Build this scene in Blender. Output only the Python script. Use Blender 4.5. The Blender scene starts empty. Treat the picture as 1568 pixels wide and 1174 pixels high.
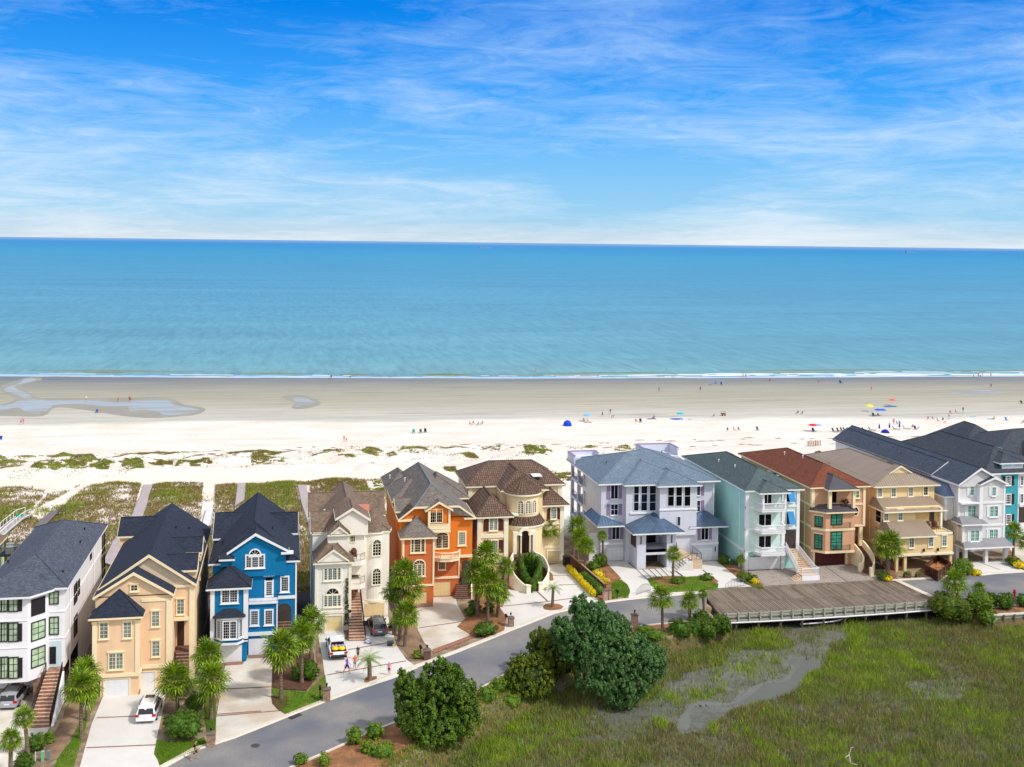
import bpy, math, random
import numpy as np
from mathutils import Vector, noise
random.seed(7); rng = np.random.default_rng(7)
R_ = math.radians
scene = bpy.context.scene
col = scene.collection

# ------------------------------------------------------------------ camera
CAM_Z = 46.0
FOC, PITCH, YAW, ROLL, PCX, PCY = 1737.94, 0.018465, 0.194093, 0.011821, 784.0, 403.32   # in units of a 1568 x 1174 picture
_F = Vector((math.sin(YAW)*math.cos(PITCH), math.cos(YAW)*math.cos(PITCH), -math.sin(PITCH)))
_R = Vector((math.cos(YAW), -math.sin(YAW), 0)); _U = _R.cross(_F)
_R, _U = _R*math.cos(ROLL)+_U*math.sin(ROLL), -_R*math.sin(ROLL)+_U*math.cos(ROLL)
_C = Vector((0, 0, CAM_Z))
cam_d = bpy.data.cameras.new("camera"); cam = bpy.data.objects.new("camera", cam_d); col.objects.link(cam)
scene.camera = cam
cam_d.sensor_width = 36; cam_d.lens = 36*FOC/1568
cam_d.shift_y = -(587-PCY)/1568
cam_d.clip_start = 1; cam_d.clip_end = 400000
from mathutils import Matrix
M_ = Matrix((_R, _U, -_F)).transposed().to_4x4(); M_.translation = _C
cam.matrix_world = M_

# ------------------------------------------------------------------ world, sun, exposure
SUN_EL, SUN_AZ = 48.0, 128.0            # azimuth clockwise from +Y (towards the sea)
w = bpy.data.worlds.new("World"); scene.world = w; w.use_nodes = True
nt = w.node_tree; nt.nodes.clear()
def N(t, k, **kw):
    n = t.nodes.new(k)
    for a, b in kw.items():
        if a.startswith('i_'): n.inputs[a[2:].replace('_', ' ')].default_value = b
        else: setattr(n, a, b)
    return n
def mathn(t, op, a, b=None, c=None, clamp=False):
    n = t.nodes.new('ShaderNodeMath'); n.operation = op; n.use_clamp = clamp
    for i, v in enumerate((a, b, c)):
        if v is None: continue
        if isinstance(v, (int, float)): n.inputs[i].default_value = v
        else: t.links.new(v, n.inputs[i])
    return n.outputs[0]
def mixc(t, f, a, b, mode='MIX'):
    n = t.nodes.new('ShaderNodeMix'); n.data_type = 'RGBA'; n.blend_type = mode
    for s, v in ((n.inputs['Factor'], f), (n.inputs[6], a), (n.inputs[7], b)):
        if isinstance(v, (int, float)): s.default_value = v
        elif isinstance(v, tuple): s.default_value = v
        else: t.links.new(v, s)
    return n.outputs[2]
def ramp(t, f, stops, interp='LINEAR'):
    n = t.nodes.new('ShaderNodeValToRGB'); n.color_ramp.interpolation = interp
    e = n.color_ramp.elements
    while len(e) < len(stops): e.new(0.5)
    for i, (p, c) in enumerate(stops):
        e[i].position = p; e[i].color = c if isinstance(c, tuple) else (c, c, c, 1)
    t.links.new(f, n.inputs[0]); return n.outputs[0]
def lin(r, g, b):
    f = lambda c: (c/255/12.92 if c/255 <= 0.04045 else ((c/255+0.055)/1.055)**2.4)
    return (f(r), f(g), f(b), 1.0)
def sc(c, k): return (c[0]*k, c[1]*k, c[2]*k, 1.0)

sky = N(nt, 'ShaderNodeTexSky', sky_type='NISHITA', sun_disc=False, sun_elevation=R_(SUN_EL), sun_rotation=R_(SUN_AZ), air_density=1.0, dust_density=0.6, ozone_density=1.6)
geo = N(nt, 'ShaderNodeTexCoord'); sep = N(nt, 'ShaderNodeSeparateXYZ'); nt.links.new(geo.outputs['Generated'], sep.inputs[0])
zz = mathn(nt, 'MAXIMUM', sep.outputs[2], 0.0)
SKYK = 12.0
low = ramp(nt, mathn(nt, 'DIVIDE', zz, 0.5), [(0.0, sc(lin(186, 204, 216), 1)), (0.05, sc(lin(148, 198, 228), 1)), (0.14, sc(lin(116, 184, 236), 1)), (0.26, sc(lin(56, 154, 236), 1)), (0.40, sc(lin(4, 124, 222), 1)), (1.0, sc(lin(10, 96, 205), 1))])
lowK = nt.nodes.new('ShaderNodeVectorMath'); lowK.operation = 'SCALE'; lowK.inputs['Scale'].default_value = SKYK*0.62; nt.links.new(low, lowK.inputs[0])
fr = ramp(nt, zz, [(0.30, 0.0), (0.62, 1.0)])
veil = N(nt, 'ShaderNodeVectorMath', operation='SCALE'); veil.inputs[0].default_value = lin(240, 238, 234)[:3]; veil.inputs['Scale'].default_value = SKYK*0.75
upper = mixc(nt, 0.72, sky.outputs[0], veil.outputs[0])      # thin bright veil added to the unseen upper sky for neutral light
fr = mathn(nt, 'MAXIMUM', fr, ramp(nt, mathn(nt, 'MULTIPLY', sep.outputs[1], -1.0), [(0.0, 0.0), (0.35, 1.0)]))      # pale veil added over the unseen inland sky to whiten facade light
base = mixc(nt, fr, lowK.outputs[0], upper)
# thin cirrus: noise on the flat cloud layer seen from below
CLX, CLY = 0.35, 0.9
az = mathn(nt, 'ARCTAN2', sep.outputs[0], sep.outputs[1]); cmb = N(nt, 'ShaderNodeCombineXYZ'); nt.links.new(az, cmb.inputs[0]); nt.links.new(mathn(nt, 'POWER', zz, 0.8), cmb.inputs[1])
def cloudn(rz, sx, sy, scale, det, rough, dist, off=(0, 0, 0)):
    mp = N(nt, 'ShaderNodeMapping'); mp.inputs['Rotation'].default_value = (0, 0, R_(rz)); mp.inputs['Scale'].default_value = (sx, sy, 1); mp.inputs['Location'].default_value = off
    nt.links.new(cmb.outputs[0], mp.inputs[0])
    n = N(nt, 'ShaderNodeTexNoise'); n.inputs['Scale'].default_value = scale; n.inputs['Detail'].default_value = det; n.inputs['Roughness'].default_value = rough; n.inputs['Distortion'].default_value = dist
    nt.links.new(mp.outputs[0], n.inputs[0]); return n.outputs[0]
n1 = cloudn(-14, 3.6, 14, 1.0, 11, 0.64, 0.8, (1.7, 0.4, 0))
n2 = cloudn(-24, 11, 56, 1.0, 12, 0.74, 1.3, (4.2, 2.0, 0))
n3 = cloudn(-20, 1.9, 6.5, 1.0, 3, 0.5, 0.5, (CLX, CLY, 0))
cl = mathn(nt, 'ADD', mathn(nt, 'MULTIPLY', n1, 0.55), mathn(nt, 'MULTIPLY', n2, 0.45))
cl = mathn(nt, 'ADD', cl, mathn(nt, 'MULTIPLY', mathn(nt, 'SUBTRACT', n3, 0.5), 0.75))
hz_ = ramp(nt, mathn(nt, 'DIVIDE', zz, 0.5), [(0.0, 0.07), (0.18, 0.045), (0.32, 0.0)])      # more cloud low over the sea
clf = ramp(nt, mathn(nt, 'ADD', cl, hz_), [(0.43, 0.0), (0.535, 0.28), (0.63, 0.64), (0.76, 0.98)])
clf = mathn(nt, 'MULTIPLY', clf, 0.78)
ccol = ramp(nt, mathn(nt, 'DIVIDE', zz, 0.5), [(0.0, lin(224, 228, 232)), (0.18, lin(208, 224, 242)), (0.42, lin(140, 182, 232)), (1.0, lin(184, 198, 242))])
ccK = nt.nodes.new('ShaderNodeVectorMath'); ccK.operation = 'SCALE'; ccK.inputs['Scale'].default_value = SKYK*0.66; nt.links.new(ccol, ccK.inputs[0])
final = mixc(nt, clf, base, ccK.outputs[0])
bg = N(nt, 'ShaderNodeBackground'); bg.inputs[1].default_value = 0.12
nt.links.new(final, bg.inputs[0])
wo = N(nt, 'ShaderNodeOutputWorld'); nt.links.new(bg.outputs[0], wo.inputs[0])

sd = bpy.data.lights.new("sun", 'SUN'); sd.energy = 2.5; sd.angle = R_(4); sd.color = (1.0, 0.95, 0.88)
so = bpy.data.objects.new("sun", sd); col.objects.link(so)
_sv = Vector((math.sin(R_(SUN_AZ))*math.cos(R_(SUN_EL)), math.cos(R_(SUN_AZ))*math.cos(R_(SUN_EL)), math.sin(R_(SUN_EL))))
so.rotation_euler = _sv.to_track_quat('Z', 'Y').to_euler(); so.location = (60, 0, 120)
scene.view_settings.view_transform = 'Standard'; scene.view_settings.look = 'None'; scene.view_settings.gamma = 1.0
scene.view_settings.exposure = 0.38
scene.cycles.max_bounces = 6; scene.cycles.diffuse_bounces = 3; scene.cycles.glossy_bounces = 3; scene.cycles.transparent_max_bounces = 8

# ------------------------------------------------------------------ measuring helpers: a picture position to a place on a real plane
def ray(px, py): return _F + _R*((px-PCX)/FOC) - _U*((py-PCY)/FOC)
def oz(px, py, z=0.0):
    d = ray(px, py); t = (z-CAM_Z)/d.z; p = _C + d*t; return (p.x, p.y)
def pj(x, y, z):
    v = Vector((x, y, z)) - _C; ww = v.dot(_F); return PCX+FOC*v.dot(_R)/ww, PCY-FOC*v.dot(_U)/ww
class Pl:
    """an upright plane through p0 running along u (2D); n points out of the wall"""
    def __init__(s, p0, p1):
        s.p0 = Vector(p0); d = Vector(p1)-s.p0; s.L = d.length; s.u = d.normalized(); s.n = Vector((s.u.y, -s.u.x))
    def at(s, px, py):
        d = ray(px, py); t = (s.p0-Vector((0, 0))).dot(s.n)/Vector((d.x, d.y)).dot(s.n)
        q = _C+d*t; return ((Vector((q.x, q.y))-s.p0).dot(s.u), q.z)
    def pt(s, a, z, off=0.0):
        q = s.p0+s.u*a+s.n*off; return (q.x, q.y, z)
def PY(y): return Pl((0, y), (1, y))             # facade plane facing the camera side; s equals x
def cr(x0, y0, k): return lambda x, y: (x0+x/k, y0+y/k)
A1 = cr(0, 880, 9.783); A2 = cr(0, 980, 8.386); A3 = cr(130, 860, 5.337); A4 = cr(310, 830, 6.18); A5 = cr(465, 730, 8.386); A6 = cr(465, 850, 7.3375)
A7 = cr(585, 700, 7.827); A8 = cr(600, 800, 7.336); B1 = cr(695, 695, 8.253); B2 = cr(720, 780, 7.828); B3 = cr(870, 675, 8.386); B4 = cr(980, 675, 8.386)
B5 = cr(910, 790, 7.467); B6 = cr(1120, 740, 7.823); B7 = cr(1220, 720, 6.906); B8 = cr(1320, 730, 7.34); D1 = cr(1430, 700, 6.906); D2 = cr(1440, 645, 11.742)
D3 = cr(200, 740, 9.031); D4 = cr(480, 930, 9.031); W0 = cr(0, 780, 6.522); W1 = cr(300, 740, 6.522); E1 = cr(0, 900, 3.92); E5 = cr(1300, 640, 4.194)

# ------------------------------------------------------------------ objects
def tag(o, label=None, cat=None, group=None, kind=None):
    if label: o['label'] = label
    if cat: o['category'] = cat
    if group: o['group'] = group
    if kind: o['kind'] = kind
    return o
def empty(name, loc, label, cat, group=None):
    o = bpy.data.objects.new(name, None); col.objects.link(o); o.location = loc; o.empty_display_size = 0.5
    return tag(o, label, cat, group)
def root_of(o):
    while o.parent: o = o.parent
    return o
class MB:
    def __init__(s): s.v = []; s.f = []; s.mi = []; s.m = 0
    def add(s, vs, fs):
        b = len(s.v); s.v += [tuple(p) for p in vs]; s.f += [tuple(b+i for i in f) for f in fs]; s.mi += [s.m]*len(fs); return s
    def box(s, x0, x1, y0, y1, z0, z1):
        if x1 < x0: x0, x1 = x1, x0
        if y1 < y0: y0, y1 = y1, y0
        if z1 < z0: z0, z1 = z1, z0
        return s.add([(x0, y0, z0), (x1, y0, z0), (x1, y1, z0), (x0, y1, z0), (x0, y0, z1), (x1, y0, z1), (x1, y1, z1), (x0, y1, z1)],
                     [(0, 3, 2, 1), (4, 5, 6, 7), (0, 1, 5, 4), (1, 2, 6, 5), (2, 3, 7, 6), (3, 0, 4, 7)])
    def pbox(s, pl, a0, a1, z0, z1, o0, o1):
        P = [pl.pt(a0, z0, o1), pl.pt(a1, z0, o1), pl.pt(a1, z0, o0), pl.pt(a0, z0, o0), pl.pt(a0, z1, o1), pl.pt(a1, z1, o1), pl.pt(a1, z1, o0), pl.pt(a0, z1, o0)]
        return s.add(P, [(0, 3, 2, 1), (4, 5, 6, 7), (0, 1, 5, 4), (1, 2, 6, 5), (2, 3, 7, 6), (3, 0, 4, 7)])
    def prism(s, poly, z0, z1):
        n = len(poly); ar = sum(poly[i][0]*poly[(i+1) % n][1]-poly[(i+1) % n][0]*poly[i][1] for i in range(n))
        if ar < 0: poly = poly[::-1]
        s.add([(p[0], p[1], z0) for p in poly]+[(p[0], p[1], z1) for p in poly],
              [tuple(range(n-1, -1, -1)), tuple(range(n, 2*n))]+[(i, (i+1) % n, n+(i+1) % n, n+i) for i in range(n)]); return s
    def pprism(s, pl, poly, o0, o1):
        """polygon given as (a, z) on an upright plane, thick from o0 to o1"""
        n = len(poly); ar = sum(poly[i][0]*poly[(i+1) % n][1]-poly[(i+1) % n][0]*poly[i][1] for i in range(n))
        if ar < 0: poly = poly[::-1]
        s.add([pl.pt(a, z, o1) for a, z in poly]+[pl.pt(a, z, o0) for a, z in poly],
              [tuple(range(n)), tuple(range(2*n-1, n-1, -1))]+[((i+1) % n, i, n+i, n+(i+1) % n) for i in range(n)]); return s
    def tube(s, a, b, r, n=6, r2=None):
        a = Vector(a); b = Vector(b); d = (b-a)
        if d.length < 1e-6: return s
        q = d.to_track_quat('Z', 'Y'); r2 = r if r2 is None else r2
        vs = []
        for p, rr in ((a, r), (b, r2)):
            for i in range(n):
                t = 2*math.pi*i/n; vs.append(p+q@Vector((rr*math.cos(t), rr*math.sin(t), 0)))
        return s.add(vs, [(i, (i+1) % n, n+(i+1) % n, n+i) for i in range(n)]+[tuple(range(n-1, -1, -1)), tuple(range(n, 2*n))])
    def lathe(s, c, prof, n=12, a0=0.0, a1=2*math.pi, cap=True):
        full = abs(a1-a0-2*math.pi) < 1e-6; m = n if full else n+1; vs = []
        for r, z in prof:
            for i in range(m):
                t = a0+(a1-a0)*i/n; vs.append((c[0]+r*math.cos(t), c[1]+r*math.sin(t), c[2]+z))
        fs = []
        for k in range(len(prof)-1):
            for i in range(n):
                j = (i+1) % m; fs.append((k*m+i, k*m+j, (k+1)*m+j, (k+1)*m+i))
        if cap and full: fs += [tuple(range(m-1, -1, -1)), tuple((len(prof)-1)*m+i for i in range(m))]
        return s.add(vs, fs)
    def hip(s, x0, x1, y0, y1, z, a, b, zr):
        """roof solid over a rectangle; a and b are the ridge ends (x, y), a nearer y0 / x0"""
        alongy = abs(a[1]-b[1]) >= abs(a[0]-b[0])
        V = [(x0, y0, z), (x1, y0, z), (x1, y1, z), (x0, y1, z), (a[0], a[1], zr), (b[0], b[1], zr)]
        if alongy: F = [(0, 1, 4), (1, 2, 5, 4), (2, 3, 5), (3, 0, 4, 5), (0, 3, 2, 1)]
        else: F = [(0, 1, 5, 4), (1, 2, 5), (2, 3, 4, 5), (3, 0, 4), (0, 3, 2, 1)]
        if abs(a[0]-b[0])+abs(a[1]-b[1]) < 1e-5: V = V[:5]; F = [(0, 1, 4), (1, 2, 4), (2, 3, 4), (3, 0, 4), (0, 3, 2, 1)]
        return s.add(V, F)
    def rail(s, p, q, h=0.95, step=0.14, post=0.03, bar=0.012, n=4):
        """balustrade from p to q (points at floor level)"""
        p = Vector(p); q = Vector(q); up = Vector((0, 0, h)); k = max(1, int((q-p).length/step))
        s.tube(p+up, q+up, post, n); s.tube(p+up*0.12, q+up*0.12, bar, n)
        for i in range(k+1):
            c = p.lerp(q, i/k); s.tube(c, c+up, post*1.1 if i in (0, k) else bar, n)
        return s
    def build(s, name, mats, parent=None, smooth=False, local=False, uv=True):
        me = bpy.data.meshes.new(name); V = np.array(s.v, dtype=np.float64)
        if parent is not None and not local:
            l = root_of(parent).location; V = V-np.array([l.x, l.y, l.z])
        me.from_pydata(V.tolist(), [], s.f)
        mats = mats if isinstance(mats, (list, tuple)) else [mats]
        for m in mats: me.materials.append(m)
        if len(mats) > 1: me.polygons.foreach_set('material_index', s.mi)
        if smooth: me.polygons.foreach_set('use_smooth', [True]*len(me.polygons))
        me.update()
        if uv: auto_uv(me)
        o = bpy.data.objects.new(name, me); col.objects.link(o)
        if parent is not None: o.parent = parent
        return o
def auto_uv(me):
    """plan mapping in metres: u level along the face, v up its slope"""
    n = len(me.polygons)
    if n == 0: return
    nr = np.empty(n*3); me.polygons.foreach_get('normal', nr); nr = nr.reshape(-1, 3)
    h = np.stack([-nr[:, 1], nr[:, 0], np.zeros(n)], 1); L = np.linalg.norm(h, axis=1); flat = L < 0.02
    h[flat] = (1, 0, 0); L[flat] = 1; h /= L[:, None]; vv = np.cross(nr, h)
    tot = np.empty(n, dtype=np.int32); me.polygons.foreach_get('loop_total', tot)
    pid = np.repeat(np.arange(n), tot); nl = len(me.loops)
    vi = np.empty(nl, dtype=np.int32); me.loops.foreach_get('vertex_index', vi)
    co = np.empty(len(me.vertices)*3); me.vertices.foreach_get('co', co); co = co.reshape(-1, 3)[vi]
    uv = np.stack([(co*h[pid]).sum(1), (co*vv[pid]).sum(1)], 1).astype(np.float32)
    l = me.uv_layers.new(name='UVMap'); l.data.foreach_set('uv', uv.ravel())
def fastmesh(name, verts, tris_per, mats, mat_idx=None, parent=None, k=3):
    """verts (n, k, 3): one k-gon per row"""
    n = len(verts); me = bpy.data.meshes.new(name)
    me.vertices.add(n*k); me.vertices.foreach_set('co', verts.reshape(-1).astype(np.float32))
    me.loops.add(n*k); me.loops.foreach_set('vertex_index', np.arange(n*k, dtype=np.int32))
    me.polygons.add(n); me.polygons.foreach_set('loop_start', np.arange(0, n*k, k, dtype=np.int32)); me.polygons.foreach_set('loop_total', np.full(n, k, dtype=np.int32))
    for m in (mats if isinstance(mats, (list, tuple)) else [mats]): me.materials.append(m)
    if mat_idx is not None: me.polygons.foreach_set('material_index', mat_idx.astype(np.int32))
    me.update(calc_edges=True)
    o = bpy.data.objects.new(name, me); col.objects.link(o)
    if parent is not None: o.parent = parent
    return o
def copy_tree(o, parent=None):
    c = o.copy(); col.objects.link(c)
    if parent is not None: c.parent = parent
    for ch in list(o.children): copy_tree(ch, c)
    return c

# ------------------------------------------------------------------ materials
MATS = {}
def mat(name, c, rough=0.8, vary=0.12, vscale=1.5, bump=0.0, bscale=30.0, metal=0.0, spec=0.3, pattern=None, c2=None, fine=0.0, **kw):
    if name in MATS: return MATS[name]
    m = bpy.data.materials.new(name); m.use_nodes = True; t = m.node_tree; bs = t.nodes['Principled BSDF']
    bs.inputs['Roughness'].default_value = rough; bs.inputs['Metallic'].default_value = metal; bs.inputs['Specular IOR Level'].default_value = spec
    tc = N(t, 'ShaderNodeTexCoord'); outc = None
    g = N(t, 'ShaderNodeNewGeometry')
    colr = c
    if pattern:
        mp = N(t, 'ShaderNodeMapping'); t.links.new(tc.outputs['UV'], mp.inputs[0])
        if kw.get('rot'): mp.inputs['Rotation'].default_value = (0, 0, R_(kw['rot']))
        b = N(t, 'ShaderNodeTexBrick'); b.offset = kw.get('offset', 0.5); t.links.new(mp.outputs[0], b.inputs[0])
        b.inputs['Scale'].default_value = 1; b.inputs['Brick Width'].default_value = pattern[0]; b.inputs['Row Height'].default_value = pattern[1]
        b.inputs['Mortar Size'].default_value = pattern[2]; b.inputs['Mortar Smooth'].default_value = kw.get('msmooth', 0.3); b.inputs['Bias'].default_value = 0
        b.inputs['Color1'].default_value = c; b.inputs['Color2'].default_value = c2 or sc(c, 0.8); b.inputs['Mortar'].default_value = kw.get('mortar', sc(c, 0.55))
        colr = b.outputs[0]; bfac = b.outputs[1]
    n = N(t, 'ShaderNodeTexNoise'); n.inputs['Scale'].default_value = vscale; n.inputs['Detail'].default_value = 6; n.inputs['Roughness'].default_value = 0.6
    t.links.new(g.outputs['Position'], n.inputs[0])
    f = ramp(t, n.outputs[0], [(0.3, 1-vary), (0.7, 1+vary*0.6)])
    cc = mixc(t, 1.0, colr, f, 'MULTIPLY')
    if fine > 0:
        n3 = N(t, 'ShaderNodeTexNoise'); n3.inputs['Scale'].default_value = kw.get('fscale', 9); n3.inputs['Detail'].default_value = 3; t.links.new(g.outputs['Position'], n3.inputs[0])
        cc = mixc(t, 1.0, cc, ramp(t, n3.outputs[0], [(0.35, 1-fine), (0.65, 1+fine)]), 'MULTIPLY')
    if c2 is not None and not pattern:
        n2 = N(t, 'ShaderNodeTexNoise'); n2.inputs['Scale'].default_value = kw.get('c2scale', 0.6); n2.inputs['Detail'].default_value = 5; t.links.new(g.outputs['Position'], n2.inputs[0])
        cc = mixc(t, ramp(t, n2.outputs[0], [(kw.get('c2lo', 0.42), 0.0), (kw.get('c2hi', 0.62), 1.0)]), cc, c2)
    if kw.get('stain'):
        mp2 = N(t, 'ShaderNodeMapping'); mp2.inputs['Scale'].default_value = (1.6, 1.6, 0.12); t.links.new(g.outputs['Position'], mp2.inputs[0])
        ns = N(t, 'ShaderNodeTexNoise'); ns.inputs['Scale'].default_value = 1.2; ns.inputs['Detail'].default_value = 5; t.links.new(mp2.outputs[0], ns.inputs[0])
        cc = mixc(t, 1.0, cc, ramp(t, ns.outputs[0], [(0.40, 1.0), (0.75, 1-kw['stain'])]), 'MULTIPLY')
    t.links.new(cc, bs.inputs['Base Color'])
    if bump > 0:
        bn = N(t, 'ShaderNodeBump'); bn.inputs['Strength'].default_value = bump; bn.inputs['Distance'].default_value = 0.03
        if pattern: t.links.new(mathn(t, 'SUBTRACT', 1.0, bfac), bn.inputs['Height'])
        else:
            nb = N(t, 'ShaderNodeTexNoise'); nb.inputs['Scale'].default_value = bscale; nb.inputs['Detail'].default_value = 4; t.links.new(g.outputs['Position'], nb.inputs[0]); t.links.new(nb.outputs[0], bn.inputs['Height'])
        t.links.new(bn.outputs[0], bs.inputs['Normal'])
    MATS[name] = m; return m
def leafmat(name, c, c2, rough=0.55, trans=0.25, scale=0.9):
    if name in MATS: return MATS[name]
    m = bpy.data.materials.new(name); m.use_nodes = True; t = m.node_tree; bs = t.nodes['Principled BSDF']
    g = N(t, 'ShaderNodeNewGeometry'); n = N(t, 'ShaderNodeTexNoise'); n.inputs['Scale'].default_value = scale; n.inputs['Detail'].default_value = 3; t.links.new(g.outputs['Position'], n.inputs[0])
    f = mathn(t, 'ADD', mathn(t, 'MULTIPLY', n.outputs[0], 0.9), mathn(t, 'MULTIPLY', g.outputs['Random Per Island'], 0.55))
    cc = mixc(t, ramp(t, f, [(0.45, 0.0), (1.0, 1.0)]), c, c2)
    t.links.new(cc, bs.inputs['Base Color']); bs.inputs['Roughness'].default_value = rough; bs.inputs['Specular IOR Level'].default_value = 0.25
    tr = N(t, 'ShaderNodeBsdfTranslucent'); t.links.new(cc, tr.inputs[0]); mx = N(t, 'ShaderNodeMixShader'); mx.inputs[0].default_value = trans
    t.links.new(bs.outputs[0], mx.inputs[1]); t.links.new(tr.outputs[0], mx.inputs[2]); t.links.new(mx.outputs[0], t.nodes['Material Output'].inputs[0])
    MATS[name] = m; return m

white = mat('white_stucco', lin(236, 236, 238), 0.75, 0.05, 0.7, stain=0.05)
whitetrim = mat('white_trim', lin(232, 233, 235), 0.6, 0.05)
creamtrim = mat('cream_trim', lin(243, 224, 186), 0.7, 0.06)
paletrim = mat('pale_cream_trim', lin(240, 232, 208), 0.7, 0.06)
black = mat('black_metal', lin(28, 27, 30), 0.45, 0.1)
darkframe = mat('dark_frame', lin(36, 33, 36), 0.5, 0.1)
def glassmat(name, c, rough=0.08):
    m = mat(name, c, rough, 0.55, 0.9, spec=0.3); return m
glass_dark = glassmat('dark_glass', lin(10, 13, 17)); glass_dim = glassmat('curtained_glass', lin(58, 66, 70), 0.2); glass_green = glassmat('green_blind_glass', lin(178, 202, 170), 0.15); glass_grey = glassmat('pale_blind_glass', lin(120, 140, 140), 0.15)  # green panes take their pale tone from blinds
glass_teal = glassmat('teal_glass', lin(70, 150, 125), 0.12); glass_navy = glassmat('navy_glass', lin(14, 34, 54), 0.06)
concrete = mat('pale_concrete', lin(212, 206, 194), 0.9, 0.12, 0.5, c2=lin(190, 180, 162), c2scale=0.35, fine=0.05)
concrete_white = mat('bright_concrete', lin(208, 204, 198), 0.9, 0.06, 0.5, fine=0.03)
concrete_old = mat('weathered_concrete', lin(206, 200, 190), 0.9, 0.14, 0.35, c2=lin(188, 174, 156), c2scale=0.28, fine=0.06)
brick = mat('red_brick', lin(160, 96, 74), 0.9, 0.2, 2, pattern=(0.22, 0.075, 0.008), c2=lin(128, 74, 60), mortar=lin(170, 150, 130), fine=0.15)
brickstep = mat('brick_steps', lin(184, 142, 120), 0.9, 0.3, 3, pattern=(0.2, 0.1, 0.01), c2=lin(146, 106, 88), mortar=lin(120, 98, 84), fine=0.2)
brickstep_dk = mat('dark_brick_steps', lin(128, 92, 78), 0.9, 0.3, 3, pattern=(0.2, 0.1, 0.01), c2=lin(92, 62, 52), mortar=lin(70, 54, 48), fine=0.2)
paver = mat('grey_pavers', lin(168, 158, 150), 0.9, 0.15, 1, pattern=(0.32, 0.2, 0.012), c2=lin(146, 134, 124), mortar=lin(112, 104, 96), fine=0.12)
shingle = lambda name, c, c2: mat(name, c, 0.9, 0.12, 0.8, pattern=(0.34, 0.16, 0.012), c2=c2, mortar=sc(c, 0.62), fine=0.16, bump=0.3, fscale=5)
sh_slate = shingle('slate_shingle', lin(86, 92, 104), lin(64, 70, 82)); sh_navy = shingle('navy_shingle', lin(44, 52, 68), lin(32, 38, 52))
sh_brown = shingle('brown_shingle', lin(130, 111, 95), lin(102, 86, 74)); sh_grey = shingle('grey_brown_shingle', lin(126, 116, 108), lin(98, 92, 87))
sh_blue = shingle('blue_grey_shingle', lin(112, 128, 142), lin(94, 110, 126)); sh_green = shingle('green_grey_shingle', lin(86, 100, 102), lin(68, 82, 84))
sh_rust = shingle('rust_shingle', lin(126, 72, 50), lin(102, 56, 40)); sh_char = shingle('charcoal_shingle', lin(76, 86, 100), lin(60, 68, 82)); sh_char2 = shingle('dark_grey_shingle', lin(70, 77, 86), lin(54, 60, 69))
sh_tile = mat('brown_barrel_tile', lin(124, 100, 83), 0.8, 0.15, 1, pattern=(0.30, 0.42, 0.035), c2=lin(100, 79, 66), mortar=lin(48, 36, 30), offset=0.0, bump=0.8, fine=0.1)
seam_blue = mat('blue_seam_metal', lin(98, 118, 142), 0.35, 0.25, 0.8, pattern=(0.42, 60, 0.03), c2=lin(90, 110, 136), mortar=lin(54, 74, 104), offset=0, metal=0.35, bump=0.5)
seam_tan = mat('tan_seam_metal', lin(150, 134, 116), 0.5, 0.08, 0.8, pattern=(0.40, 60, 0.03), c2=lin(144, 128, 110), mortar=lin(84, 72, 62), offset=0, bump=0.5)
seam_grey = mat('grey_seam_metal', lin(140, 140, 144), 0.5, 0.08, 0.8, pattern=(0.40, 60, 0.03), c2=lin(134, 134, 140), mortar=lin(98, 98, 104), offset=0, bump=0.5)
seam_dark = mat('dark_seam_metal', lin(82, 78, 84), 0.5, 0.08, 0.8, pattern=(0.36, 60, 0.03), c2=lin(76, 72, 78), mortar=lin(50, 46, 52), offset=0, bump=0.5)
door_white = mat('white_garage_door', lin(230, 231, 233), 0.6, 0.05, pattern=(0.6, 0.5, 0.012), c2=lin(226, 227, 230), mortar=lin(212, 214, 218), offset=0)
door_cream = mat('cream_garage_door', lin(226, 202, 150), 0.6, 0.06, pattern=(0.6, 0.5, 0.012), c2=lin(222, 198, 146), mortar=lin(206, 182, 134), offset=0)
door_brown = mat('mahogany_garage_door', lin(84, 34, 30), 0.5, 0.2, pattern=(2.2, 0.26, 0.02), c2=lin(74, 28, 26), mortar=lin(44, 16, 16), offset=0)
shutter_brown = mat('brown_shutter', lin(92, 44, 36), 0.6, 0.1, pattern=(3, 0.09, 0.015), c2=lin(86, 40, 34), mortar=lin(58, 26, 22))
shutter_lilac = mat('lilac_shutter', lin(150, 130, 168), 0.6, 0.1, pattern=(3, 0.09, 0.015), c2=lin(144, 124, 162), mortar=lin(120, 102, 140))
shutter_black = mat('black_shutter', lin(44, 38, 44), 0.6, 0.1, pattern=(3, 0.09, 0.015), c2=lin(40, 34, 40), mortar=lin(24, 20, 24))
shutter_white = mat('white_shutter', lin(234, 236, 238), 0.6, 0.05, pattern=(3, 0.09, 0.015), c2=lin(230, 232, 234), mortar=lin(206, 208, 212))
interior = mat('dim_interior', lin(70, 62, 58), 0.9, 0.2)
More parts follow.
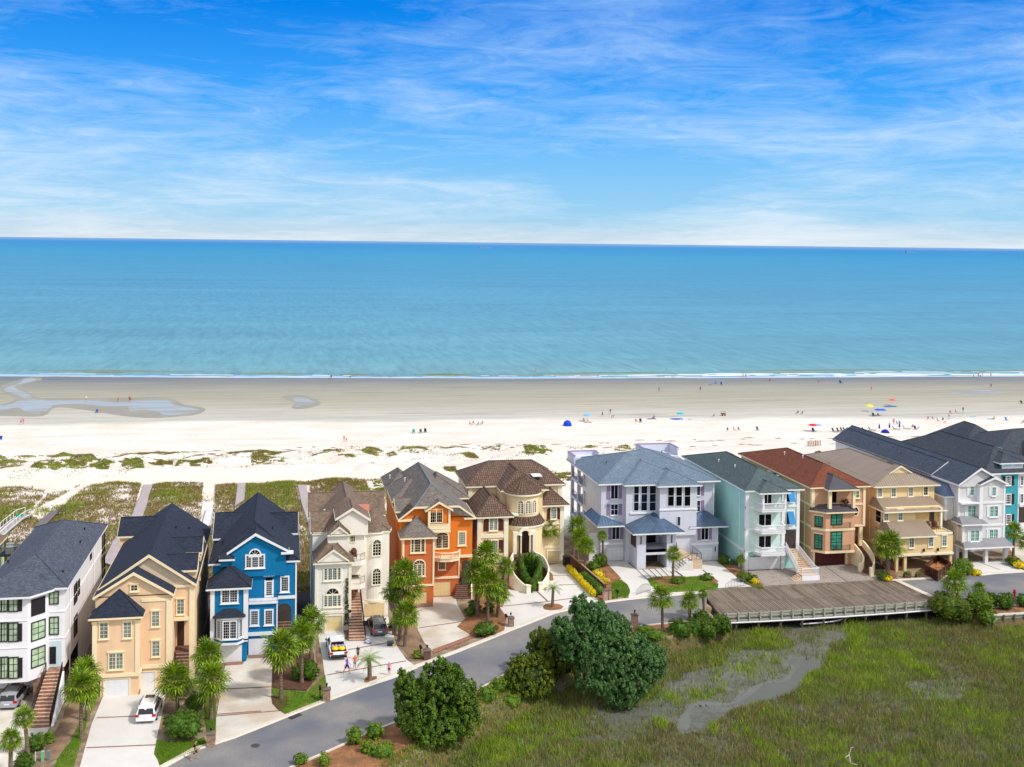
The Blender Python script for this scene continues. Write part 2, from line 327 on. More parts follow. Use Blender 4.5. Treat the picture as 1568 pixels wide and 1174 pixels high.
# ------------------------------------------------------------------ building helpers
def win(par, pl, c0, c1, nx=2, ny=4, trim=None, glass=None, t=0.12, arch=0.0, shut=None, sw=0.0, head=0.0, bar=0.03, mull=None, name='window', box=None, off=0.0, sill=True, mb_mat=None):
    trim = trim or whitetrim; glass = glass or glass_dark
    if glass is glass_dark and random.random() < 0.3: glass = glass_dim
    if box: s0, s1, z0, z1 = box
    else:
        s0, z1 = pl.at(*c0); s1, z0 = pl.at(*c1)
    if s1 < s0: s0, s1 = s1, s0
    w_ = s1-s0; sm = (s0+s1)/2
    f = MB(); D = 0.09+off
    f.pbox(pl, s0-t, s0, z0-t, z1+(0 if arch else t), off, D); f.pbox(pl, s1, s1+t, z0-t, z1+(0 if arch else t), off, D)
    f.pbox(pl, s0, s1, z0-t, z0, off, D)
    if sill: f.pbox(pl, s0-t*1.5, s1+t*1.5, z0-t-0.07, z0-t, off, D+0.07)
    if arch:
        k = 12; aw = w_/2
        ins = [(sm-aw*math.cos(math.pi*i/k), z1+arch*math.sin(math.pi*i/k)) for i in range(k+1)]
        out = [(sm-(aw+t)*math.cos(math.pi*i/k), z1+(arch+t)*math.sin(math.pi*i/k)) for i in range(k+1)]
        for i in range(k): f.pprism(pl, [ins[i], ins[i+1], out[i+1], out[i]], off, D)
        for i in (3, 6, 9):
            a = math.pi*i/k; f.pprism(pl, [(sm-0.02, z1), (sm+0.02, z1), (sm-aw*math.cos(a)+0.02, z1+arch*math.sin(a)), (sm-aw*math.cos(a)-0.02, z1+arch*math.sin(a))], off, off+0.05)
        f.pbox(pl, s0, s1, z1-0.03, z1+0.03, off, off+0.055)
    else: f.pbox(pl, s0, s1, z1, z1+t, off, D)
    if head: f.pbox(pl, s0-t*1.6, s1+t*1.6, z1+t, z1+t+head, off, D+0.06)
    for i in range(1, nx): x = s0+w_*i/nx; f.pbox(pl, x-bar/2, x+bar/2, z0, z1, off, off+0.053)
    for i in range(1, ny): z = z0+(z1-z0)*i/ny; f.pbox(pl, s0, s1, z-bar/2, z+bar/2, off, off+0.05)
    for fr_ in (mull or ()): x = s0+w_*fr_; f.pbox(pl, x-0.06, x+0.06, z0, z1, off, off+0.07)
    o = f.build(name, mb_mat or trim, par)
    g = MB()
    if arch: g.pprism(pl, [(s0, z0), (s1, z0)]+[(sm+aw*math.cos(math.pi*i/12), z1+arch*math.sin(math.pi*i/12)) for i in range(13)], off-0.02, off+0.025)
    else: g.pbox(pl, s0, s1, z0, z1, off-0.02, off+0.025)
    g.build('pane', glass, o)
    if shut:
        for a, b in ((s0-t-sw, s0-t-0.02), (s1+t+0.02, s1+t+sw)):
            sb = MB()
            if arch: 
                hi = (a > sm); sb.pprism(pl, [(a, z0-t), (b, z0-t), (b, z1+arch*(0.15 if hi else 0.75)), ((a+b)/2, z1+arch*0.6), (a, z1+arch*(0.75 if hi else 0.15))], off, off+0.07)
            else: sb.pbox(pl, a, b, z0-t*0.6, z1+t*0.6, off, off+0.07)
            sb.build('shutter', shut, par)
    return o
def gdoor(par, pl, c0, c1, m, trim=None, t=0.16, box=None):
    if box: s0, s1, z0, z1 = box
    else:
        s0, z1 = pl.at(*c0); s1, z0 = pl.at(*c1)
    z0 = max(z0, 0.02) if z0 < 0.4 else z0
    d = MB().pbox(pl, s0, s1, z0, z1, -0.03, 0.03).build('garage_door', m, par)
    if trim:
        f = MB(); f.pbox(pl, s0-t, s0, z0, z1+t, -0.02, 0.10); f.pbox(pl, s1, s1+t, z0, z1+t, -0.02, 0.10); f.pbox(pl, s0, s1, z1, z1+t, -0.02, 0.10); f.build('door_frame', trim, d)
    return d
def pane(par, pl, c0, c1, m, name='doorway', off=0.03, box=None):
    if box: s0, s1, z0, z1 = box
    else:
        s0, z1 = pl.at(*c0); s1, z0 = pl.at(*c1)
    return MB().pbox(pl, s0, s1, z0, z1, -0.02, off).build(name, m, par)
def soffit(mb, x0, x1, y0, y1, z, h=0.2): mb.box(x0-0.012, x1+0.012, y0-0.012, y1+0.012, z-h, z-0.006)
def roofhip(par, m, tm, x0, x1, y0, y1, z, a, b, zr, h=0.2, name='roof', ridge=True):
    r = MB().hip(x0, x1, y0, y1, z, a, b, zr); 
    o = r.build(name, m, par)
    if ridge:
        c = MB(); A = (a[0], a[1], zr); B = (b[0], b[1], zr)
        if (Vector(A)-Vector(B)).length > 0.1: c.tube(A, B, 0.09, 5)
        ends = (((x0, y0), A), ((x1, y0), A if abs(a[1]-b[1]) >= abs(a[0]-b[0]) else B)) + (((x0, y1), B if abs(a[1]-b[1]) >= abs(a[0]-b[0]) else A), ((x1, y1), B))
        for p, q in ends: c.tube((p[0], p[1], z+0.01), q, 0.07, 5)
        c.build('ridge_cap', m, o)
    if tm: f = MB(); soffit(f, x0, x1, y0, y1, z, h); f.build('fascia', tm, o)
    return o
def gable(par, rm, wm, tm, x0, x1, y0, y1, z, xr, zr, over=0.3, th=0.14, rake=0.24, wall=True, wz=None, name='roof', axis='y', zl=None, zrt=None):
    ye = y1 if y1-y0 > 5 else y0+(y1-y0)*0.45; ends = ((y0-0.035, y0-0.002),) if axis == 'y' or y0 < par.location.x-3.5 else ((y1+0.002, y1+0.035),)
    """gabled roof, ridge along the axis; front gable at y0 (or at x0/x1 when axis is x: then x and y swap roles)"""
    zl = z if zl is None else zl; zrt = z if zrt is None else zrt
    S = (lambda a, b, c: (a, b, c)) if axis == 'y' else (lambda a, b, c: (b, a, c))
    def solid(mb, poly, b0, b1):
        n = len(poly); vs = [S(a, b0, c) for a, c in poly]+[S(a, b1, c) for a, c in poly]
        mb.add(vs, [tuple(range(n)), tuple(range(2*n-1, n-1, -1))]+[((i+1) % n, i, n+i, n+(i+1) % n) for i in range(n)])
    r = MB(); solid(r, [(x0, zl), (x0, zl+th*0.6), (xr, zr+th), (xr, zr)], y0, y1); solid(r, [(xr, zr), (xr, zr+th), (x1, zrt+th*0.6), (x1, zrt)], y0, y1)
    if axis == 'y': r.tube((xr, y0, zr+th), (xr, y1, zr+th), 0.08, 5)
    else: r.tube((y0, xr, zr+th), (y1, xr, zr+th), 0.08, 5)
    o = r.build(name, rm, par); fixn(o)
    if wall:
        wb = MB(); solid(wb, [(x0+over*0.9, zl-0.02 if wz is None else wz), (x0+over*0.9, zl+0.02), (xr, zr-0.02), (x1-over*0.9, zrt+0.02), (x1-over*0.9, zrt-0.02 if wz is None else wz)], y0+over, y1-over*0.6)
        fixn(wb.build('gable_wall', wm, par))
    if tm:
        t = MB()
        for yy in ends:
            solid(t, [(x0, zl-rake+0.08), (x0, zl+th*0.6+0.03), (xr, zr+th+0.03), (xr, zr-rake+0.08)], *yy); solid(t, [(xr, zr-rake+0.08), (xr, zr+th+0.03), (x1, zrt+th*0.6+0.03), (x1, zrt-rake+0.08)], *yy)
        solid(t, [(x0-0.04, zl-0.14), (x0-0.04, zl+0.07), (x0-0.003, zl+0.07), (x0-0.003, zl-0.14)], y0, ye if axis == 'y' else y1); solid(t, [(x1+0.003, zrt-0.14), (x1+0.003, zrt+0.07), (x1+0.04, zrt+0.07), (x1+0.04, zrt-0.14)], y0, ye)
        fixn(t.build('rake_board', tm, o))
    return o
import bmesh
def fixn(o):
    bm = bmesh.new(); bm.from_mesh(o.data); bmesh.ops.recalc_face_normals(bm, faces=bm.faces); bm.to_mesh(o.data); bm.free()
    for l in list(o.data.uv_layers): o.data.uv_layers.remove(l)
    auto_uv(o.data)
def house(x, y, label, name='beach_house', group=None): return empty(name, (x, y, 0), label, 'house', group)
def steps(par, A, B, C, D, n, m, name='staircase', side=None, thick=None, wm=None):
    """A,B near edge left/right (x,y,z), C,D far edge left/right; solid flight down to z 0"""
    A, B, C, D = map(Vector, (A, B, C, D)); s = MB(); tr = MB()
    for i in range(n):
        t0, t1 = i/n, (i+1)/n; z = A.z+(C.z-A.z)*t1
        p = [A.lerp(C, t0), B.lerp(D, t0), B.lerp(D, t1), A.lerp(C, t1)]
        s.prism([(q.x, q.y) for q in p], 0.0, z)
    o = s.build(name, m, par)
    for i in range(n):
        t0, t1 = (i+0.02)/n, (i+0.62)/n; z = A.z+(C.z-A.z)*(i+1)/n; p = [A.lerp(C, t0), B.lerp(D, t0), B.lerp(D, t1), A.lerp(C, t1)]; tr.prism([(q.x, q.y) for q in p], z+0.003, z+0.03)
    tr.build('tread', mat('pale_tread', lin(212, 174, 148), 0.9, 0.25, 4, fine=0.2) if m is brickstep else mat('dark_tread', lin(150, 118, 102), 0.9, 0.25, 4, fine=0.2), o); return o

# ------------------------------------------------------------------ the ground
BANK = [(-90, 70), (-10, 80), (8, 97), (14, 104), (20, 110.5), (27, 117.5), (33, 123.2), (41, 126.8), (46, 126.6), (52.6, 129.2), (53.4, 142.2), (84.6, 142.2), (85.2, 129.5), (88, 127.6), (260, 127.2)]
def bank_y(x):
    for (a, b), (c, d) in zip(BANK, BANK[1:]):
        if a <= x <= c: return b+(d-b)*(x-a)/(c-a)
    return BANK[0][1] if x < BANK[0][0] else BANK[-1][1]
def nz(x, y, z=0.0): return noise.noise((x, y, z))
def shore_y(x): return 397.5-0.125*x+0.00018*x*x+1.2*nz(x*0.02, 3.1)+0.5*nz(x*0.09, 7.7)
def sstep(a, b, t):
    t = max(0.0, min(1.0, (t-a)/(b-a))); return t*t*(3-2*t)
MARSH_Z = -1.6; BEACH_Z = -1.5; SEA_Z = -1.49
def dune_h(x, y):
    a = sstep(176, 186, y)*(1-sstep(252, 262, y)); 
    if a <= 0: return 0.0
    k = 1-0.75*sstep(45, 75, x)
    trk = 1-math.exp(-((y-(222.5-0.05*x))/3.2)**2)       # the flat sand track
    k *= 1.9 if y > 226 else 1.0
    for xp in (-24.3-0.05*(y-194), -13.2, -8.4, 3.2, -39): k *= 1-0.9*math.exp(-((x-xp)/1.7)**2) if y < 222 else 1
    return a*k*trk*(0.55*nz(x*0.11, y*0.13)+0.35*nz(x*0.29, y*0.33, 4)+0.35)
def gh(x, y):
    by = bank_y(x); wdt = 1.0 if (x > 44) else 4.0
    if 53.3 < x < 84.7: wdt = 0.5
    if y < by: return MARSH_Z-0.05-0.02*min(by-y, 60) if y < by-wdt else MARSH_Z-0.05+(1.65)*sstep(by-wdt, by, y)
    z = -1.5*sstep(226, 262, y)
    sy = shore_y(x); z -= 0.075*max(0.0, y-sy+0.3)
    return z+dune_h(x, y)
sand_m = bpy.data.materials.new('sand_and_soil'); sand_m.use_nodes = True
def build_ground_material():
    t = sand_m.node_tree; bs = t.nodes['Principled BSDF']; g = N(t, 'ShaderNodeNewGeometry'); sp = N(t, 'ShaderNodeSeparateXYZ'); t.links.new(g.outputs['Position'], sp.inputs[0])
    def nn(scale, det=5, rough=0.6, sxyz=None, off=(0, 0, 0)):
        mp = N(t, 'ShaderNodeMapping'); mp.inputs['Scale'].default_value = sxyz or (1, 1, 1); mp.inputs['Location'].default_value = off; t.links.new(g.outputs['Position'], mp.inputs[0])
        n = N(t, 'ShaderNodeTexNoise'); n.inputs['Scale'].default_value = scale; n.inputs['Detail'].default_value = det; n.inputs['Roughness'].default_value = rough; t.links.new(mp.outputs[0], n.inputs[0]); return n.outputs[0]
    soil = mixc(t, ramp(t, nn(0.5), [(0.4, 0.0), (0.6, 1.0)]), lin(120, 98, 78), lin(156, 140, 118))
    soil = mixc(t, 1.0, soil, ramp(t, nn(5, 3), [(0.3, 0.75), (0.7, 1.2)]), 'MULTIPLY')
    drys = mixc(t, ramp(t, nn(0.12, 6, 0.65, (0.5, 1.5, 1)), [(0.40, 0.0), (0.65, 1.0)]), lin(226, 220, 210), lin(214, 202, 186))
    drys = mixc(t, 1.0, drys, ramp(t, nn(1.1, 6, 0.75), [(0.32, 0.86), (0.68, 1.05)]), 'MULTIPLY')
    # flat track of pinkish sand
    yv = sp.outputs[1]; xv = sp.outputs[0]
    tc = mathn(t, 'ADD', yv, mathn(t, 'MULTIPLY', xv, 0.05)); tc = mathn(t, 'ADD', tc, mathn(t, 'MULTIPLY', nn(0.08), 4.0))
    trk = ramp(t, mathn(t, 'DIVIDE', mathn(t, 'ABSOLUTE', mathn(t, 'SUBTRACT', tc, 224.5)), 8.0), [(0.35, 1.0), (0.75, 0.0)])
    drys = mixc(t, mathn(t, 'MULTIPLY', trk, 0.8), drys, lin(232, 216, 196))
    # wet and tidal sand in long bands
    band = mathn(t, 'ADD', yv, mathn(t, 'MULTIPLY', nn(0.02, 4, 0.6, (1, 3, 1)), 26.0)); band = mathn(t, 'ADD', band, mathn(t, 'MULTIPLY', nn(0.6, 3, 0.6, (0.06, 1, 1)), 3.0))
    band = mathn(t, 'ADD', band, mathn(t, 'MULTIPLY', xv, 0.075))
    wet = ramp(t, mathn(t, 'DIVIDE', mathn(t, 'SUBTRACT', band, 300), 120), [(0.0, lin(212, 208, 200)), (0.10, lin(186, 184, 174)), (0.24, lin(182, 179, 166)), (0.34, lin(174, 169, 152)), (0.52, lin(160, 155, 136)), (0.66, lin(156, 152, 134)), (0.80, lin(136, 134, 122)), (0.92, lin(112, 114, 110))])
    wet = mixc(t, 1.0, wet, ramp(t, nn(0.5, 8, 0.75, (0.05, 1, 1)), [(0.35, 0.82), (0.65, 1.10)]), 'MULTIPLY')
    wet = mixc(t, mathn(t, 'MULTIPLY', ramp(t, nn(0.25, 7, 0.7, (0.12, 1.0, 1), (5, 2, 0)), [(0.56, 0.0), (0.66, 1.0)]), 0.35), wet, lin(120, 110, 92))
    fw = ramp(t, mathn(t, 'DIVIDE', mathn(t, 'SUBTRACT', band, 296), 60), [(0.28, 0.0), (0.40, 1.0)])
    beach = mixc(t, fw, drys, wet)
    yd = mathn(t, 'ADD', yv, mathn(t, 'MULTIPLY', nn(0.15), 8.0))
    fs = ramp(t, mathn(t, 'DIVIDE', mathn(t, 'SUBTRACT', yd, 160), 40), [(0.40, 0.0), (0.55, 1.0)])
    colr = mixc(t, fs, soil, beach)
    # mulch and mud towards the marsh
    fz = ramp(t, mathn(t, 'MULTIPLY', sp.outputs[2], -1.0), [(0.02, 0.0), (0.5, 1.0)]); fy = mathn(t, 'LESS_THAN', yv, 150.0); fm = mathn(t, 'MULTIPLY', fz, fy)
    colr = mixc(t, fm, colr, mixc(t, ramp(t, nn(0.8), [(0.4, 0.0), (0.6, 1.0)]), lin(84, 80, 56), lin(112, 92, 62)))
    t.links.new(colr, bs.inputs['Base Color']); 
    wr = ramp(t, mathn(t, 'DIVIDE', mathn(t, 'SUBTRACT', band, 300), 120), [(0.35, 0.95), (0.9, 0.45)]); t.links.new(wr, bs.inputs['Roughness']); bs.inputs['Specular IOR Level'].default_value = 0.25
    bn = N(t, 'ShaderNodeBump'); bn.inputs['Strength'].default_value = 0.5; bn.inputs['Distance'].default_value = 0.15; t.links.new(nn(1.6, 6, 0.7), bn.inputs['Height']); t.links.new(bn.outputs[0], bs.inputs['Normal'])
build_ground_material()
def build_ground():
    xs = list(np.arange(-1500, -120, 60))+list(np.arange(-120, -50, 3))+list(np.arange(-50, 130, 1.0))+list(np.arange(130, 300, 3))+list(np.arange(300, 2001, 60))
    ys = list(np.arange(40, 90, 3))+list(np.arange(90, 150, 0.75))+list(np.arange(150, 178, 2))+list(np.arange(178, 264, 1.0))+list(np.arange(264, 372, 6))+list(np.arange(372, 420, 1.5))+[430, 460, 520]
    nx, ny = len(xs), len(ys); v = [(x, y, gh(x, y)) for y in ys for x in xs]
    f = [(j*nx+i, j*nx+i+1, (j+1)*nx+i+1, (j+1)*nx+i) for j in range(ny-1) for i in range(nx-1)]
    me = bpy.data.meshes.new('ground'); me.from_pydata(v, [], f); me.materials.append(sand_m); me.polygons.foreach_set('use_smooth', [True]*len(f)); me.update()
    o = bpy.data.objects.new('ground', me); col.objects.link(o); tag(o, kind='structure')
build_ground()
# marsh mud
def marsh_material():
    m = bpy.data.materials.new('marsh_mud'); m.use_nodes = True; t = m.node_tree; bs = t.nodes['Principled BSDF']; g = N(t, 'ShaderNodeNewGeometry')
    n = N(t, 'ShaderNodeTexNoise'); n.inputs['Scale'].default_value = 0.35; n.inputs['Detail'].default_value = 8; n.inputs['Roughness'].default_value = 0.65; t.links.new(g.outputs['Position'], n.inputs[0])
    n2 = N(t, 'ShaderNodeTexNoise'); n2.inputs['Scale'].default_value = 3.5; n2.inputs['Detail'].default_value = 6; n2.inputs['Roughness'].default_value = 0.7; t.links.new(g.outputs['Position'], n2.inputs[0])
    c = mixc(t, ramp(t, n.outputs[0], [(0.4, 0.0), (0.62, 1.0)]), lin(104, 106, 97), lin(84, 82, 68)); c = mixc(t, 1.0, c, ramp(t, n2.outputs[0], [(0.35, 0.74), (0.6, 1.12)]), 'MULTIPLY')
    t.links.new(c, bs.inputs['Base Color']); t.links.new(ramp(t, n.outputs[0], [(0.4, 0.35), (0.6, 0.7)]), bs.inputs['Roughness'])
    bn = N(t, 'ShaderNodeBump'); bn.inputs['Strength'].default_value = 0.7; bn.inputs['Distance'].default_value = 0.12; t.links.new(n2.outputs[0], bn.inputs['Height']); t.links.new(bn.outputs[0], bs.inputs['Normal']); return m
marsh_m = marsh_material()
o = MB().add([(-400, -100, MARSH_Z), (500, -100, MARSH_Z), (500, 142.0, MARSH_Z), (-400, 142.0, MARSH_Z)], [(0, 1, 2, 3)]).build('marsh_mud', marsh_m); tag(o, kind='structure')
# sea
def sea_material():
    m = bpy.data.materials.new('sea_water'); m.use_nodes = True; t = m.node_tree; bs = t.nodes['Principled BSDF']; g = N(t, 'ShaderNodeNewGeometry'); sp = N(t, 'ShaderNodeSeparateXYZ'); t.links.new(g.outputs['Position'], sp.inputs[0])
    def nn(scale, det, sxyz, off=(0, 0, 0), rough=0.6):
        mp = N(t, 'ShaderNodeMapping'); mp.inputs['Scale'].default_value = sxyz; mp.inputs['Location'].default_value = off; t.links.new(g.outputs['Position'], mp.inputs[0])
        n = N(t, 'ShaderNodeTexNoise'); n.inputs['Scale'].default_value = scale; n.inputs['Detail'].default_value = det; n.inputs['Roughness'].default_value = rough; t.links.new(mp.outputs[0], n.inputs[0]); return n.outputs[0]
    yv = mathn(t, 'ADD', sp.outputs[1], mathn(t, 'MULTIPLY', sp.outputs[0], 0.12))
    lg = mathn(t, 'LOGARITHM', mathn(t, 'MAXIMUM', yv, 300.0), 10.0)           # sea bed deepens outwards; farthest tones also carry painted haze
    f = mathn(t, 'DIVIDE', mathn(t, 'SUBTRACT', lg, 2.55), 2.2)
    f = mathn(t, 'ADD', f, mathn(t, 'MULTIPLY', mathn(t, 'SUBTRACT', nn(0.004, 6, (0.25, 1.3, 1)), 0.5), 0.10))
    c = ramp(t, f, [(0.0, lin(120, 156, 150)), (0.06, lin(98, 150, 158)), (0.16, lin(84, 144, 162)), (0.32, lin(62, 136, 164)), (0.48, lin(40, 136, 168)), (0.60, lin(14, 126, 170)), (0.74, lin(30, 120, 172)), (0.84, lin(84, 136, 176)), (1.0, lin(110, 146, 178))])  # far pale stops paint horizon haze into the water colour
    pat = mathn(t, 'ADD', mathn(t, 'MULTIPLY', nn(0.012, 8, (0.3, 1.2, 1), (0, 0, 0), 0.7), 0.40), mathn(t, 'MULTIPLY', nn(0.5, 9, (0.7, 0.09, 1), (3, 1, 0), 0.75), 0.60))
    c = mixc(t, 1.0, c, ramp(t, pat, [(0.38, 0.72), (0.62, 1.20)]), 'MULTIPLY')
    t.links.new(c, bs.inputs['Base Color']); bs.inputs['Roughness'].default_value = 0.36; bs.inputs['Specular IOR Level'].default_value = 0.16
    bn = N(t, 'ShaderNodeBump'); bn.inputs['Strength'].default_value = 0.6; bn.inputs['Distance'].default_value = 0.5
    t.links.new(mathn(t, 'ADD', nn(0.16, 6, (0.6, 1.5, 1)), mathn(t, 'MULTIPLY', nn(0.7, 5, (0.6, 1.3, 1)), 0.3)), bn.inputs['Height']); t.links.new(bn.outputs[0], bs.inputs['Normal']); return m
sea_m = sea_material()
def build_sea():
    xs = list(np.arange(-600, -150, 15))+list(np.arange(-150, 330, 1.5))+list(np.arange(330, 1200, 15))
    v = [(-200000, 300000, SEA_Z)]+[(-60000, 3000, SEA_Z)]; n = len(xs); v = []
    for x in xs: v.append((x, shore_y(x), SEA_Z))
    for x in xs: v.append((x+(x-80)*0.2, 700, SEA_Z))
    for x in xs: v.append(((x-80)*300, 240000, SEA_Z))
    f = [(i, i+1, n+i+1, n+i) for i in range(n-1)]+[(n+i, n+i+1, 2*n+i+1, 2*n+i) for i in range(n-1)]
    v += [(-200000, shore_y(xs[0]), SEA_Z), (200000, 450, SEA_Z)]; a, b = len(v)-2, len(v)-1
    f += [(a, 0, n, 2*n), (n-1, b, 3*n-1, 2*n-1)]
    me = bpy.data.meshes.new('sea'); me.from_pydata(v, [], f); me.materials.append(sea_m); me.update()
    o = bpy.data.objects.new('sea', me); col.objects.link(o); tag(o, kind='structure')
build_sea()
foam_m = mat('foam', lin(226, 232, 238), 0.7, 0.06, 0.4); shallow_m = mat('shallow_wash', lin(178, 200, 214), 0.18, 0.08, 0.2, spec=0.6); lip_m = mat('wave_face', lin(104, 112, 78), 0.3, 0.2, 0.1)
def strip(mb, x0, x1, d0, w0, z, seed, step=1.0, thr=-9, wob=0.5):
    x = x0; prev = None
    while x <= x1:
        k = nz(x*0.045, seed)+0.5*nz(x*0.21, seed+5); ww = w0*(0.55+0.9*(k+0.4)) if k > thr else 0
        if ww > 0.05:
            y = shore_y(x)+d0+wob*nz(x*0.06, seed+9); q = [(x, y, z), (x, y+ww, z)]
            if prev: mb.add([prev[0], q[0], q[1], prev[1]], [(0, 1, 2, 3)])
            prev = q
        else: prev = None
        x += step
    return mb
wv = strip(MB(), -140, 330, 0.0, 5.5, SEA_Z+0.012, 1.3, 1.5); tag(wv.build('shallow_water', shallow_m), kind='structure')
fo = MB(); strip(fo, -140, 330, -0.1, 0.7, SEA_Z+0.02, 2.1, 0.8); strip(fo, 120, 330, 6.0, 2.2, SEA_Z+0.03, 5.5, 0.7, -0.25, 1.2); strip(fo, 140, 330, 11.0, 1.6, SEA_Z+0.03, 8.5, 0.7, -0.05, 1.5); strip(fo, -100, 120, 7.0, 1.0, SEA_Z+0.03, 3.3, 0.7, 0.18, 1.0); strip(fo, -60, 150, 3.0, 0.7, SEA_Z+0.03, 21.5, 0.6, 0.12, 1.3); strip(fo, 90, 330, 9.0, 1.2, SEA_Z+0.03, 24.5, 0.6, 0.0, 2.2); strip(fo, 150, 330, 3.4, 1.4, SEA_Z+0.03, 11.5, 0.6, -0.1, 1.4); strip(fo, 180, 330, 15.0, 1.0, SEA_Z+0.03, 14.5, 0.6, 0.05, 1.8); strip(fo, -100, 200, 1.9, 0.35, SEA_Z+0.03, 17.5, 0.6, 0.0, 0.8); strip(fo, 60, 140, 4.5, 0.9, SEA_Z+0.03, 6.9, 0.7, 0.05, 1.0)
tag(fo.build('surf_foam', foam_m), kind='stuff')
def ridge_wave(x0, x1, d, h, w_):
    mb = MB(); x = x0; prev = None
    while x <= x1:
        e = math.sin(math.pi*(x-x0)/(x1-x0)); y = shore_y(x)+d; q = [(x, y, SEA_Z), (x, y+w_*0.4, SEA_Z+h*e), (x, y+w_, SEA_Z)]
        if prev: mb.add(prev+q, [(0, 3, 4, 1), (1, 4, 5, 2)])
        prev = q; x += 1.5
    return mb
lw = MB()
for x0, x1, d, h in ((44, 66, 9, 0.5), (-20, 8, 12, 0.25), (90, 150, 15, 0.3), (-90, -30, 17, 0.3), (160, 240, 22, 0.35), (18, 30, 9, 0.3), (68, 120, 9.5, 0.22), (150, 210, 14, 0.2), (230, 300, 17, 0.3), (-70, -56, 12, 0.3)):
    w2 = ridge_wave(x0, x1, d, h, 1.6); lw.add(w2.v, w2.f)
tag(lw.build('wave_ridges', lip_m), kind='structure')
# tide pools (flat sheets of water lying in the sand)
pool_m = mat('pool_water', lin(176, 186, 192), 0.5, 0.1, 0.05, spec=0.2)
damp_m = mat('damp_sand', lin(150, 143, 124), 0.5, 0.12, 0.1)
pt = pool_m.node_tree; pb_ = pt.nodes['Principled BSDF']; pg_ = N(pt, 'ShaderNodeNewGeometry'); pm_ = N(pt, 'ShaderNodeMapping'); pm_.inputs['Scale'].default_value = (0.06, 0.5, 1); pt.links.new(pg_.outputs['Position'], pm_.inputs[0]); pn_ = N(pt, 'ShaderNodeTexNoise'); pn_.inputs['Scale'].default_value = 1.0; pn_.inputs['Detail'].default_value = 6; pt.links.new(pm_.outputs[0], pn_.inputs[0])
pt.links.new(mixc(pt, ramp(pt, pn_.outputs[0], [(0.46, 0.0), (0.58, 1.0)]), lin(156, 166, 172), lin(150, 146, 130)), pb_.inputs['Base Color'])
Z1 = cr(0, 560, 3.9125); Z2 = cr(400, 550, 3.92); Z3 = cr(800, 550, 3.92); Z4 = cr(1168, 550, 3.92)
def zpoly(cf, pts, z, wob=0.0, sub=4):
    P = [Vector(oz(*cf(*p), z)) for p in pts]; out = []
    n = len(P)
    for i in range(n):
        p0, p1, p2, p3 = P[i-1], P[i], P[(i+1) % n], P[(i+2) % n]
        for k in range(sub):
            t = k/sub; q = 0.5*((2*p1)+(p2-p0)*t+(2*p0-5*p1+4*p2-p3)*t*t+(3*p1-p0-3*p2+p3)*t**3); out.append((q.x, q.y))
    return out
def flat(name, polys, m, z, kind='structure', th=0.0):
    from mathutils.geometry import tessellate_polygon
    mb = MB()
    z00 = z
    for ip, p in enumerate(polys):
        z = z00+0.0015*ip
        if th:
            ar = sum(p[i][0]*p[(i+1) % len(p)][1]-p[(i+1) % len(p)][0]*p[i][1] for i in range(len(p)))
            if ar < 0: p = p[::-1]
        tr = tessellate_polygon([[Vector((a, b, 0)) for a, b in p]]); vs = [(a, b, z) for a, b in p]
        fs = []
        for t3 in tr:
            a, b, c = (Vector(vs[i]) for i in t3); fs.append(tuple(t3) if (b-a).cross(c-a).z > 0 else tuple(reversed(t3)))
        mb.add(vs, fs)
        if th:
            n = len(p); mb.add([(a, b, z) for a, b in p]+[(a, b, z-th) for a, b in p], [(i, n+i, n+(i+1) % n, (i+1) % n) for i in range(n)])
    return tag(mb.build(name, m), kind=kind)
PZ = BEACH_Z+0.015
pools = [zpoly(Z1, [(-60, 225), (40, 235), (130, 195), (110, 175), (30, 150), (40, 130), (120, 100), (150, 78), (215, 78), (200, 92), (110, 112), (90, 130), (180, 175), (190, 195), (280, 205), (420, 205), (560, 208), (700, 215), (790, 208), (900, 205), (1000, 205), (1050, 235), (1180, 258), (1190, 275), (1100, 290), (990, 295), (940, 275), (860, 262), (780, 270), (760, 245), (600, 240), (470, 228), (330, 235), (290, 262), (230, 285), (150, 275), (110, 250), (20, 262), (-60, 265)], PZ),
         zpoly(Z2, [(190, 235), (250, 230), (295, 245), (325, 262), (260, 278), (205, 285), (215, 265)], PZ), zpoly(Z4, [(1130, 200), (1250, 185), (1330, 180), (1420, 195), (1480, 200), (1360, 208), (1240, 212), (1150, 210)], PZ)]
flat('tide_pools', pools, pool_m, PZ)
flat('damp_sand', [zpoly(Z1, [(-60, 232), (30, 225), (90, 195), (20, 160), (10, 120), (110, 85), (160, 70), (240, 70), (240, 88), (130, 118), (210, 180), (300, 195), (560, 195), (780, 190), (1010, 190), (1100, 230), (1230, 255), (1180, 290), (1050, 305), (900, 312), (700, 295), (500, 262), (330, 250), (260, 300), (60, 300), (-60, 290)], PZ), zpoly(Z2, [(120, 222), (260, 215), (360, 262), (270, 295), (180, 292), (200, 262)], PZ)], damp_m, BEACH_Z+0.006)

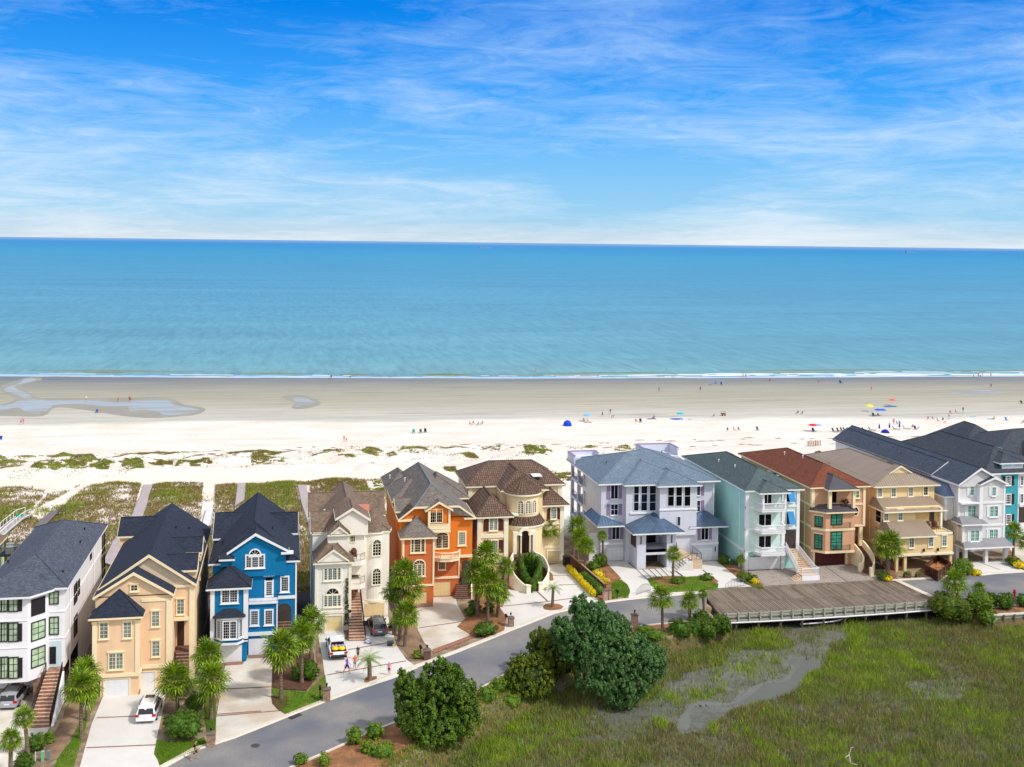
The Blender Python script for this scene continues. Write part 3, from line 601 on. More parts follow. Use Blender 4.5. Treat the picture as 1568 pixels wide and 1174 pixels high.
# ------------------------------------------------------------------ street, kerbs, drives
asphalt = mat('asphalt', lin(130, 127, 124), 0.92, 0.16, 0.25, c2=lin(100, 103, 112), c2scale=0.1, c2lo=0.42, c2hi=0.60, fine=0.13, fscale=10)
far_e = [(0, 1318), (150, 1228), (250, 1178), (300, 1150), (360, 1131), (430, 1103), (500, 1075), (560, 1052), (640, 1022), (700, 1000), (760, 976), (810, 955), (850, 939), (890, 930), (930, 923), (1000, 914.5), (1060, 910), (1083, 906)]
near_e = [(250, 1270), (380, 1205), (440, 1176), (500, 1150), (560, 1123), (612, 1102), (680, 1076), (740, 1050), (775, 1030), (800, 1012), (840, 992), (900, 972), (960, 960), (1010, 955), (1060, 951), (1080, 948)]
FE = [oz(*p) for p in far_e]; NE = [oz(*p) for p in near_e]
NE2 = [oz(*p) for p in [(1428, 932), (1460, 934), (1500, 931), (1568, 925), (1640, 918), (1800, 905)]]
FE2 = [oz(*p) for p in [(1368, 890), (1420, 887), (1480, 882), (1568, 876.5), (1640, 872), (1800, 862)]]
def sheet(name, p, m, z, th=0.0): return flat(name, [p], m, z, th=th)
sheet('road', FE+NE[::-1], asphalt, 0.03, 0.2); 
o = sheet('road', FE2+NE2[::-1], asphalt, 0.03, 0.2)
kerb_m = mat('kerb_concrete', lin(206, 196, 180), 0.9, 0.12, 0.7, fine=0.06)
def kerb(name, line, w_, h, side):
    mb = MB(); P = [Vector(p) for p in line]; L = []
    for i, p in enumerate(P):
        d = (P[min(i+1, len(P)-1)]-P[max(i-1, 0)]).normalized(); L.append(Vector((-d.y, d.x))*side)
    for i in range(len(P)-1):
        a, b = P[i], P[i+1]; c, d = b+L[i+1]*w_, a+L[i]*w_; a2, b2 = a+L[i]*w_*0.3, b+L[i+1]*w_*0.3
        mb.add([(a.x, a.y, 0.036), (b.x, b.y, 0.036), (b2.x, b2.y, h), (a2.x, a2.y, h), (c.x, c.y, h), (d.x, d.y, h), (c.x, c.y, -0.3), (d.x, d.y, -0.3)], [(0, 1, 2, 3), (3, 2, 4, 5), (5, 4, 6, 7)] if side > 0 else [(3, 2, 1, 0), (5, 4, 2, 3), (7, 6, 4, 5)])
    tag(mb.build(name, kerb_m), kind='structure')
kerb('kerb', FE, 0.62, 0.12, 1); kerb('kerb', NE, 0.35, 0.13, -1); kerb('kerb', FE2, 0.6, 0.12, 1); kerb('kerb', NE2, 0.35, 0.13, -1)
lawn_m = mat('lawn', lin(92, 124, 34), 0.95, 0.3, 1.2, c2=lin(122, 130, 52), c2scale=0.5, c2lo=0.5, c2hi=0.7, fine=0.25, fscale=12)
mulch_m = mat('mulch', lin(152, 106, 70), 0.95, 0.3, 2.0, c2=lin(120, 86, 60), c2scale=0.6, fine=0.35, fscale=12, bump=0.5, bscale=12)
mulch_dk = mat('dark_mulch', lin(92, 62, 48), 0.95, 0.3, 2.0, fine=0.3, fscale=12, bump=0.5, bscale=12)
leaflit = mat('leaf_litter', lin(150, 124, 100), 0.95, 0.25, 1.0, c2=lin(116, 92, 72), c2scale=0.5, fine=0.3, fscale=10, bump=0.4, bscale=10)
def Dp(pts, c=lambda a, b: (a, b)): return [oz(*c(*p)) for p in pts]
drives = [('driveway', concrete, Dp([(-40, 1250), (-40, 1062), (60, 1062), (70, 1108), (44, 1112), (44, 1116), (76, 1114), (62, 1142), (30, 1150), (10, 1200), (-20, 1250)]), 0.05),
 ('driveway', concrete_white, Dp([(158, 1066), (214, 1064), (216, 1054), (250, 1054), (254, 1066), (249, 1090), (240, 1130), (237, 1150), (246, 1179), (110, 1250), (118, 1190), (140, 1110)]), 0.05),
 ('driveway', concrete_old, Dp([(345, 1018), (372, 1016), (380, 1007), (416, 1006), (417, 1020), (415, 1066), (423, 1085), (441, 1098), (400, 1115), (330, 1141), (331, 1100)]), 0.05),
 ('driveway', concrete_white, Dp([(487, 972), (500, 965), (526, 965), (529, 981), (557, 981), (554, 946), (594, 944), (600, 965), (608, 990), (622, 1010), (640, 1023), (600, 1040), (560, 1053), (503, 1074), (494, 1010)]), 0.05),
 ('driveway', concrete_old, Dp([(636, 931), (663, 929), (663, 915), (697, 913), (700, 925), (714, 950), (731, 972), (690, 990), (664, 999), (650, 985), (640, 965)]), 0.05),
 ('driveway', concrete_white, Dp([(778, 902), (800, 904), (812, 900), (836, 905), (838, 866), (860, 863), (880, 885), (905, 912), (920, 922), (890, 931), (850, 940), (800, 960), (766, 972), (752, 955), (772, 915)]), 0.05),
 ('driveway', concrete_white, Dp([(926, 860), (957, 859), (975, 873), (1020, 870), (1050, 868), (1072, 860), (1096, 859), (1118, 875), (1160, 903), (1098, 907), (1050, 911), (1000, 915), (962, 919), (963, 908), (945, 885)]), 0.045),
 ('driveway', paver, Dp([(1146, 875), (1200, 872), (1250, 868), (1310, 863), (1350, 886), (1362, 890.5), (1240, 896), (1165, 903)]), 0.05),
 ('driveway', mat('tan_pavers', lin(168, 148, 122), 0.9, 0.15, 1, pattern=(0.4, 0.3, 0.012), c2=lin(150, 128, 102), mortar=lin(120, 102, 84), fine=0.1), Dp([(1372, 884), (1380, 862), (1450, 856), (1470, 862), (1460, 884), (1420, 888), (1378, 889.5)]), 0.05),
 ('driveway', concrete_white, Dp([(1478, 860), (1540, 858), (1568, 874), (1500, 882), (1482, 868)]), 0.05),
 ('driveway', concrete, Dp([(1545, 838), (1620, 834), (1640, 870), (1575, 874), (1556, 856)]), 0.04)]
for nm, m, p, z in drives: sheet(nm, p, m, z, 0.12)
bandm = mat('brick_bands', lin(146, 108, 92), 0.9, 0.2, 3, fine=0.2)
def bandline(a, b, w_=0.22, z=0.058):
    A, B = Vector(oz(*a)), Vector(oz(*b)); n = (B-A).normalized(); n = Vector((-n.y, n.x))*w_/2; return [tuple(A-n), tuple(B-n), tuple(B+n), tuple(A+n)]
bl = [bandline(E1(580, 782), E1(978, 768)), bandline(E1(518, 963), E1(940, 945)), bandline(E1(1362, 610), E1(1568, 600)), bandline(E1(1300, 762), E1(1568, 742)), bandline((331, 1097), (426, 1089)), bandline((333, 1056), (417, 1052)),
      bandline(D4(430, 600), D4(1035, 492)), bandline(D4(190, 940), D4(1280, 745)), bandline((642, 962), (722, 950)), bandline(B2(400, 1163), B2(930, 1108)), bandline(B2(930, 1108), B2(1409, 1045)), bandline(B2(800, 985), B2(935, 1110)), bandline(B2(410, 950), B2(510, 948), 0.15),
      bandline(B2(1065, 910), B2(1280, 902), 0.15), bandline(B2(985, 795), B2(1170, 792), 0.15), bandline((345, 1017.5), (372, 1015.5), 0.9, 0.056), bandline((381, 1006.5), (416, 1005), 0.9, 0.056), bandline((636, 929), (663, 928), 0.8, 0.056)]
flat('brick_bands', bl, bandm, 0.062)
sheet('brick_apron', [oz(*p) for p in [(664, 1001), (700, 987), (745, 969), (740, 964), (731, 969), (700, 981), (662, 995)]], brick, 0.066)
joint = mat('drive_joints', lin(86, 80, 78), 0.95)
jl = [bandline(B5(490, 620), B5(600, 722), 0.12), bandline(B5(880, 600), B5(1010, 690), 0.3), bandline(B5(1240, 620), B5(1330, 690), 0.2), bandline((1264, 868), (1300, 893), 0.12), bandline((1499, 861), (1531, 873), 0.1)]
for i in range(5): jl.append(bandline(B5(550+i*68, 612-i*5), B5(655+i*65, 712-i*6), 0.12))
flat('paving_joints', jl, joint, 0.066)
lawns = [Dp([(112, 1130), (150, 1040), (152, 1060), (132, 1110), (108, 1190), (70, 1200), (90, 1160)]), Dp([(240, 1135), (262, 1136), (300, 1134), (312, 1130), (318, 1142), (290, 1155), (246, 1172), (236, 1155)]), Dp([(312, 1060), (331, 1058), (329, 1135), (320, 1135), (314, 1100)]),
 Dp([(416, 1054), (440, 1058), (470, 1060), (490, 1042), (498, 1034), (502, 1066), (494, 1076), (442, 1096), (424, 1083)]), Dp(([(200, 770), (260, 730), (310, 735), (380, 790), (410, 860), (400, 900), (345, 945), (340, 915), (190, 960), (180, 940)]), B5),
 Dp(([(600, 722), (700, 700), (950, 690), (1060, 700), (1200, 690), (1420, 780), (1410, 840), (1390, 848), (1000, 870), (750, 880), (650, 800)]), B5), Dp([(1138, 893), (1160, 890), (1170, 902), (1164, 903)])]
flat('lawn', lawns, lawn_m, 0.072, th=0.12)
mul = [Dp([(418, 1010), (440, 1005), (480, 1000), (484, 1040), (470, 1058), (430, 1056), (417, 1052)]), Dp([(415, 1066), (440, 1066), (440, 1082), (428, 1090), (417, 1078)]), Dp([(560, 1038), (577, 1036), (577, 1045), (567, 1049), (557, 1044)]),
 Dp(B2_ := [(870, 1174), (900, 1140), (960, 1128), (1060, 1140), (1120, 1170), (1090, 1200), (960, 1215), (890, 1200)], B2), Dp([(700, 960), (735, 925), (765, 930), (775, 945), (772, 968), (750, 975), (725, 975)]), Dp([(725, 905), (760, 890), (778, 905), (770, 930), (735, 930)]),
 Dp([(780, 893), (795, 900), (790, 904), (777, 902)]), Dp(([(940, 740), (985, 780), (1000, 850), (960, 860), (940, 840)]), B2), Dp([(862, 866), (872, 864), (912, 893), (935, 920), (925, 921), (905, 908), (882, 885)]), Dp(([(60, 560), (120, 520), (310, 720), (200, 770), (180, 930), (120, 960), (60, 900), (90, 760)]), B5),
 Dp(([(640, 715), (700, 700), (950, 690), (1040, 740), (1030, 790), (920, 810), (760, 790), (680, 745)]), B5), Dp(([(1195, 680), (1300, 670), (1420, 750), (1400, 778), (1290, 745)]), B5), Dp([(1098, 858), (1122, 862), (1150, 885), (1170, 895), (1165, 902), (1140, 892), (1118, 876)]),
 Dp([(1350, 884), (1355, 868), (1366, 862), (1372, 885), (1364, 890)]), Dp([(1460, 884), (1475, 870), (1500, 879), (1505, 880)]), Dp([(1535, 855), (1550, 848), (1568, 862), (1568, 872)])]
flat('mulch_beds', mul[2:], mulch_m, 0.092, kind='stuff'); flat('dark_mulch_beds', mul[:2], mulch_dk, 0.09, kind='stuff')
flat('mulch_verge', [[oz(*p) for p in near_e[1:]]+[(45.0, 129.0), (42, 127.6), (33, 123.6), (27, 118.0), (20, 111), (14, 104.5), (8, 97.5), (-8, 84)], NE2+[(200, 127.6), (88, 127.9), (85.6, 130.0)]], mulch_m, 0.02, kind='structure')
flat('leaf_litter', [Dp([(600, 945), (640, 945), (640, 965), (655, 995), (650, 1010), (630, 1012), (610, 985)]), Dp([(483, 1000), (486, 968), (495, 1010), (500, 1034), (490, 1042), (486, 1030)]), Dp([(96, 1100), (110, 1040), (140, 1010), (154, 1040), (120, 1110), (90, 1160), (60, 1180), (70, 1145)])], leaflit, 0.025, kind='structure')
dark_path = mat('dark_paving', lin(62, 58, 60), 0.9, 0.2, 1)
flat('side_paths', [[(-9.4, 120), (-8.1, 121), (-8.1, 147), (-9.3, 147)], [(1.4, 127), (3.0, 130), (3.0, 150), (1.4, 150)], [(12.8, 140), (14.2, 142), (14.2, 165), (12.8, 165)], [(82.4, 148), (84.2, 148), (84.2, 175), (82.4, 175)]], dark_path, 0.03)
# iron covers in the street
cov = mat('iron_cover', lin(70, 66, 66), 0.6, 0.2, 3)
def cover(px, py, r, lab):
    x, y = oz(px, py); m = MB(); m.lathe((x, y, 0.03), [(r, 0), (r, 0.012), (r*0.86, 0.012), (r*0.84, 0.006), (r*0.1, 0.006)], 18); tag(m.build('manhole_cover', cov), lab, 'manhole cover', 'iron manhole covers in the street')
cover(391, 1142, 0.42, 'round dark manhole cover in the street below the blue house drive'); cover(787.5, 1002, 0.42, 'small round manhole cover in the street left of the olive bushes')
m = MB(); m.prism(bandline((444, 1101), (460, 1094.5), 0.5), 0.06, 0.135)
for i in range(6): m.prism(bandline((445.5+i*2.4, 1100.7-i*1.0), (446.6+i*2.4, 1100.3-i*1.0), 0.42), 0.137, 0.15)
o = m.build('storm_drain', cov); tag(o, 'dark storm drain grate at the kerb beside the lawn', 'storm drain')
# ------------------------------------------------------------------ houses
def stucco(name, c, st=0.06): return mat(name, c, 0.85, 0.07, 0.6, bump=0.15, bscale=18, stain=st, fine=0.02)
def vents(par, pts, m=None):
    for x, y, z in pts: 
        v = MB(); v.tube((x, y, z-0.2), (x, y, z+0.28), 0.05, 6); v.tube((x-0.1, y, z+0.28), (x+0.12, y, z+0.36), 0.07, 6); v.build('roof_vent', m or black, par)
# 1 ---- white house with slate roof
H = house(-26, 119, 'white stucco beach house with slate roof and black window frames at the left edge', 'beach_house')
wb = MB(); wb.box(-29.3, -21.7, 119.2, 144, 3.05, 11.1); wb.box(-29.3, -24.75, 122.5, 144, 0, 3.05)
wb.prism([(-29.7, 116.9), (-24.7, 116.9), (-23.2, 118.6), (-23.2, 119.2), (-29.7, 119.2)], 2.6, 11.0); wb.box(-21.95, -21.7, 128, 144, 0, 3.04)
wallW = wb.build('wall', white, H)
# entrance recess as a flat panel, its pale blue shade painted in
P = PY(119.2); PB = PY(116.9); PA = Pl((-24.7, 116.9), (-23.2, 118.6)); PS = Pl((-21.7, 119.2), (-21.7, 144))
s0, zt = P.at(*A2(560, 80)); s1, zb = P.at(*A2(795, 330))
MB().pbox(P, -23.1, -22.0, 3.1, 5.7, 0.0, 0.03).build('entrance', mat('pale_blue_shade', lin(196, 214, 220), 0.8), H)
pane(H, P, A2(637, 85), A2(720, 300), black, 'front_door', 0.06)
for r0, r1, ny in ((350, 535, 2), (727, 985, 3)):
    win(H, PB, A1(-60, r0), A1(105, r1), 4, ny, darkframe, glass_green, 0.09, bar=0.05, sill=False, mull=(0.5,)); win(H, PB, A1(140, r0), A1(262, r1), 2, ny, darkframe, glass_green, 0.09, bar=0.05, sill=False)
    MB().pbox(PB, PB.at(*A1(270, r0))[0]+0.05, PB.at(*A1(333, r0))[0], PB.at(*A1(300, r1))[1]-0.05, PB.at(*A1(300, r0))[1], 0, 0.07).build('shutter', shutter_black, H)
win(H, PB, A2(-60, 228), A2(95, 478), 4, 3, darkframe, glass_green, 0.09, bar=0.05, sill=False, mull=(0.5,)); win(H, PB, A2(122, 228), A2(228, 478), 2, 3, darkframe, glass_green, 0.09, bar=0.05, sill=False)
MB().pbox(PB, PB.at(*A2(236, 230))[0], PB.at(*A2(290, 230))[0], PB.at(*A2(260, 480))[1], PB.at(*A2(260, 225))[1], 0, 0.07).build('shutter', shutter_black, H)
L = PA.L
MB().pbox(PA, L*0.16, L*0.86, 8.9, 10.55, 0, 0.07).build('shutter', shutter_black, H)
win(H, PA, None, None, 2, 3, darkframe, glass_green, 0.09, bar=0.05, box=(L*0.2, L*0.84, 6.5, 8.2), sill=False); win(H, PA, None, None, 2, 3, darkframe, glass_green, 0.09, bar=0.05, box=(L*0.2, L*0.84, 3.85, 5.6), sill=False)
win(H, P, A1(750, 262), A1(868, 425), 2, 2, darkframe, glass_green, 0.09, bar=0.05, sill=False); win(H, P, A1(752, 640), A1(870, 880), 2, 3, darkframe, glass_green, 0.09, bar=0.05, sill=False)
for (a, b) in ((W0(738, 768), W0(765, 900)), (W0(780, 715), W0(790, 835)), (W0(738, 1090), W0(765, 1220)), (W0(1018, 270), W0(1042, 400)), (W0(1018, 490), W0(1042, 640)), (W0(898, 450), W0(910, 480))):
    q0 = PS.at(*a); q1 = PS.at(*b); win(H, PS, None, None, 1, 2, darkframe, glass_dark, 0.09, box=(q0[0], q1[0], q1[1], q0[1]), sill=False)
bd = MB()
for z in (5.95, 8.6): bd.box(-29.7, -24.72, 116.84, 117, z, z+0.08); bd.box(-23.2, -21.66, 119.14, 119.3, z, z+0.08); bd.box(-21.76, -21.64, 119.3, 144, z, z+0.08)
bd.build('trim', white, H)
roofhip(H, sh_slate, whitetrim, -29.6, -21.35, 118.85, 144.3, 11.12, (-25.3, 123.2), (-25.3, 137.5), 13.5)
r = MB(); r.add([(-30, 116.4, 11.12), (-24.4, 116.4, 11.12), (-22.6, 118.5, 11.12), (-22.6, 121.5, 11.12), (-26.6, 120.4, 12.75), (-30, 121.5, 11.12)], [(0, 1, 4), (1, 2, 4), (2, 3, 4), (3, 5, 4), (5, 0, 4)])
o = r.build('roof', sh_slate, H); f = MB(); f.prism([(-30, 116.38), (-24.39, 116.38), (-22.58, 118.49), (-22.6, 119.3), (-30, 119.3)], 10.9, 11.095); f.build('fascia', whitetrim, o)
vents(H, [(-23.0, 138, 12.0), (-22.6, 133, 11.8), (-22.4, 122, 11.6), (-28.8, 127, 11.5)])
a = oz(*A2(365, 1120)); b = oz(*A2(640, 1112)); 
st = steps(H, (a[0], a[1], 0), (b[0], b[1], 0), (-23.15, 118.0, 3.05), (-21.75, 118.0, 3.05), 15, brickstep)
MB().box(-24.4, -21.75, 118.0, 119.15, 0, 3.05).build('landing', brickstep, H)
rl = MB(); rl.rail((a[0], a[1], 0.1), (-23.2, 118.0, 3.05), 0.95, 0.25, 0.035, 0.02); rl.rail((b[0], b[1], 0.1), (-21.7, 118.0, 3.05), 0.95, 0.22, 0.035, 0.02); rl.build('railing', black, H)
MB().add([(b[0]+0.1, b[1], 0), (-21.68, 118.0, 0), (-21.68, 118.0, 3.05), (b[0]+0.1, b[1], 0.05), (b[0]+0.3, b[1], 0), (-21.5, 118.0, 0), (-21.5, 118.0, 3.05), (b[0]+0.3, b[1], 0.05)], [(0, 1, 2, 3), (5, 4, 7, 6), (3, 2, 6, 7), (0, 3, 7, 4)]).build('stair_wall', white, H)
# neighbour's corner at the left edge
H = house(-40, 145, 'pale green house corner with a brown roof at the far left edge', 'beach_house')
MB().box(-46, -34.4, 128, 149, 0, 8.8).build('wall', stucco('green_stucco', lin(142, 176, 142)), H)
MB().box(-34.55, -34.3, 148.75, 149.05, 0, 8.78).build('trim', creamtrim, H)
roofhip(H, sh_brown, creamtrim, -46, -34.0, 127.5, 149.4, 8.85, (-40, 133), (-40, 145), 12.0)
# air conditioners on a rooftop stand between the first houses
def ac_stand(x, y, z, lab, cage, n=3):
    A = empty('air_conditioner_stand', (x, y, 0), lab, 'air conditioner'); fm = MB(); fm.box(x-1.4, x+1.4, y-1.6, y+1.6, z-0.12, z)
    for i in (-1.3, 1.3):
        for j in (-1.5, 1.5): fm.box(x+i-0.07, x+i+0.07, y+j-0.07, y+j+0.07, 0, z-0.12)
    fm.build('platform', cage, A); rr = MB()
    for p, q in (((x-1.4, y-1.6), (x+1.4, y-1.6)), ((x-1.4, y-1.6), (x-1.4, y+1.6)), ((x-1.4, y+1.6), (x+1.4, y+1.6)), ((x+1.4, y-1.6), (x+1.4, y+1.6))): rr.rail((p[0], p[1], z), (q[0], q[1], z), 0.9, 0.18)
    rr.build('railing', cage, A)
    for dx, dy in ((-0.65, 0.8), (0.6, 0.9), (-0.4, -0.6), (0.75, -0.7))[:n]:
        u = MB(); u.box(x+dx-0.42, x+dx+0.42, y+dy-0.42, y+dy+0.42, z, z+0.8); uo = u.build('unit', mat('ac_casing', lin(120, 124, 122), 0.6), A)
        g = MB(); g.lathe((x+dx, y+dy, z+0.8), [(0.38, 0), (0.38, 0.03), (0.33, 0.03), (0.33, 0.0)], 14); g.lathe((x+dx, y+dy, z+0.805), [(0.1, 0), (0.1, 0.02)], 8)
        for k in range(5): t = k*1.2566; g.tube((x+dx, y+dy, z+0.815), (x+dx+0.36*math.cos(t), y+dy+0.36*math.sin(t), z+0.815), 0.012, 4)
        g.build('fan_grille', mat('pale_grille', lin(188, 208, 206), 0.5), uo)
ac_stand(-31.6, 142.5, 8.7, 'three air conditioners in a dark cage beside the slate roof', black)
# 2 ---- peach house with navy roof
peach = stucco('peach_stucco', lin(236, 200, 162)); H = house(-15, 118.5, 'peach stucco beach house with cream trim and navy shingle roof'); T = creamtrim
wb = MB(); wb.box(-18.9, -14.45, 118.4, 136, 2.2, 8.05); wb.box(-18.2, -14.6, 118.5, 136, 0, 2.2); wb.box(-18.85, -11.45, 119.9, 144.9, 2.35, 9.7); wb.box(-14.6, -11.5, 120.0, 144.9, 0, 2.35)
wb.box(-11.45, -9.5, 122.0, 144.9, 6.4, 10.0); wb.box(-11.45, -9.5, 124.2, 144.9, 0, 6.4); wb.build('wall', peach, H)
P1 = PY(118.4); P2 = PY(119.9); P3 = PY(122.0)
tr = MB(); tr.box(-18.95, -14.35, 118.3, 120.0, 2.0, 2.35); tr.box(-14.35, -11.35, 119.8, 120.2, 2.15, 2.5); tr.box(-11.5, -9.4, 121.9, 122.1, 6.2, 6.6)
for x in (-18.95, -14.85): tr.box(x, x+0.42, 118.32, 118.8, 2.35, 7.7); tr.box(x-0.05, x+0.47, 118.27, 118.8, 7.45, 7.7)
tr.box(-12.0, -11.4, 119.8, 120.1, 2.5, 9.3); tr.box(-14.45, -12.0, 119.82, 120.0, 9.0, 9.3); tr.box(-9.9, -9.37, 121.86, 122.2, 0.0, 9.69); tr.box(-11.5, -9.35, 121.85, 122.1, 9.7, 9.98); tr.build('trim', T, H)
for a, b in ((A3(125, 502), A3(186, 622)), (A3(318, 496), A3(376, 615))): win(H, P1, a, b, 2, 4, T, glass_grey, 0.11, head=0.14)
win(H, P1, A3(200, 752), A3(308, 870), 4, 4, T, glass_grey, 0.12, head=0.12, mull=(0.5,))
for a, b in ((A3(550, 410), A3(605, 522)), (A3(553, 652), A3(608, 766))): win(H, P2, a, b, 2, 4, T, glass_grey, 0.11, head=0.14)
win(H, P2, A3(378, 193), A3(428, 233), 2, 2, T, glass_dark, 0.12, head=0.08); win(H, P3, A3(755, 310), A3(808, 422), 2, 4, T, glass_grey, 0.11, head=0.1)
gdoor(H, PY(118.5), A3(160, 962), A3(363, 1103), door_white, T, 0.12); gdoor(H, PY(120.0), A3(457, 902), A3(575, 1045), door_white, T, 0.12)
MB().box(-11.4, -9.5, 122.1, 124.2, 2.6, 2.8).build('porch_floor', brickstep_dk, H); pane(H, PY(124.2), None, None, mat('dark_wood_door', lin(70, 44, 34), 0.5), 'front_door', 0.05, box=(-11.3, -10.6, 2.8, 5.4))
steps(H, (-11.1, 116.4, 0), (-9.8, 116.4, 0), (-11.2, 122.1, 2.8), (-9.9, 122.1, 2.8), 14, brickstep_dk)
roofhip(H, sh_navy, T, -19.3, -14.05, 118.0, 119.95, 8.1, (-16.6, 119.9), (-16.6, 119.93), 10.4)
gable(H, sh_navy, peach, T, -19.1, -11.25, 119.55, 134, 9.65, -15.2, 12.0, over=0.35, wz=9.6)
gable(H, sh_navy, mat('beige_gable', lin(222, 200, 170), 0.85), T, -18.95, -9.2, 121.6, 145.2, 9.95, -13.95, 13.2, over=0.4, wz=9.8, zl=9.85)
for y0, y1, zz_, x0 in ((129.5, 134.0, 11.2, -13.6), (122.9, 127.4, 11.1, -13.2)):
    gable(H, sh_navy, peach, T, y0, y1, x0, -9.2, zz_, (y0+y1)/2, zz_+1.1, over=0.25, wz=8, axis='x')
gable(H, sh_navy, peach, T, 139.6, 144.6, -19.6, -14.5, 10.7, 142.2, 12.3, over=0.25, wz=4, axis='x')
sk = oz(207.7, 849.6, 12.2); MB().add([(-17.1, 124.6, 11.02), (-16.6, 124.6, 11.33), (-16.6, 127.2, 11.33), (-17.1, 127.2, 11.02), (-17.15, 124.6, 11.14), (-16.65, 124.6, 11.45), (-16.65, 127.2, 11.45), (-17.15, 127.2, 11.14)], [(4, 5, 6, 7), (0, 1, 5, 4), (1, 2, 6, 5), (2, 3, 7, 6), (3, 0, 4, 7)]).build('skylight', mat('skylight_glass', lin(190, 205, 214), 0.1, spec=0.8), H)
vents(H, [(-12.6, 136, 12.3), (-11.4, 139, 11.4)])
# 3 ---- blue house
blue = stucco('bright_blue_stucco', lin(0, 116, 168), 0.08); H = house(-4, 127, 'bright blue beach house with white trim and navy roof'); T = whitetrim
UY = 129.1
wb = MB(); wb.box(-7.95, -4.15, 126, 146, 2.5, 8.2); wb.box(-7.0, -4.2, 126.1, 146, 0, 2.5); wb.box(-8.0, 1.05, UY, 146.6, 0, 10.0); wb.box(-4.15, -0.95, 127.8, UY, 2.5, 5.85); wb.box(-4.15, -0.98, 127.95, UY, 0, 2.5)
wb.build('wall', blue, H); P1 = PY(126); P2 = PY(127.8); P3 = PY(UY)
tr = MB(); tr.box(-8.05, -7.6, 125.9, 126.3, 2.4, 8.1); tr.box(-4.55, -4.05, 125.9, 126.3, 2.4, 8.1); tr.box(-6.9, -4.05, 125.9, 126.1, 2.25, 2.55); tr.box(-4.1, -0.9, 127.7, 127.9, 2.2, 2.6); tr.box(-4.1, -0.9, 127.55, UY, 5.75, 5.95); tr.box(-0.9, 1.12, UY-0.1, UY, 5.75, 6.1); tr.box(0.98, 1.1, UY-0.08, UY+0.2, 0, 10); tr.box(-1.05, -0.92, 127.72, 127.95, 2.6, 5.75)
tr.build('trim', T, H)
by = MB(); by.prism([(-7.45, 126), (-6.75, 125.25), (-5.15, 125.25), (-4.55, 126)], 2.3, 5.2); bo = by.build('bay_window', blue, H)
MB().hip(-7.75, -4.3, 125.0, 126.0, 5.2, (-6.7, 125.9), (-5.3, 125.9), 5.95).build('bay_roof', sh_navy, bo); MB().prism([(-7.7, 126), (-6.85, 125.1), (-5.05, 125.1), (-4.35, 126)], 4.98, 5.2).build('fascia', T, bo); MB().prism([(-7.6, 126), (-6.8, 125.15), (-5.1, 125.15), (-4.42, 126)], 2.2, 2.42).build('band', T, bo)
PBf = PY(125.25); Pl1 = Pl((-7.45, 126), (-6.75, 125.25)); Pl2 = Pl((-5.15, 125.25), (-4.55, 126))
win(H, PBf, None, None, 6, 6, T, glass_dark, 0.14, box=(-6.6, -5.3, 2.95, 4.75), mull=(0.5,), bar=0.02); win(H, Pl1, None, None, 3, 8, T, glass_dark, 0.14, box=(0.32, 0.78, 2.95, 4.75), bar=0.02); win(H, Pl2, None, None, 3, 8, T, glass_dark, 0.14, box=(0.25, 0.7, 2.95, 4.75), bar=0.02)
win(H, P1, A4(188, 438), A4(327, 562), 6, 6, T, glass_dark, 0.17, mull=(0.5,), bar=0.02)
for a, b in ((A4(463, 652), A4(522, 775)), (A4(598, 648), A4(658, 770))): win(H, P2, a, b, 4, 6, T, glass_dark, 0.17, bar=0.02)
win(H, P3, A4(750, 333), A4(808, 458), 4, 6, T, glass_dark, 0.17, bar=0.02); win(H, P3, A4(606, 375), A4(655, 500), 3, 7, T, glass_dark, 0.22, bar=0.02, name='balcony_door', sill=False)
MB().pbox(P3, P3.at(*A4(580, 0))[0], P3.at(*A4(685, 0))[0], 8.35, 8.75, 0, 0.1).build('transom', T, H); pane(H, P3, A4(600, 338), A4(662, 358), glass_dark, 'transom_pane', 0.12)
GP = PY(128.8)
win(H, GP, A4(418, 130), A4(578, 230), 9, 5, T, glass_dark, 0.16, bar=0.02, mull=(0.3, 0.7)); c = GP.at(*A4(497, 118)); win(H, GP, None, None, 1, 1, T, glass_dark, 0.14, arch=0.55, box=(c[0]-0.55, c[0]+0.55, c[1]-0.12, c[1]), sill=False, off=0.02)
# arch over the steps
sa, sb2 = P3.at(*A4(706, 650))[0], P3.at(*A4(842, 650))[0]; zt2 = P3.at(*A4(775, 577))[1]; hw = (sb2-sa)/2; MB().pprism(P3, [(sa, 0.1), (sb2, 0.1), (sb2, zt2-hw)]+[((sa+sb2)/2+hw*math.cos(math.pi*i/12), zt2-hw+hw*math.sin(math.pi*i/12)) for i in range(13)]+[(sa, zt2-hw)], 0.0, 0.03).build('arched_opening', interior, H)
steps(H, (-0.75, 124.6, 0), (0.75, 124.6, 0), (sa+0.05, UY-0.05, 3.2), (sb2-0.05, UY-0.05, 3.2), 14, brickstep_dk)
gdoor(H, PY(126.1), A4(160, 980), A4(372, 1135), door_white, None); gdoor(H, PY(127.95), A4(437, 915), A4(620, 1072), door_white, None)
rl = MB(); rl.rail((-4.05, 127.65, 5.95), (-0.95, 127.65, 5.95), 0.8, 0.12, 0.02, 0.008); rl.rail((-0.95, 127.65, 5.95), (-0.95, UY, 5.95), 0.8, 0.12, 0.02, 0.008); rl.build('balcony_railing', black, H)
roofhip(H, sh_navy, T, -8.5, -3.7, 125.6, 129.0, 8.25, (-6.1, 127.6), (-6.1, 128.9), 10.1)
roofhip(H, sh_navy, T, -8.5, 1.5, 128.95, 147, 10.05, (-3.6, 132.0), (-3.6, 146.9), 13.9)
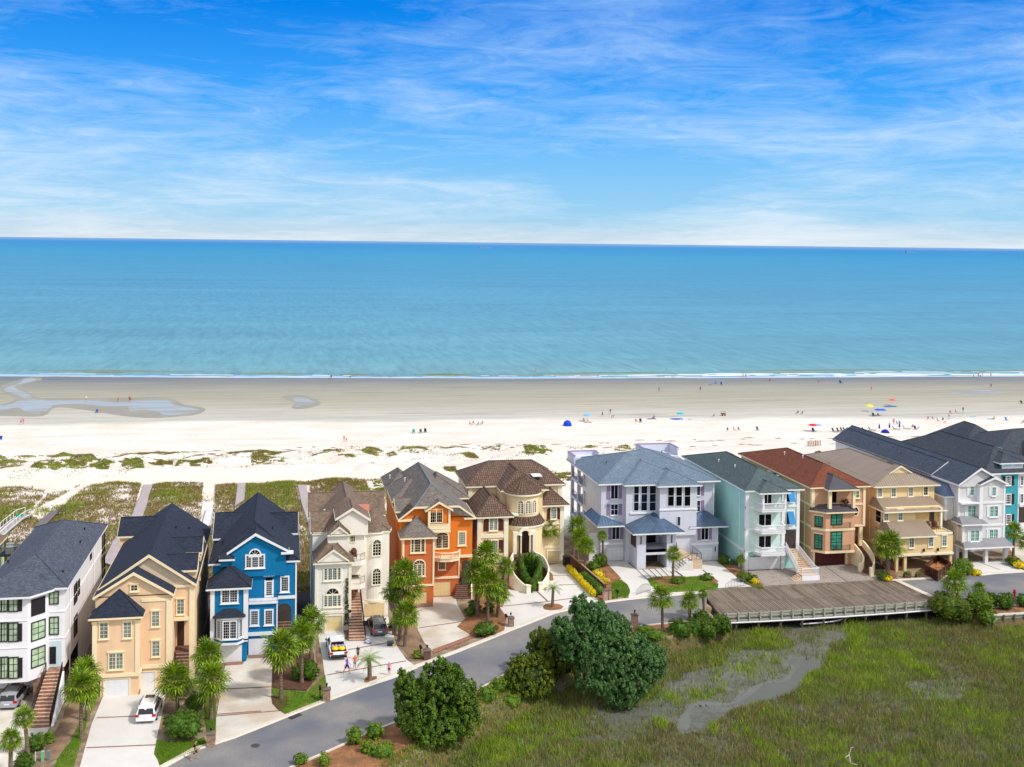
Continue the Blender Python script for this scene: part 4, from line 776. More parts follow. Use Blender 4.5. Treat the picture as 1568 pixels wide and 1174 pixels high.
gable(H, sh_navy, blue, T, -6.45, 0.25, 128.45, 131.7, 11.25, -3.4, 13.25, over=0.35, wz=8.5); rb = MB(); rb.box(-0.6, 0.75, 128.3, 129.2, 10.95, 11.15); rb.build('eave_return', T, H)
roofhip(H, sh_navy, T, -7.3, -5.6, 128.0, 131, 10.75, (-6.5, 129.0), (-6.5, 131), 11.5); MB().box(-7.15, -5.7, 128.3, 129.2, 9.9, 10.7).build('dormer', blue, H)
gable(H, sh_navy, blue, T, 138.2, 143.6, -3.0, 1.35, 10.7, 140.9, 12.55, over=0.25, wz=4, axis='x'); gable(H, sh_navy, blue, T, 137.0, 144.6, -8.55, -4.0, 10.7, 141.2, 12.7, over=0.25, wz=4, axis='x')
vents(H, [(-1.6, 134, 12.4), (-0.4, 131.6, 11.3), (-7.2, 133, 11.2)])
glass_slate = glassmat('slate_glass', lin(84, 104, 110), 0.15)
# 4 ---- ivory house with round tower
ivory = stucco('ivory_stucco', lin(240, 233, 220)); H = house(8, 135, 'ivory stucco beach house with a round corner tower and brown roof'); T = paletrim
wb = MB(); wb.box(3.35, 7.5, 134.4, 139, 0, 8.15); wb.box(4.8, 7.3, 136.0, 139, 8.15, 11.0); wb.box(3.1, 12.3, 139, 152, 0, 10.4); wb.box(7.3, 9.2, 137.6, 139.0, 5.6, 12.6); wb.lathe((10.55, 140.75, 0), [(1.98, 1.9), (1.98, 10.2)], 36); wb.build('wall', ivory, H)
wb = MB(); wb.lathe((10.55, 140.75, 0), [(2.04, 1.75), (2.12, 1.75), (2.12, 2.05), (2.04, 2.05)], 36); wb.box(3.3, 7.55, 134.3, 134.5, 2.1, 2.4); wb.box(7.2, 7.55, 134.3, 134.7, 0, 8.0); wb.box(3.28, 3.55, 134.3, 134.6, 0, 8.0); wb.build('trim', T, H)
MB().box(9.1, 12.2, 138.78, 139.2, 0, 1.85).build('tower_base', ivory, H); gdoor(H, PY(138.78), A6(688, 545), A6(905, 690), door_cream, None)
P1 = PY(134.4); P4 = PY(137.6)
win(H, P1, A6(235, 150), A6(412, 268), 8, 5, T, glass_slate, 0.16, mull=(0.2, 0.5, 0.8), bar=0.02); win(H, P1, A6(235, 452), A6(412, 565), 8, 5, T, glass_slate, 0.16, mull=(0.2, 0.5, 0.8), bar=0.02)
c = P1.at(*A6(324, 438)); win(H, P1, None, None, 1, 1, T, glass_dark, 0.12, arch=0.72, box=(c[0]-0.72, c[0]+0.72, c[1]-0.05, c[1]), sill=False, off=0.02)
gdoor(H, P1, A6(250, 685), A6(430, 848), door_cream, ivory, 0.14)
tv = (Vector((10.55, 140.75))); ang = math.radians(-82)
for z0, z1 in ((7.55, 8.95), (4.0, 5.4)):
    d = Vector((math.cos(ang), math.sin(ang))); tt = Vector((-d.y, d.x)); p = tv+d*1.98; pl = Pl(tuple(p-tt*0.9), tuple(p+tt*0.9)); pl.n = d
    win(H, pl, None, None, 3, 4, T, glass_dark, 0.15, arch=0.5, box=(0.42, 1.38, z0, z1), bar=0.045, sill=False, off=0.03)
win(H, P4, A5(600, 692), A5(657, 830), 3, 4, T, glass_dark, 0.1, arch=0.35, bar=0.04, sill=False)
pane(H, PY(139.0), None, None, mat('mid_brown_door', lin(120, 90, 66)), 'front_door', 0.04, box=(7.6, 8.6, 3.0, 5.3)); win(H, PY(138.98), None, None, 3, 3, T, glass_dark, 0.1, box=(7.6, 8.6, 5.9, 7.3), sill=False)  # door panel in one even brown
bl_ = MB()
for z, yo in ((7.7, 135.9), (4.95, 135.7)): bl_.prism([(7.4, 137.7), (7.4, yo), (8.7, yo), (9.3, yo+0.7), (9.3, 138.8), (8.0, 139.1)], z-0.55, z)
bl_.build('balcony', ivory, H); rl = MB()
for z, yo in ((7.7, 135.9), (4.95, 135.7)):
    rl.rail((7.45, yo+0.05, z), (8.65, yo+0.05, z), 0.85, 0.1, 0.02, 0.01); rl.rail((8.65, yo+0.05, z), (9.25, yo+0.75, z), 0.85, 0.1, 0.02, 0.01); rl.build('balcony_railing', black, H); rl = MB()

b0 = oz(*A6(505, 970)); b1 = oz(*A6(690, 965)); steps(H, (b0[0], b0[1], 0), (b1[0], b1[1], 0), (7.55, 138.2, 3.0), (8.75, 138.2, 3.0), 16, brickstep); MB().box(7.55, 9.0, 138.2, 139.0, 0, 3.0).build('landing', brickstep, H)
rl = MB(); rl.rail((b0[0]-0.05, b0[1], 0.1), (7.5, 138.2, 3.0), 0.95, 0.25, 0.035, 0.02); rl.rail((b1[0]+0.05, b1[1], 0.1), (8.85, 138.2, 3.0), 0.95, 0.25, 0.035, 0.02); rl.build('railing', black, H)
gable(H, sh_brown, ivory, T, 5.7, 9.9, 136.9, 142.2, 12.55, 7.75, 13.75, over=0.3, wz=10.5, zrt=12.35); roofhip(H, sh_brown, T, 3.0, 12.5, 138.9, 152.4, 10.45, (7.3, 142.8), (7.3, 152.3), 13.9)
gable(H, sh_brown, ivory, T, 139.0, 144.6, 2.8, 7.2, 10.5, 141.8, 12.3, over=0.2, wz=8, axis='x'); gable(H, sh_brown, ivory, T, 146.2, 152.4, 2.6, 12.5, 10.6, 149.3, 13.0, over=0.2, wz=8, axis='x')
roofhip(H, sh_brown, T, 4.75, 7.45, 135.7, 139.2, 11.05, (6.1, 137.2), (6.1, 139.2), 12.3); gable(H, sh_brown, ivory, T, 5.15, 7.1, 135.65, 138, 11.12, 6.13, 11.85, over=0.12, rake=0.16, wz=11.1)
roofhip(H, sh_brown, T, 3.05, 7.85, 134.0, 139.2, 8.2, (5.35, 136.6), (5.35, 139.1), 10.5); gable(H, sh_brown, ivory, T, 3.6, 7.2, 133.95, 138, 8.32, 5.4, 9.6, over=0.12, rake=0.18, wz=8.28)
cn = MB(); cn.lathe((10.55, 140.9, 0), [(2.25, 10.35), (0.02, 13.0)], 40); o = cn.build('tower_roof', sh_brown, H); cn = MB(); cn.lathe((10.55, 140.9, 0), [(2.0, 10.12), (2.27, 10.14), (2.27, 10.34), (2.0, 10.34)], 40, cap=False); cn.build('fascia', T, o)
salmon = mat('salmon_panel', lin(232, 150, 130), 0.8, 0.05); q = PY(141.2); MB().pprism(q, [q.at(*A5(700, 352)), q.at(*A5(845, 352)), q.at(*A5(828, 568))], 0, 0.06).build('salmon_panel', salmon, H); vents(H, [(4.6, 143.2, 12.0)], whitetrim)
# 5 ---- orange house
orange = stucco('orange_stucco', lin(224, 124, 44)); terra = stucco('terracotta_stucco', lin(200, 108, 60)); H = house(19, 144, 'orange stucco beach house with grey roof and cream balconies'); T = creamtrim
wb = MB(); wb.box(18.7, 23.75, 145.6, 167, 5.2, 10.3); wb.box(14.4, 23.75, 146, 167, 0, 10.3); wb.add(*[[(14.6, 145.6, 10.2), (23.7, 145.6, 10.2), (21.6, 145.6, 11.6), (16.2, 145.6, 11.6), (14.6, 146.5, 10.2), (23.7, 146.5, 10.2), (21.6, 146.5, 11.6), (16.2, 146.5, 11.6)], [(0, 1, 2, 3), (5, 4, 7, 6), (3, 2, 6, 7), (0, 3, 7, 4), (1, 5, 6, 2)]]); wb.box(14.4, 18.7, 145.6, 146, 8, 10.2); wb.box(17.9, 20.6, 144.6, 146, 8.8, 11.5)
wb.build('wall', orange, H)
wb = MB(); wb.box(14.45, 18.4, 142.9, 146, 0, 8.45); wb.box(18.4, 22.1, 145.5, 146.0, 0, 5.2); wb.build('lower_wall', terra, H); P1 = PY(142.9); P2 = PY(145.5); P3 = PY(145.6); P5 = PY(144.6)
tr = MB(); tr.box(14.4, 14.62, 142.82, 143.1, 2.4, 8.3); tr.box(18.25, 18.48, 142.82, 143.1, 2.4, 8.3); tr.box(14.4, 18.5, 142.8, 143.0, 2.2, 2.45); tr.box(18.5, 22.15, 145.4, 145.6, 2.25, 2.55); tr.box(21.95, 22.15, 145.4, 145.7, 2.5, 5.3); tr.box(22.15, 23.8, 145.5, 145.7, 4.9, 5.25); tr.box(17.75, 20.75, 144.4, 145.6, 8.55, 8.8); tr.box(17.8, 18.05, 144.45, 144.8, 8.8, 11.4); tr.box(20.45, 20.7, 144.45, 144.8, 8.8, 11.4); tr.box(18.05, 20.45, 144.45, 144.6, 8.8, 9.7); tr.build('trim', T, H)
win(H, P1, A8(222, 190), A8(365, 325), 9, 5, T, glass_dark, 0.15, mull=(0.2, 0.72), bar=0.02); win(H, P1, A8(250, 470), A8(365, 590), 7, 5, T, glass_dark, 0.15, arch=0.5, mull=(0.3, 0.75), bar=0.02)
win(H, P3, A8(755, 110), A8(820, 242), 4, 6, T, glass_grey, 0.18, bar=0.02); win(H, P2, A8(530, 392), A8(595, 518), 4, 6, T, glass_dark, 0.15, bar=0.02); win(H, P3, A8(500, 150), A8(628, 280), 6, 5, T, glass_dark, 0.2, arch=0.4, mull=(0.5,), bar=0.02, name='balcony_door', sill=False)
win(H, P5, A7(583, 628), A7(718, 775), 6, 4, T, glass_dark, 0.1, mull=(0.5,), bar=0.02, name='balcony_door', sill=False); gdoor(H, P1, A8(255, 780), A8(395, 905), door_cream, terra); gdoor(H, P2, A8(465, 665), A8(660, 822), door_cream, terra)
MB().pprism(P3, [(22.35, 0.1), (23.5, 0.1), (23.5, 4.1)]+[(22.92+0.58*math.cos(math.pi*i/10), 4.1+0.55*math.sin(math.pi*i/10)) for i in range(11)]+[(22.35, 4.1)], 0.38, 0.41).build('arched_opening', interior, H)
def baluster_row(mb, p, q, z, h=0.85, n=12, r=0.05):
    p = Vector(p); q = Vector(q); d = (q-p); u = d.normalized(); m = Vector((-u.y, u.x))*0.09
    for zz0, zz1 in ((z, z+0.1), (z+h-0.12, z+h)): mb.prism([tuple(p-m), tuple(q-m), tuple(q+m), tuple(p+m)], zz0, zz1)
    for i in range(n+1):
        c = p+d*(i/n); mb.lathe((c.x, c.y, z), [(r*0.7, 0.1), (r*1.25, 0.1+h*0.28), (r*0.6, 0.1+h*0.55), (r*0.8, h-0.12)], 6)
bc = MB(); pts = [(18.45, 145.3), (18.5, 144.6), (19.4, 144.0), (20.7, 143.9), (21.8, 144.4), (22.15, 145.4)]; bc.prism(pts+[(22.15, 145.6), (18.45, 145.6)], 4.85, 5.25)
bc.build('balcony', T, H); bb = MB()
for p, q in zip(pts, pts[1:]): baluster_row(bb, p, q, 5.25, 0.8, max(2, int((Vector(q)-Vector(p)).length/0.2)))
baluster_row(bb, (18.1, 144.5), (20.4, 144.5), 9.0, 0.7, 13, 0.04); bb.build('balustrade', T, H)
q = [oz(*A8(700, 860)), oz(*A8(885, 858))]; steps(H, (q[0][0], q[0][1], 0), (q[1][0], q[1][1], 0), (22.3, 147.0, 2.9), (23.7, 147.0, 2.9), 15, brickstep_dk); sw = MB(); sw.add([(q[1][0]+0.05, q[1][1], 0), (23.8, 147, 0), (23.8, 147, 3.8), (q[1][0]+0.05, q[1][1], 0.9), (q[1][0]+0.25, q[1][1], 0), (24.0, 147, 0), (24.0, 147, 3.8), (q[1][0]+0.25, q[1][1], 0.9)], [(0, 1, 2, 3), (5, 4, 7, 6), (3, 2, 6, 7), (0, 3, 7, 4)]); sw.build('stair_wall', T, H)
r = MB(); V = [(14.05, 145.1, 10.2), (16.1, 145.1, 11.75), (21.9, 145.1, 11.75), (24.1, 145.1, 10.2), (18.6, 148.0, 14.1), (18.6, 163, 14.1), (14.05, 167.4, 10.2), (24.1, 167.4, 10.2)]
r.add(V, [(1, 2, 4), (2, 3, 7, 5, 4), (0, 1, 4, 5, 6), (6, 5, 7), (0, 6, 7, 3, 2, 1)]); o = r.build('roof', sh_grey, H); fixn(o); c = MB()
for a, b in ((1, 4), (2, 4), (4, 5), (5, 6), (5, 7)): c.tube(V[a], V[b], 0.08, 5)
c.build('ridge_cap', mat('verdigris_ridge', lin(110, 128, 130), 0.8), o)
t = MB(); pp = PY(145.1)
for (a, b), (c_, d) in (((14.0, 10.2), (16.1, 11.8)), ((16.1, 11.8), (21.9, 11.8)), ((21.9, 11.8), (24.15, 10.2))): t.pprism(pp, [(a, b-0.22), (a, b+0.04), (c_, d+0.04), (c_, d-0.22)], 0.003, 0.05)
t.box(14.0, 16.0, 145.0, 145.7, 9.98, 10.16); t.box(22.6, 24.15, 145.0, 145.7, 9.98, 10.16); t.box(24.1, 24.15, 145.1, 167.4, 10.0, 10.2); t.box(14.0, 14.05, 145.1, 167.4, 10.0, 10.2); t.build('rake_board', T, o)
gable(H, sh_grey, orange, T, 17.45, 21.0, 144.25, 148.5, 11.4, 19.2, 12.45, over=0.3, wz=11.2, rake=0.2); roofhip(H, sh_grey, T, 14.05, 18.75, 142.5, 145.7, 8.5, (16.3, 144.9), (16.3, 145.65), 10.6)
roofhip(H, sh_grey, T, 18.6, 24.55, 153.4, 162, 10.9, (20.6, 157.5), (20.8, 160), 13.3); roofhip(H, sh_grey, T, 13.9, 18.6, 153.2, 163, 10.8, (17.0, 157.5), (17.0, 160), 13.0); roofhip(H, sh_grey, T, 13.75, 18, 160, 170, 10.6, (16, 164), (16, 167), 12.6)
gable(H, sh_grey, orange, T, 147.8, 151.6, 13.9, 16.5, 10.6, 149.7, 11.9, over=0.2, wz=8, axis='x'); vents(H, [(16.0, 156.5, 12.9), (14.5, 163, 12)], whitetrim)
# 6 ---- cream villa with horseshoe stair
cream = stucco('cream_stucco', lin(238, 214, 168)); H = house(32, 153, 'cream villa with brown tile roofs and a horseshoe staircase'); T = paletrim
wb = MB(); wb.box(25.5, 29.6, 151.5, 160, 0, 8.6); wb.box(25.6, 39.2, 160.3, 170.5, 0, 10.95); wb.box(29.6, 35.7, 157, 160.3, 0, 10.9); wb.lathe((32.6, 156.1, 0), [(2.75, 0), (2.75, 6.6)], 40); wb.lathe((32.6, 156.1, 0), [(2.3, 6.6), (2.3, 10.95)], 40); wb.box(35.6, 39.0, 157.9, 160.3, 0, 8.4); wb.build('wall', cream, H)
tr = MB(); tr.box(25.4, 29.7, 151.4, 151.6, 5.75, 6.2); tr.box(25.4, 25.9, 151.38, 151.7, 0, 8.5); tr.box(29.1, 29.7, 151.38, 151.7, 0, 8.5); tr.box(25.4, 29.7, 151.36, 151.6, 2.3, 2.7); tr.build('trim', T, H); tr = MB(); tr.box(38.5, 39.1, 157.8, 158.1, 0, 8.3); tr.box(25.5, 26.1, 160.2, 160.5, 8, 10.8); tr.box(38.7, 39.3, 160.2, 160.5, 8, 10.8); tr.box(35.55, 36.1, 157.8, 158.1, 0, 8.3); tr.box(35.6, 39.1, 157.82, 158.0, 2.2, 2.5); tr.box(35.6, 39.1, 157.82, 158.0, 5.6, 5.8)
tr.build('trim', T, H); tr = MB(); tr.lathe((32.6, 156.1, 0), [(2.76, 6.05), (2.86, 6.05), (2.92, 6.6), (2.76, 6.6)], 40, cap=False); tr.build('trim', T, H)
P1 = PY(151.5); P6 = PY(157.9)
win(H, P1, B2(235, 138), B2(322, 242), 5, 5, T, glass_grey, 0.13, arch=0.62, shut=shutter_brown, sw=0.72, mull=(0.5,), bar=0.02); win(H, P1, B2(235, 375), B2(325, 510), 4, 5, T, glass_grey, 0.13, shut=shutter_brown, sw=0.72, bar=0.02); win(H, P6, B1(1230, 705), B1(1292, 812), 4, 5, T, glass_grey, 0.12, arch=0.45, shut=shutter_brown, sw=0.5, bar=0.02)
cv_ = Vector((32.6, 156.1))
for i, (dx) in enumerate((-15.5, 10.0, 34.5)):
    ang = math.radians(-90-2+dx); d = Vector((math.cos(ang), math.sin(ang))); tt = Vector((-d.y, d.x)); p = cv_+d*2.27; pl = Pl(tuple(p-tt*0.6), tuple(p+tt*0.6)); pl.n = d
    win(H, pl, None, None, 4, 5, T, glass_dark, 0.1, arch=0.33, box=(0.26, 0.94, 8.35, 9.75), mull=(0.5,), bar=0.03, sill=False, off=0.03)
gdoor(H, P6, B2(930, 500), B2(1072, 635), mat('tan_garage_door', lin(204, 186, 146), 0.6, 0.06, pattern=(0.6, 0.5, 0.012), c2=lin(200, 182, 142), mortar=lin(170, 152, 112), offset=0), T, 0.16)
rw = MB(); c = P6.at(*B2(902, 300)); rw.pprism(P6, [(c[0]+0.38*math.cos(2*math.pi*i/16), c[1]+0.38*math.sin(2*math.pi*i/16)) for i in range(16)], 0, 0.08); o = rw.build('round_window', T, H); MB().pprism(P6, [(c[0]+0.26*math.cos(2*math.pi*i/16), c[1]+0.26*math.sin(2*math.pi*i/16)) for i in range(16)], 0.08, 0.1).build('pane', glass_dark, o)
# portal
Pp = PY(152.9); pt_ = MB(); pt_.box(30.7, 31.2, 152.8, 153.7, 3.0, 5.6); pt_.box(33.45, 33.95, 152.8, 153.7, 3.0, 5.6); pt_.box(30.7, 31.9, 152.8, 153.7, 5.6, 6.0); pt_.box(32.85, 33.95, 152.8, 153.7, 5.6, 6.0)
k = 14; cx_, zc_ = 32.37, 5.6
for i in range(k):
    a0, a1 = math.pi*i/k, math.pi*(i+1)/k; pt_.pprism(Pp, [(cx_+0.62*math.cos(a0), zc_+0.62*math.sin(a0)), (cx_+0.62*math.cos(a1), zc_+0.62*math.sin(a1)), (cx_+1.0*math.cos(a1), zc_+1.0*math.sin(a1)), (cx_+1.0*math.cos(a0), zc_+1.0*math.sin(a0))], -0.5, 0.12)
for x in (31.75, 33.0): pt_.lathe((x, 152.75, 3.0), [(0.16, 0), (0.11, 0.15), (0.1, 2.4), (0.16, 2.6)], 10)
pt_.build('portal', T, H); MB().pprism(Pp, [(31.6, 3.0), (33.15, 3.0), (33.15, 5.6)]+[(32.37+0.78*math.cos(math.pi*i/10), 5.6+0.62*math.sin(math.pi*i/10)) for i in range(11)]+[(31.6, 5.6)], -0.42, -0.38).build('front_door', mat('deep_brown_door', lin(52, 28, 22), 0.4), H)
# roofs
r = sh_tile; roofhip(H, r, T, 25.1, 39.7, 159.9, 170.9, 11.0, (29.2, 165.2), (35.8, 165.2), 13.6); roofhip(H, r, T, 29.5, 36.5, 156.4, 165, 11.05, (32.5, 159.5), (32.3, 164.9), 13.35); roofhip(H, r, T, 25.05, 30.4, 151.1, 161, 8.7, (27.7, 154.2), (27.7, 160.6), 11.0); roofhip(H, r, T, 35.3, 39.8, 157.4, 161.5, 8.5, (37.5, 159.4), (37.5, 161.4), 10.5)
cn = MB(); cn.lathe((32.6, 156.1, 0), [(2.68, 11.0), (0.02, 13.3)], 40)
o = cn.build('tower_roof', r, H); cn = MB()
for i in range(30): a = 2*math.pi*i/30; cn.tube((32.6+2.68*math.cos(a), 156.1+2.68*math.sin(a), 11.02), (32.6, 156.1, 13.33), 0.075, 4, 0.02)
cn.build('tile_rolls', r, o); cn = MB(); cn.lathe((32.6, 156.1, 0), [(2.3, 10.72), (2.7, 10.78), (2.7, 10.99), (2.3, 10.99)], 40, cap=False); cn.build('fascia', T, o)
cn = MB(); cn.lathe((32.6, 156.1, 0), [(3.15, 6.75), (2.32, 7.85)], 40, cap=False); 
for i in range(44): a = 2*math.pi*i/44; cn.tube((32.6+3.15*math.cos(a), 156.1+3.15*math.sin(a), 6.77), (32.6+2.32*math.cos(a), 156.1+2.32*math.sin(a), 7.88), 0.07, 4)
o = cn.build('skirt_roof', r, H); cn = MB(); cn.lathe((32.6, 156.1, 0), [(2.8, 6.5), (3.17, 6.55), (3.17, 6.74), (2.8, 6.74)], 40, cap=False); cn.build('fascia', T, o)
gl = mat('pale_green_terrace', lin(214, 226, 212), 0.2, 0.2, 0.5, spec=0.6); MB().box(29.62, 31.4, 152.6, 160.2, 8.3, 8.42).build('terrace', gl, H); MB().box(35.0, 36.4, 160.5, 164, 12.0, 12.15).build('skylight', mat('white_deck', lin(240, 240, 240), 0.5), H)
# horseshoe stairs
def smooth(pts, sub=6):
    out = []; n = len(pts)
    for i in range(n-1):
        p0, p1, p2, p3 = (Vector(pts[max(i-1, 0)]), Vector(pts[i]), Vector(pts[i+1]), Vector(pts[min(i+2, n-1)]))
        for kx in range(sub): t = kx/sub; out.append(0.5*((2*p1)+(p2-p0)*t+(2*p0-5*p1+4*p2-p3)*t*t+(3*p1-p0-3*p2+p3)*t**3))
    out.append(Vector(pts[-1])); return out
S_ = empty('horseshoe_staircase', (32.3, 149, 0), 'twin curved brick staircase with cream balustrades below the villa portal', 'staircase')
def curve3(lst): return smooth([(*oz(*B2(x, y), z), z) for x, y, z in lst])
for outer, inner, nm in (([(515, 520, 3.7), (478, 600, 3.3), (485, 680, 2.8), (520, 760, 2.2), (580, 835, 1.6), (640, 890, 1.1), (697, 930, 0.85)], [(590, 530, 3.0), (590, 600, 2.5), (615, 690, 1.9), (650, 770, 1.3), (690, 840, 0.7), (720, 880, 0.3), (740, 905, 0.05)], 'l'),
                        ([(775, 505, 3.7), (850, 540, 3.3), (905, 600, 2.8), (938, 690, 2.1), (928, 770, 1.5), (885, 845, 1.05), (842, 900, 0.85)], [(770, 540, 3.0), (820, 585, 2.5), (850, 650, 1.9), (845, 730, 1.3), (815, 800, 0.7), (780, 860, 0.3), (755, 900, 0.05)], 'r')):
    O = curve3(outer); I = curve3(inner); n = len(O); wl = MB(); stp = MB()
    for i in range(n-1):
        a, b = O[i], O[i+1]; d = (b-a).to_2d().normalized(); m = Vector((-d.y, d.x))*0.1
        wl.add([(a.x-m.x, a.y-m.y, -0.1), (b.x-m.x, b.y-m.y, -0.1), (b.x+m.x, b.y+m.y, -0.1), (a.x+m.x, a.y+m.y, -0.1), (a.x-m.x, a.y-m.y, max(a.z-0.72, 0)), (b.x-m.x, b.y-m.y, max(b.z-0.72, 0)), (b.x+m.x, b.y+m.y, max(b.z-0.72, 0)), (a.x+m.x, a.y+m.y, max(a.z-0.72, 0))], [(0, 3, 2, 1), (4, 5, 6, 7), (0, 1, 5, 4), (1, 2, 6, 5), (2, 3, 7, 6), (3, 0, 4, 7)])
        wl.tube(a-Vector((0, 0, 0.06)), b-Vector((0, 0, 0.06)), 0.11, 6)
        for t in (0, 0.5): c = a.lerp(b, t); wl.lathe((c.x, c.y, c.z-0.75), [(0.04, 0), (0.075, 0.25), (0.04, 0.5), (0.05, 0.7)], 5)
        zt = (I[i].z+I[i+1].z)/2; pa, pb, pc, pd = O[i], O[i+1], I[i+1], I[i]
        for j in range(1): stp.prism([(pa.x, pa.y), (pb.x, pb.y), (pc.x, pc.y), (pd.x, pd.y)], -0.05, max(zt, 0.05)*1.0)
    e = O[-1]; wl.box(e.x-0.28, e.x+0.28, e.y-0.28, e.y+0.28, 0, 1.05); wl.box(e.x-0.34, e.x+0.34, e.y-0.34, e.y+0.34, 1.05, 1.15)
    fixn(wl.build('balustrade', T, S_)); fixn(stp.build('steps', brickstep_dk, S_))
q = [oz(*B2(x, y)) for x, y in ((700, 905), (835, 905), (850, 970), (770, 990), (695, 970))]; flat('brick_landing', [q], brick, 0.075)
MB().prism([(30.3, 151.3), (34.2, 151.3), (34.3, 153.2), (30.2, 153.2)], 0, 3.0).build('landing', brickstep_dk, S_)
# 7 ---- lilac house
lilac = stucco('lilac_stucco', lin(206, 208, 220), 0.05); H = house(53, 155, 'large pale lilac house with blue grey roofs and purple shutters'); T = whitetrim
wb = MB(); wb.box(44.6, 61.9, 158.2, 168, 0, 11.25); wb.box(44.6, 48.2, 157.9, 158.2, 0, 11.25); wb.box(46.6, 61.9, 168, 176, 0, 11.25); wb.box(48.0, 53, 156.7, 158.2, 0, 11.2); wb.box(52.6, 58.2, 155.3, 158.2, 4.0, 11.3); wb.box(53.4, 57.4, 155.6, 158.2, 0, 4.0); wb.box(57.5, 61.8, 155.9, 158.2, 0, 5.1)
for z in (2.9, 5.8, 8.7): wb.box(44.6, 46.6, 168, 176, z-0.35, z)
wb.box(44.6, 46.6, 168, 176, 10.9, 11.25)
for y in (171.5, 175.6): wb.box(44.6, 45.1, y, y+0.4, 0, 10.9)
wb.build('wall', lilac, H)
pb = MB(); pb.box(48.6, 49.9, 153.1, 156.7, 0, 5.2); pb.box(53.0, 54.3, 153.1, 156.7, 0, 5.2); pb.box(49.9, 53.0, 153.1, 156.7, 2.35, 2.7); pb.box(49.9, 53.0, 153.1, 153.5, 2.0, 2.7); pb.box(49.9, 53.0, 153.1, 156.7, 5.05, 5.2); pb.build('porch', lilac, H)
rl = MB(); rl.rail((49.9, 153.25, 2.7), (53.0, 153.25, 2.7), 0.85, 3.0, 0.025, 0.02)
for k in (0.3, 0.5, 0.7): rl.tube((49.9, 153.25, 2.7+k), (53, 153.25, 2.7+k), 0.012, 4)
for z in (2.9, 5.8, 8.7):
    rl.rail((44.75, 168, z), (44.75, 175.7, z), 0.95, 0.3, 0.03, 0.015)
rl.build('railing', black, H)
tr = MB(); tr.box(44.55, 48.0, 157.82, 157.95, 2.35, 2.65); tr.box(57.45, 61.85, 155.82, 155.95, 2.35, 2.65); tr.box(52.55, 58.3, 155.2, 155.4, 7.7, 7.9); tr.box(48.6, 51.9, 156.55, 156.72, 7.0, 7.3); tr.box(61.8, 61.95, 158.1, 158.3, 0, 11); tr.build('trim', T, H)
PL = PY(157.9); PM = PY(156.7); PN = PY(155.3); PQ = PY(158.2); PR = PY(155.9)
win(H, PL, B3(550, 562), B3(635, 738), 2, 1, T, glass_navy, 0.07, shut=shutter_lilac, sw=0.55, bar=0.05); win(H, PL, B3(550, 815), B3(635, 945), 2, 2, T, glass_navy, 0.07, shut=shutter_lilac, sw=0.55, bar=0.05); win(H, PL, B5(205, 125), B5(285, 260), 2, 1, T, glass_navy, 0.07, shut=shutter_lilac, sw=0.5, bar=0.06)
for a, b in ((846, 902), (940, 1010), (1048, 1122)): win(H, PM, B3(a, 572), B3(b, 892), 1, 3, T, glass_navy, 0.06, bar=0.05, sill=False)
for a, b in ((360, 432), (465, 535), (572, 643)): win(H, PN, B4(a, 580), B4(b, 832), 1, 2, T, glass_dark, 0.06, bar=0.05, sill=False)
win(H, PN, B4(480, 972), B4(516, 1085), 1, 1, T, glass_dark, 0.05, sill=False)
win(H, PQ, B4(690, 580), B4(770, 695), 2, 1, T, glass_dark, 0.07, shut=shutter_lilac, sw=0.55, bar=0.05); win(H, PQ, B4(690, 768), B4(770, 902), 2, 2, T, glass_dark, 0.07, shut=shutter_lilac, sw=0.55, bar=0.05); win(H, PR, B5(1225, 122), B5(1300, 265), 2, 1, T, glass_dark, 0.07, shut=shutter_lilac, sw=0.5, bar=0.06)
gdoor(H, PL, B5(140, 368), B5(328, 510), door_white, None); gdoor(H, PR, B5(1190, 370), B5(1345, 512), door_white, None)
pane(H, PY(156.68), None, None, glass_dark, 'porch_doors', 0.03, box=(50.3, 52.5, 2.75, 4.9)); pane(H, PY(156.68), None, None, interior, 'garage_opening', 0.03, box=(50.2, 52.8, 0.05, 2.0))
for pl, x in ((PY(153.1), 49.15), (PY(153.1), 53.7)): MB().pbox(pl, x-0.06, x+0.06, 3.6, 4.7, 0, 0.1).build('wall_lamp', black, H)
for x, pl in ((44.95, PL), (61.35, PR)): MB().pbox(pl, x-0.06, x+0.06, 1.3, 2.0, 0, 0.1).build('wall_lamp', black, H)
PS7 = Pl((44.6, 176), (44.6, 157.9))
for z0, z1 in ((9.0, 10.8), (6.1, 8.3), (3.2, 5.3)): win(H, PS7, None, None, 1, 2, T, glass_navy, 0.07, box=(8.6, 10.2, z0, z1), sill=False)
PS8 = Pl((48.6, 156.7), (48.6, 153.1)); pane(H, PS8, None, None, interior, 'porch_side_opening', 0.03, box=(0.6, 3.0, 2.9, 4.9))
roofhip(H, sh_blue, T, 44.0, 62.6, 157.3, 176.5, 11.35, (50.8, 165.9), (54.6, 168.2), 14.3); roofhip(H, sh_blue, T, 47.5, 58.7, 156.0, 170, 11.38, (52.4, 163.6), (52.8, 166), 13.35); roofhip(H, sh_blue, T, 52.1, 58.8, 154.7, 162, 11.36, (55.4, 159.0), (55.4, 161), 12.7)
roofhip(H, seam_blue, T, 43.7, 47.8, 156.5, 164, 5.45, (44.7, 158.0), (44.7, 163), 6.7); roofhip(H, seam_blue, T, 47.7, 55.4, 152.2, 156.8, 5.3, (50.9, 155.5), (52.2, 156.7), 7.1); roofhip(H, seam_blue, T, 57.1, 63.1, 155.2, 158.4, 5.15, (59.3, 157.6), (60.8, 158.3), 6.7)
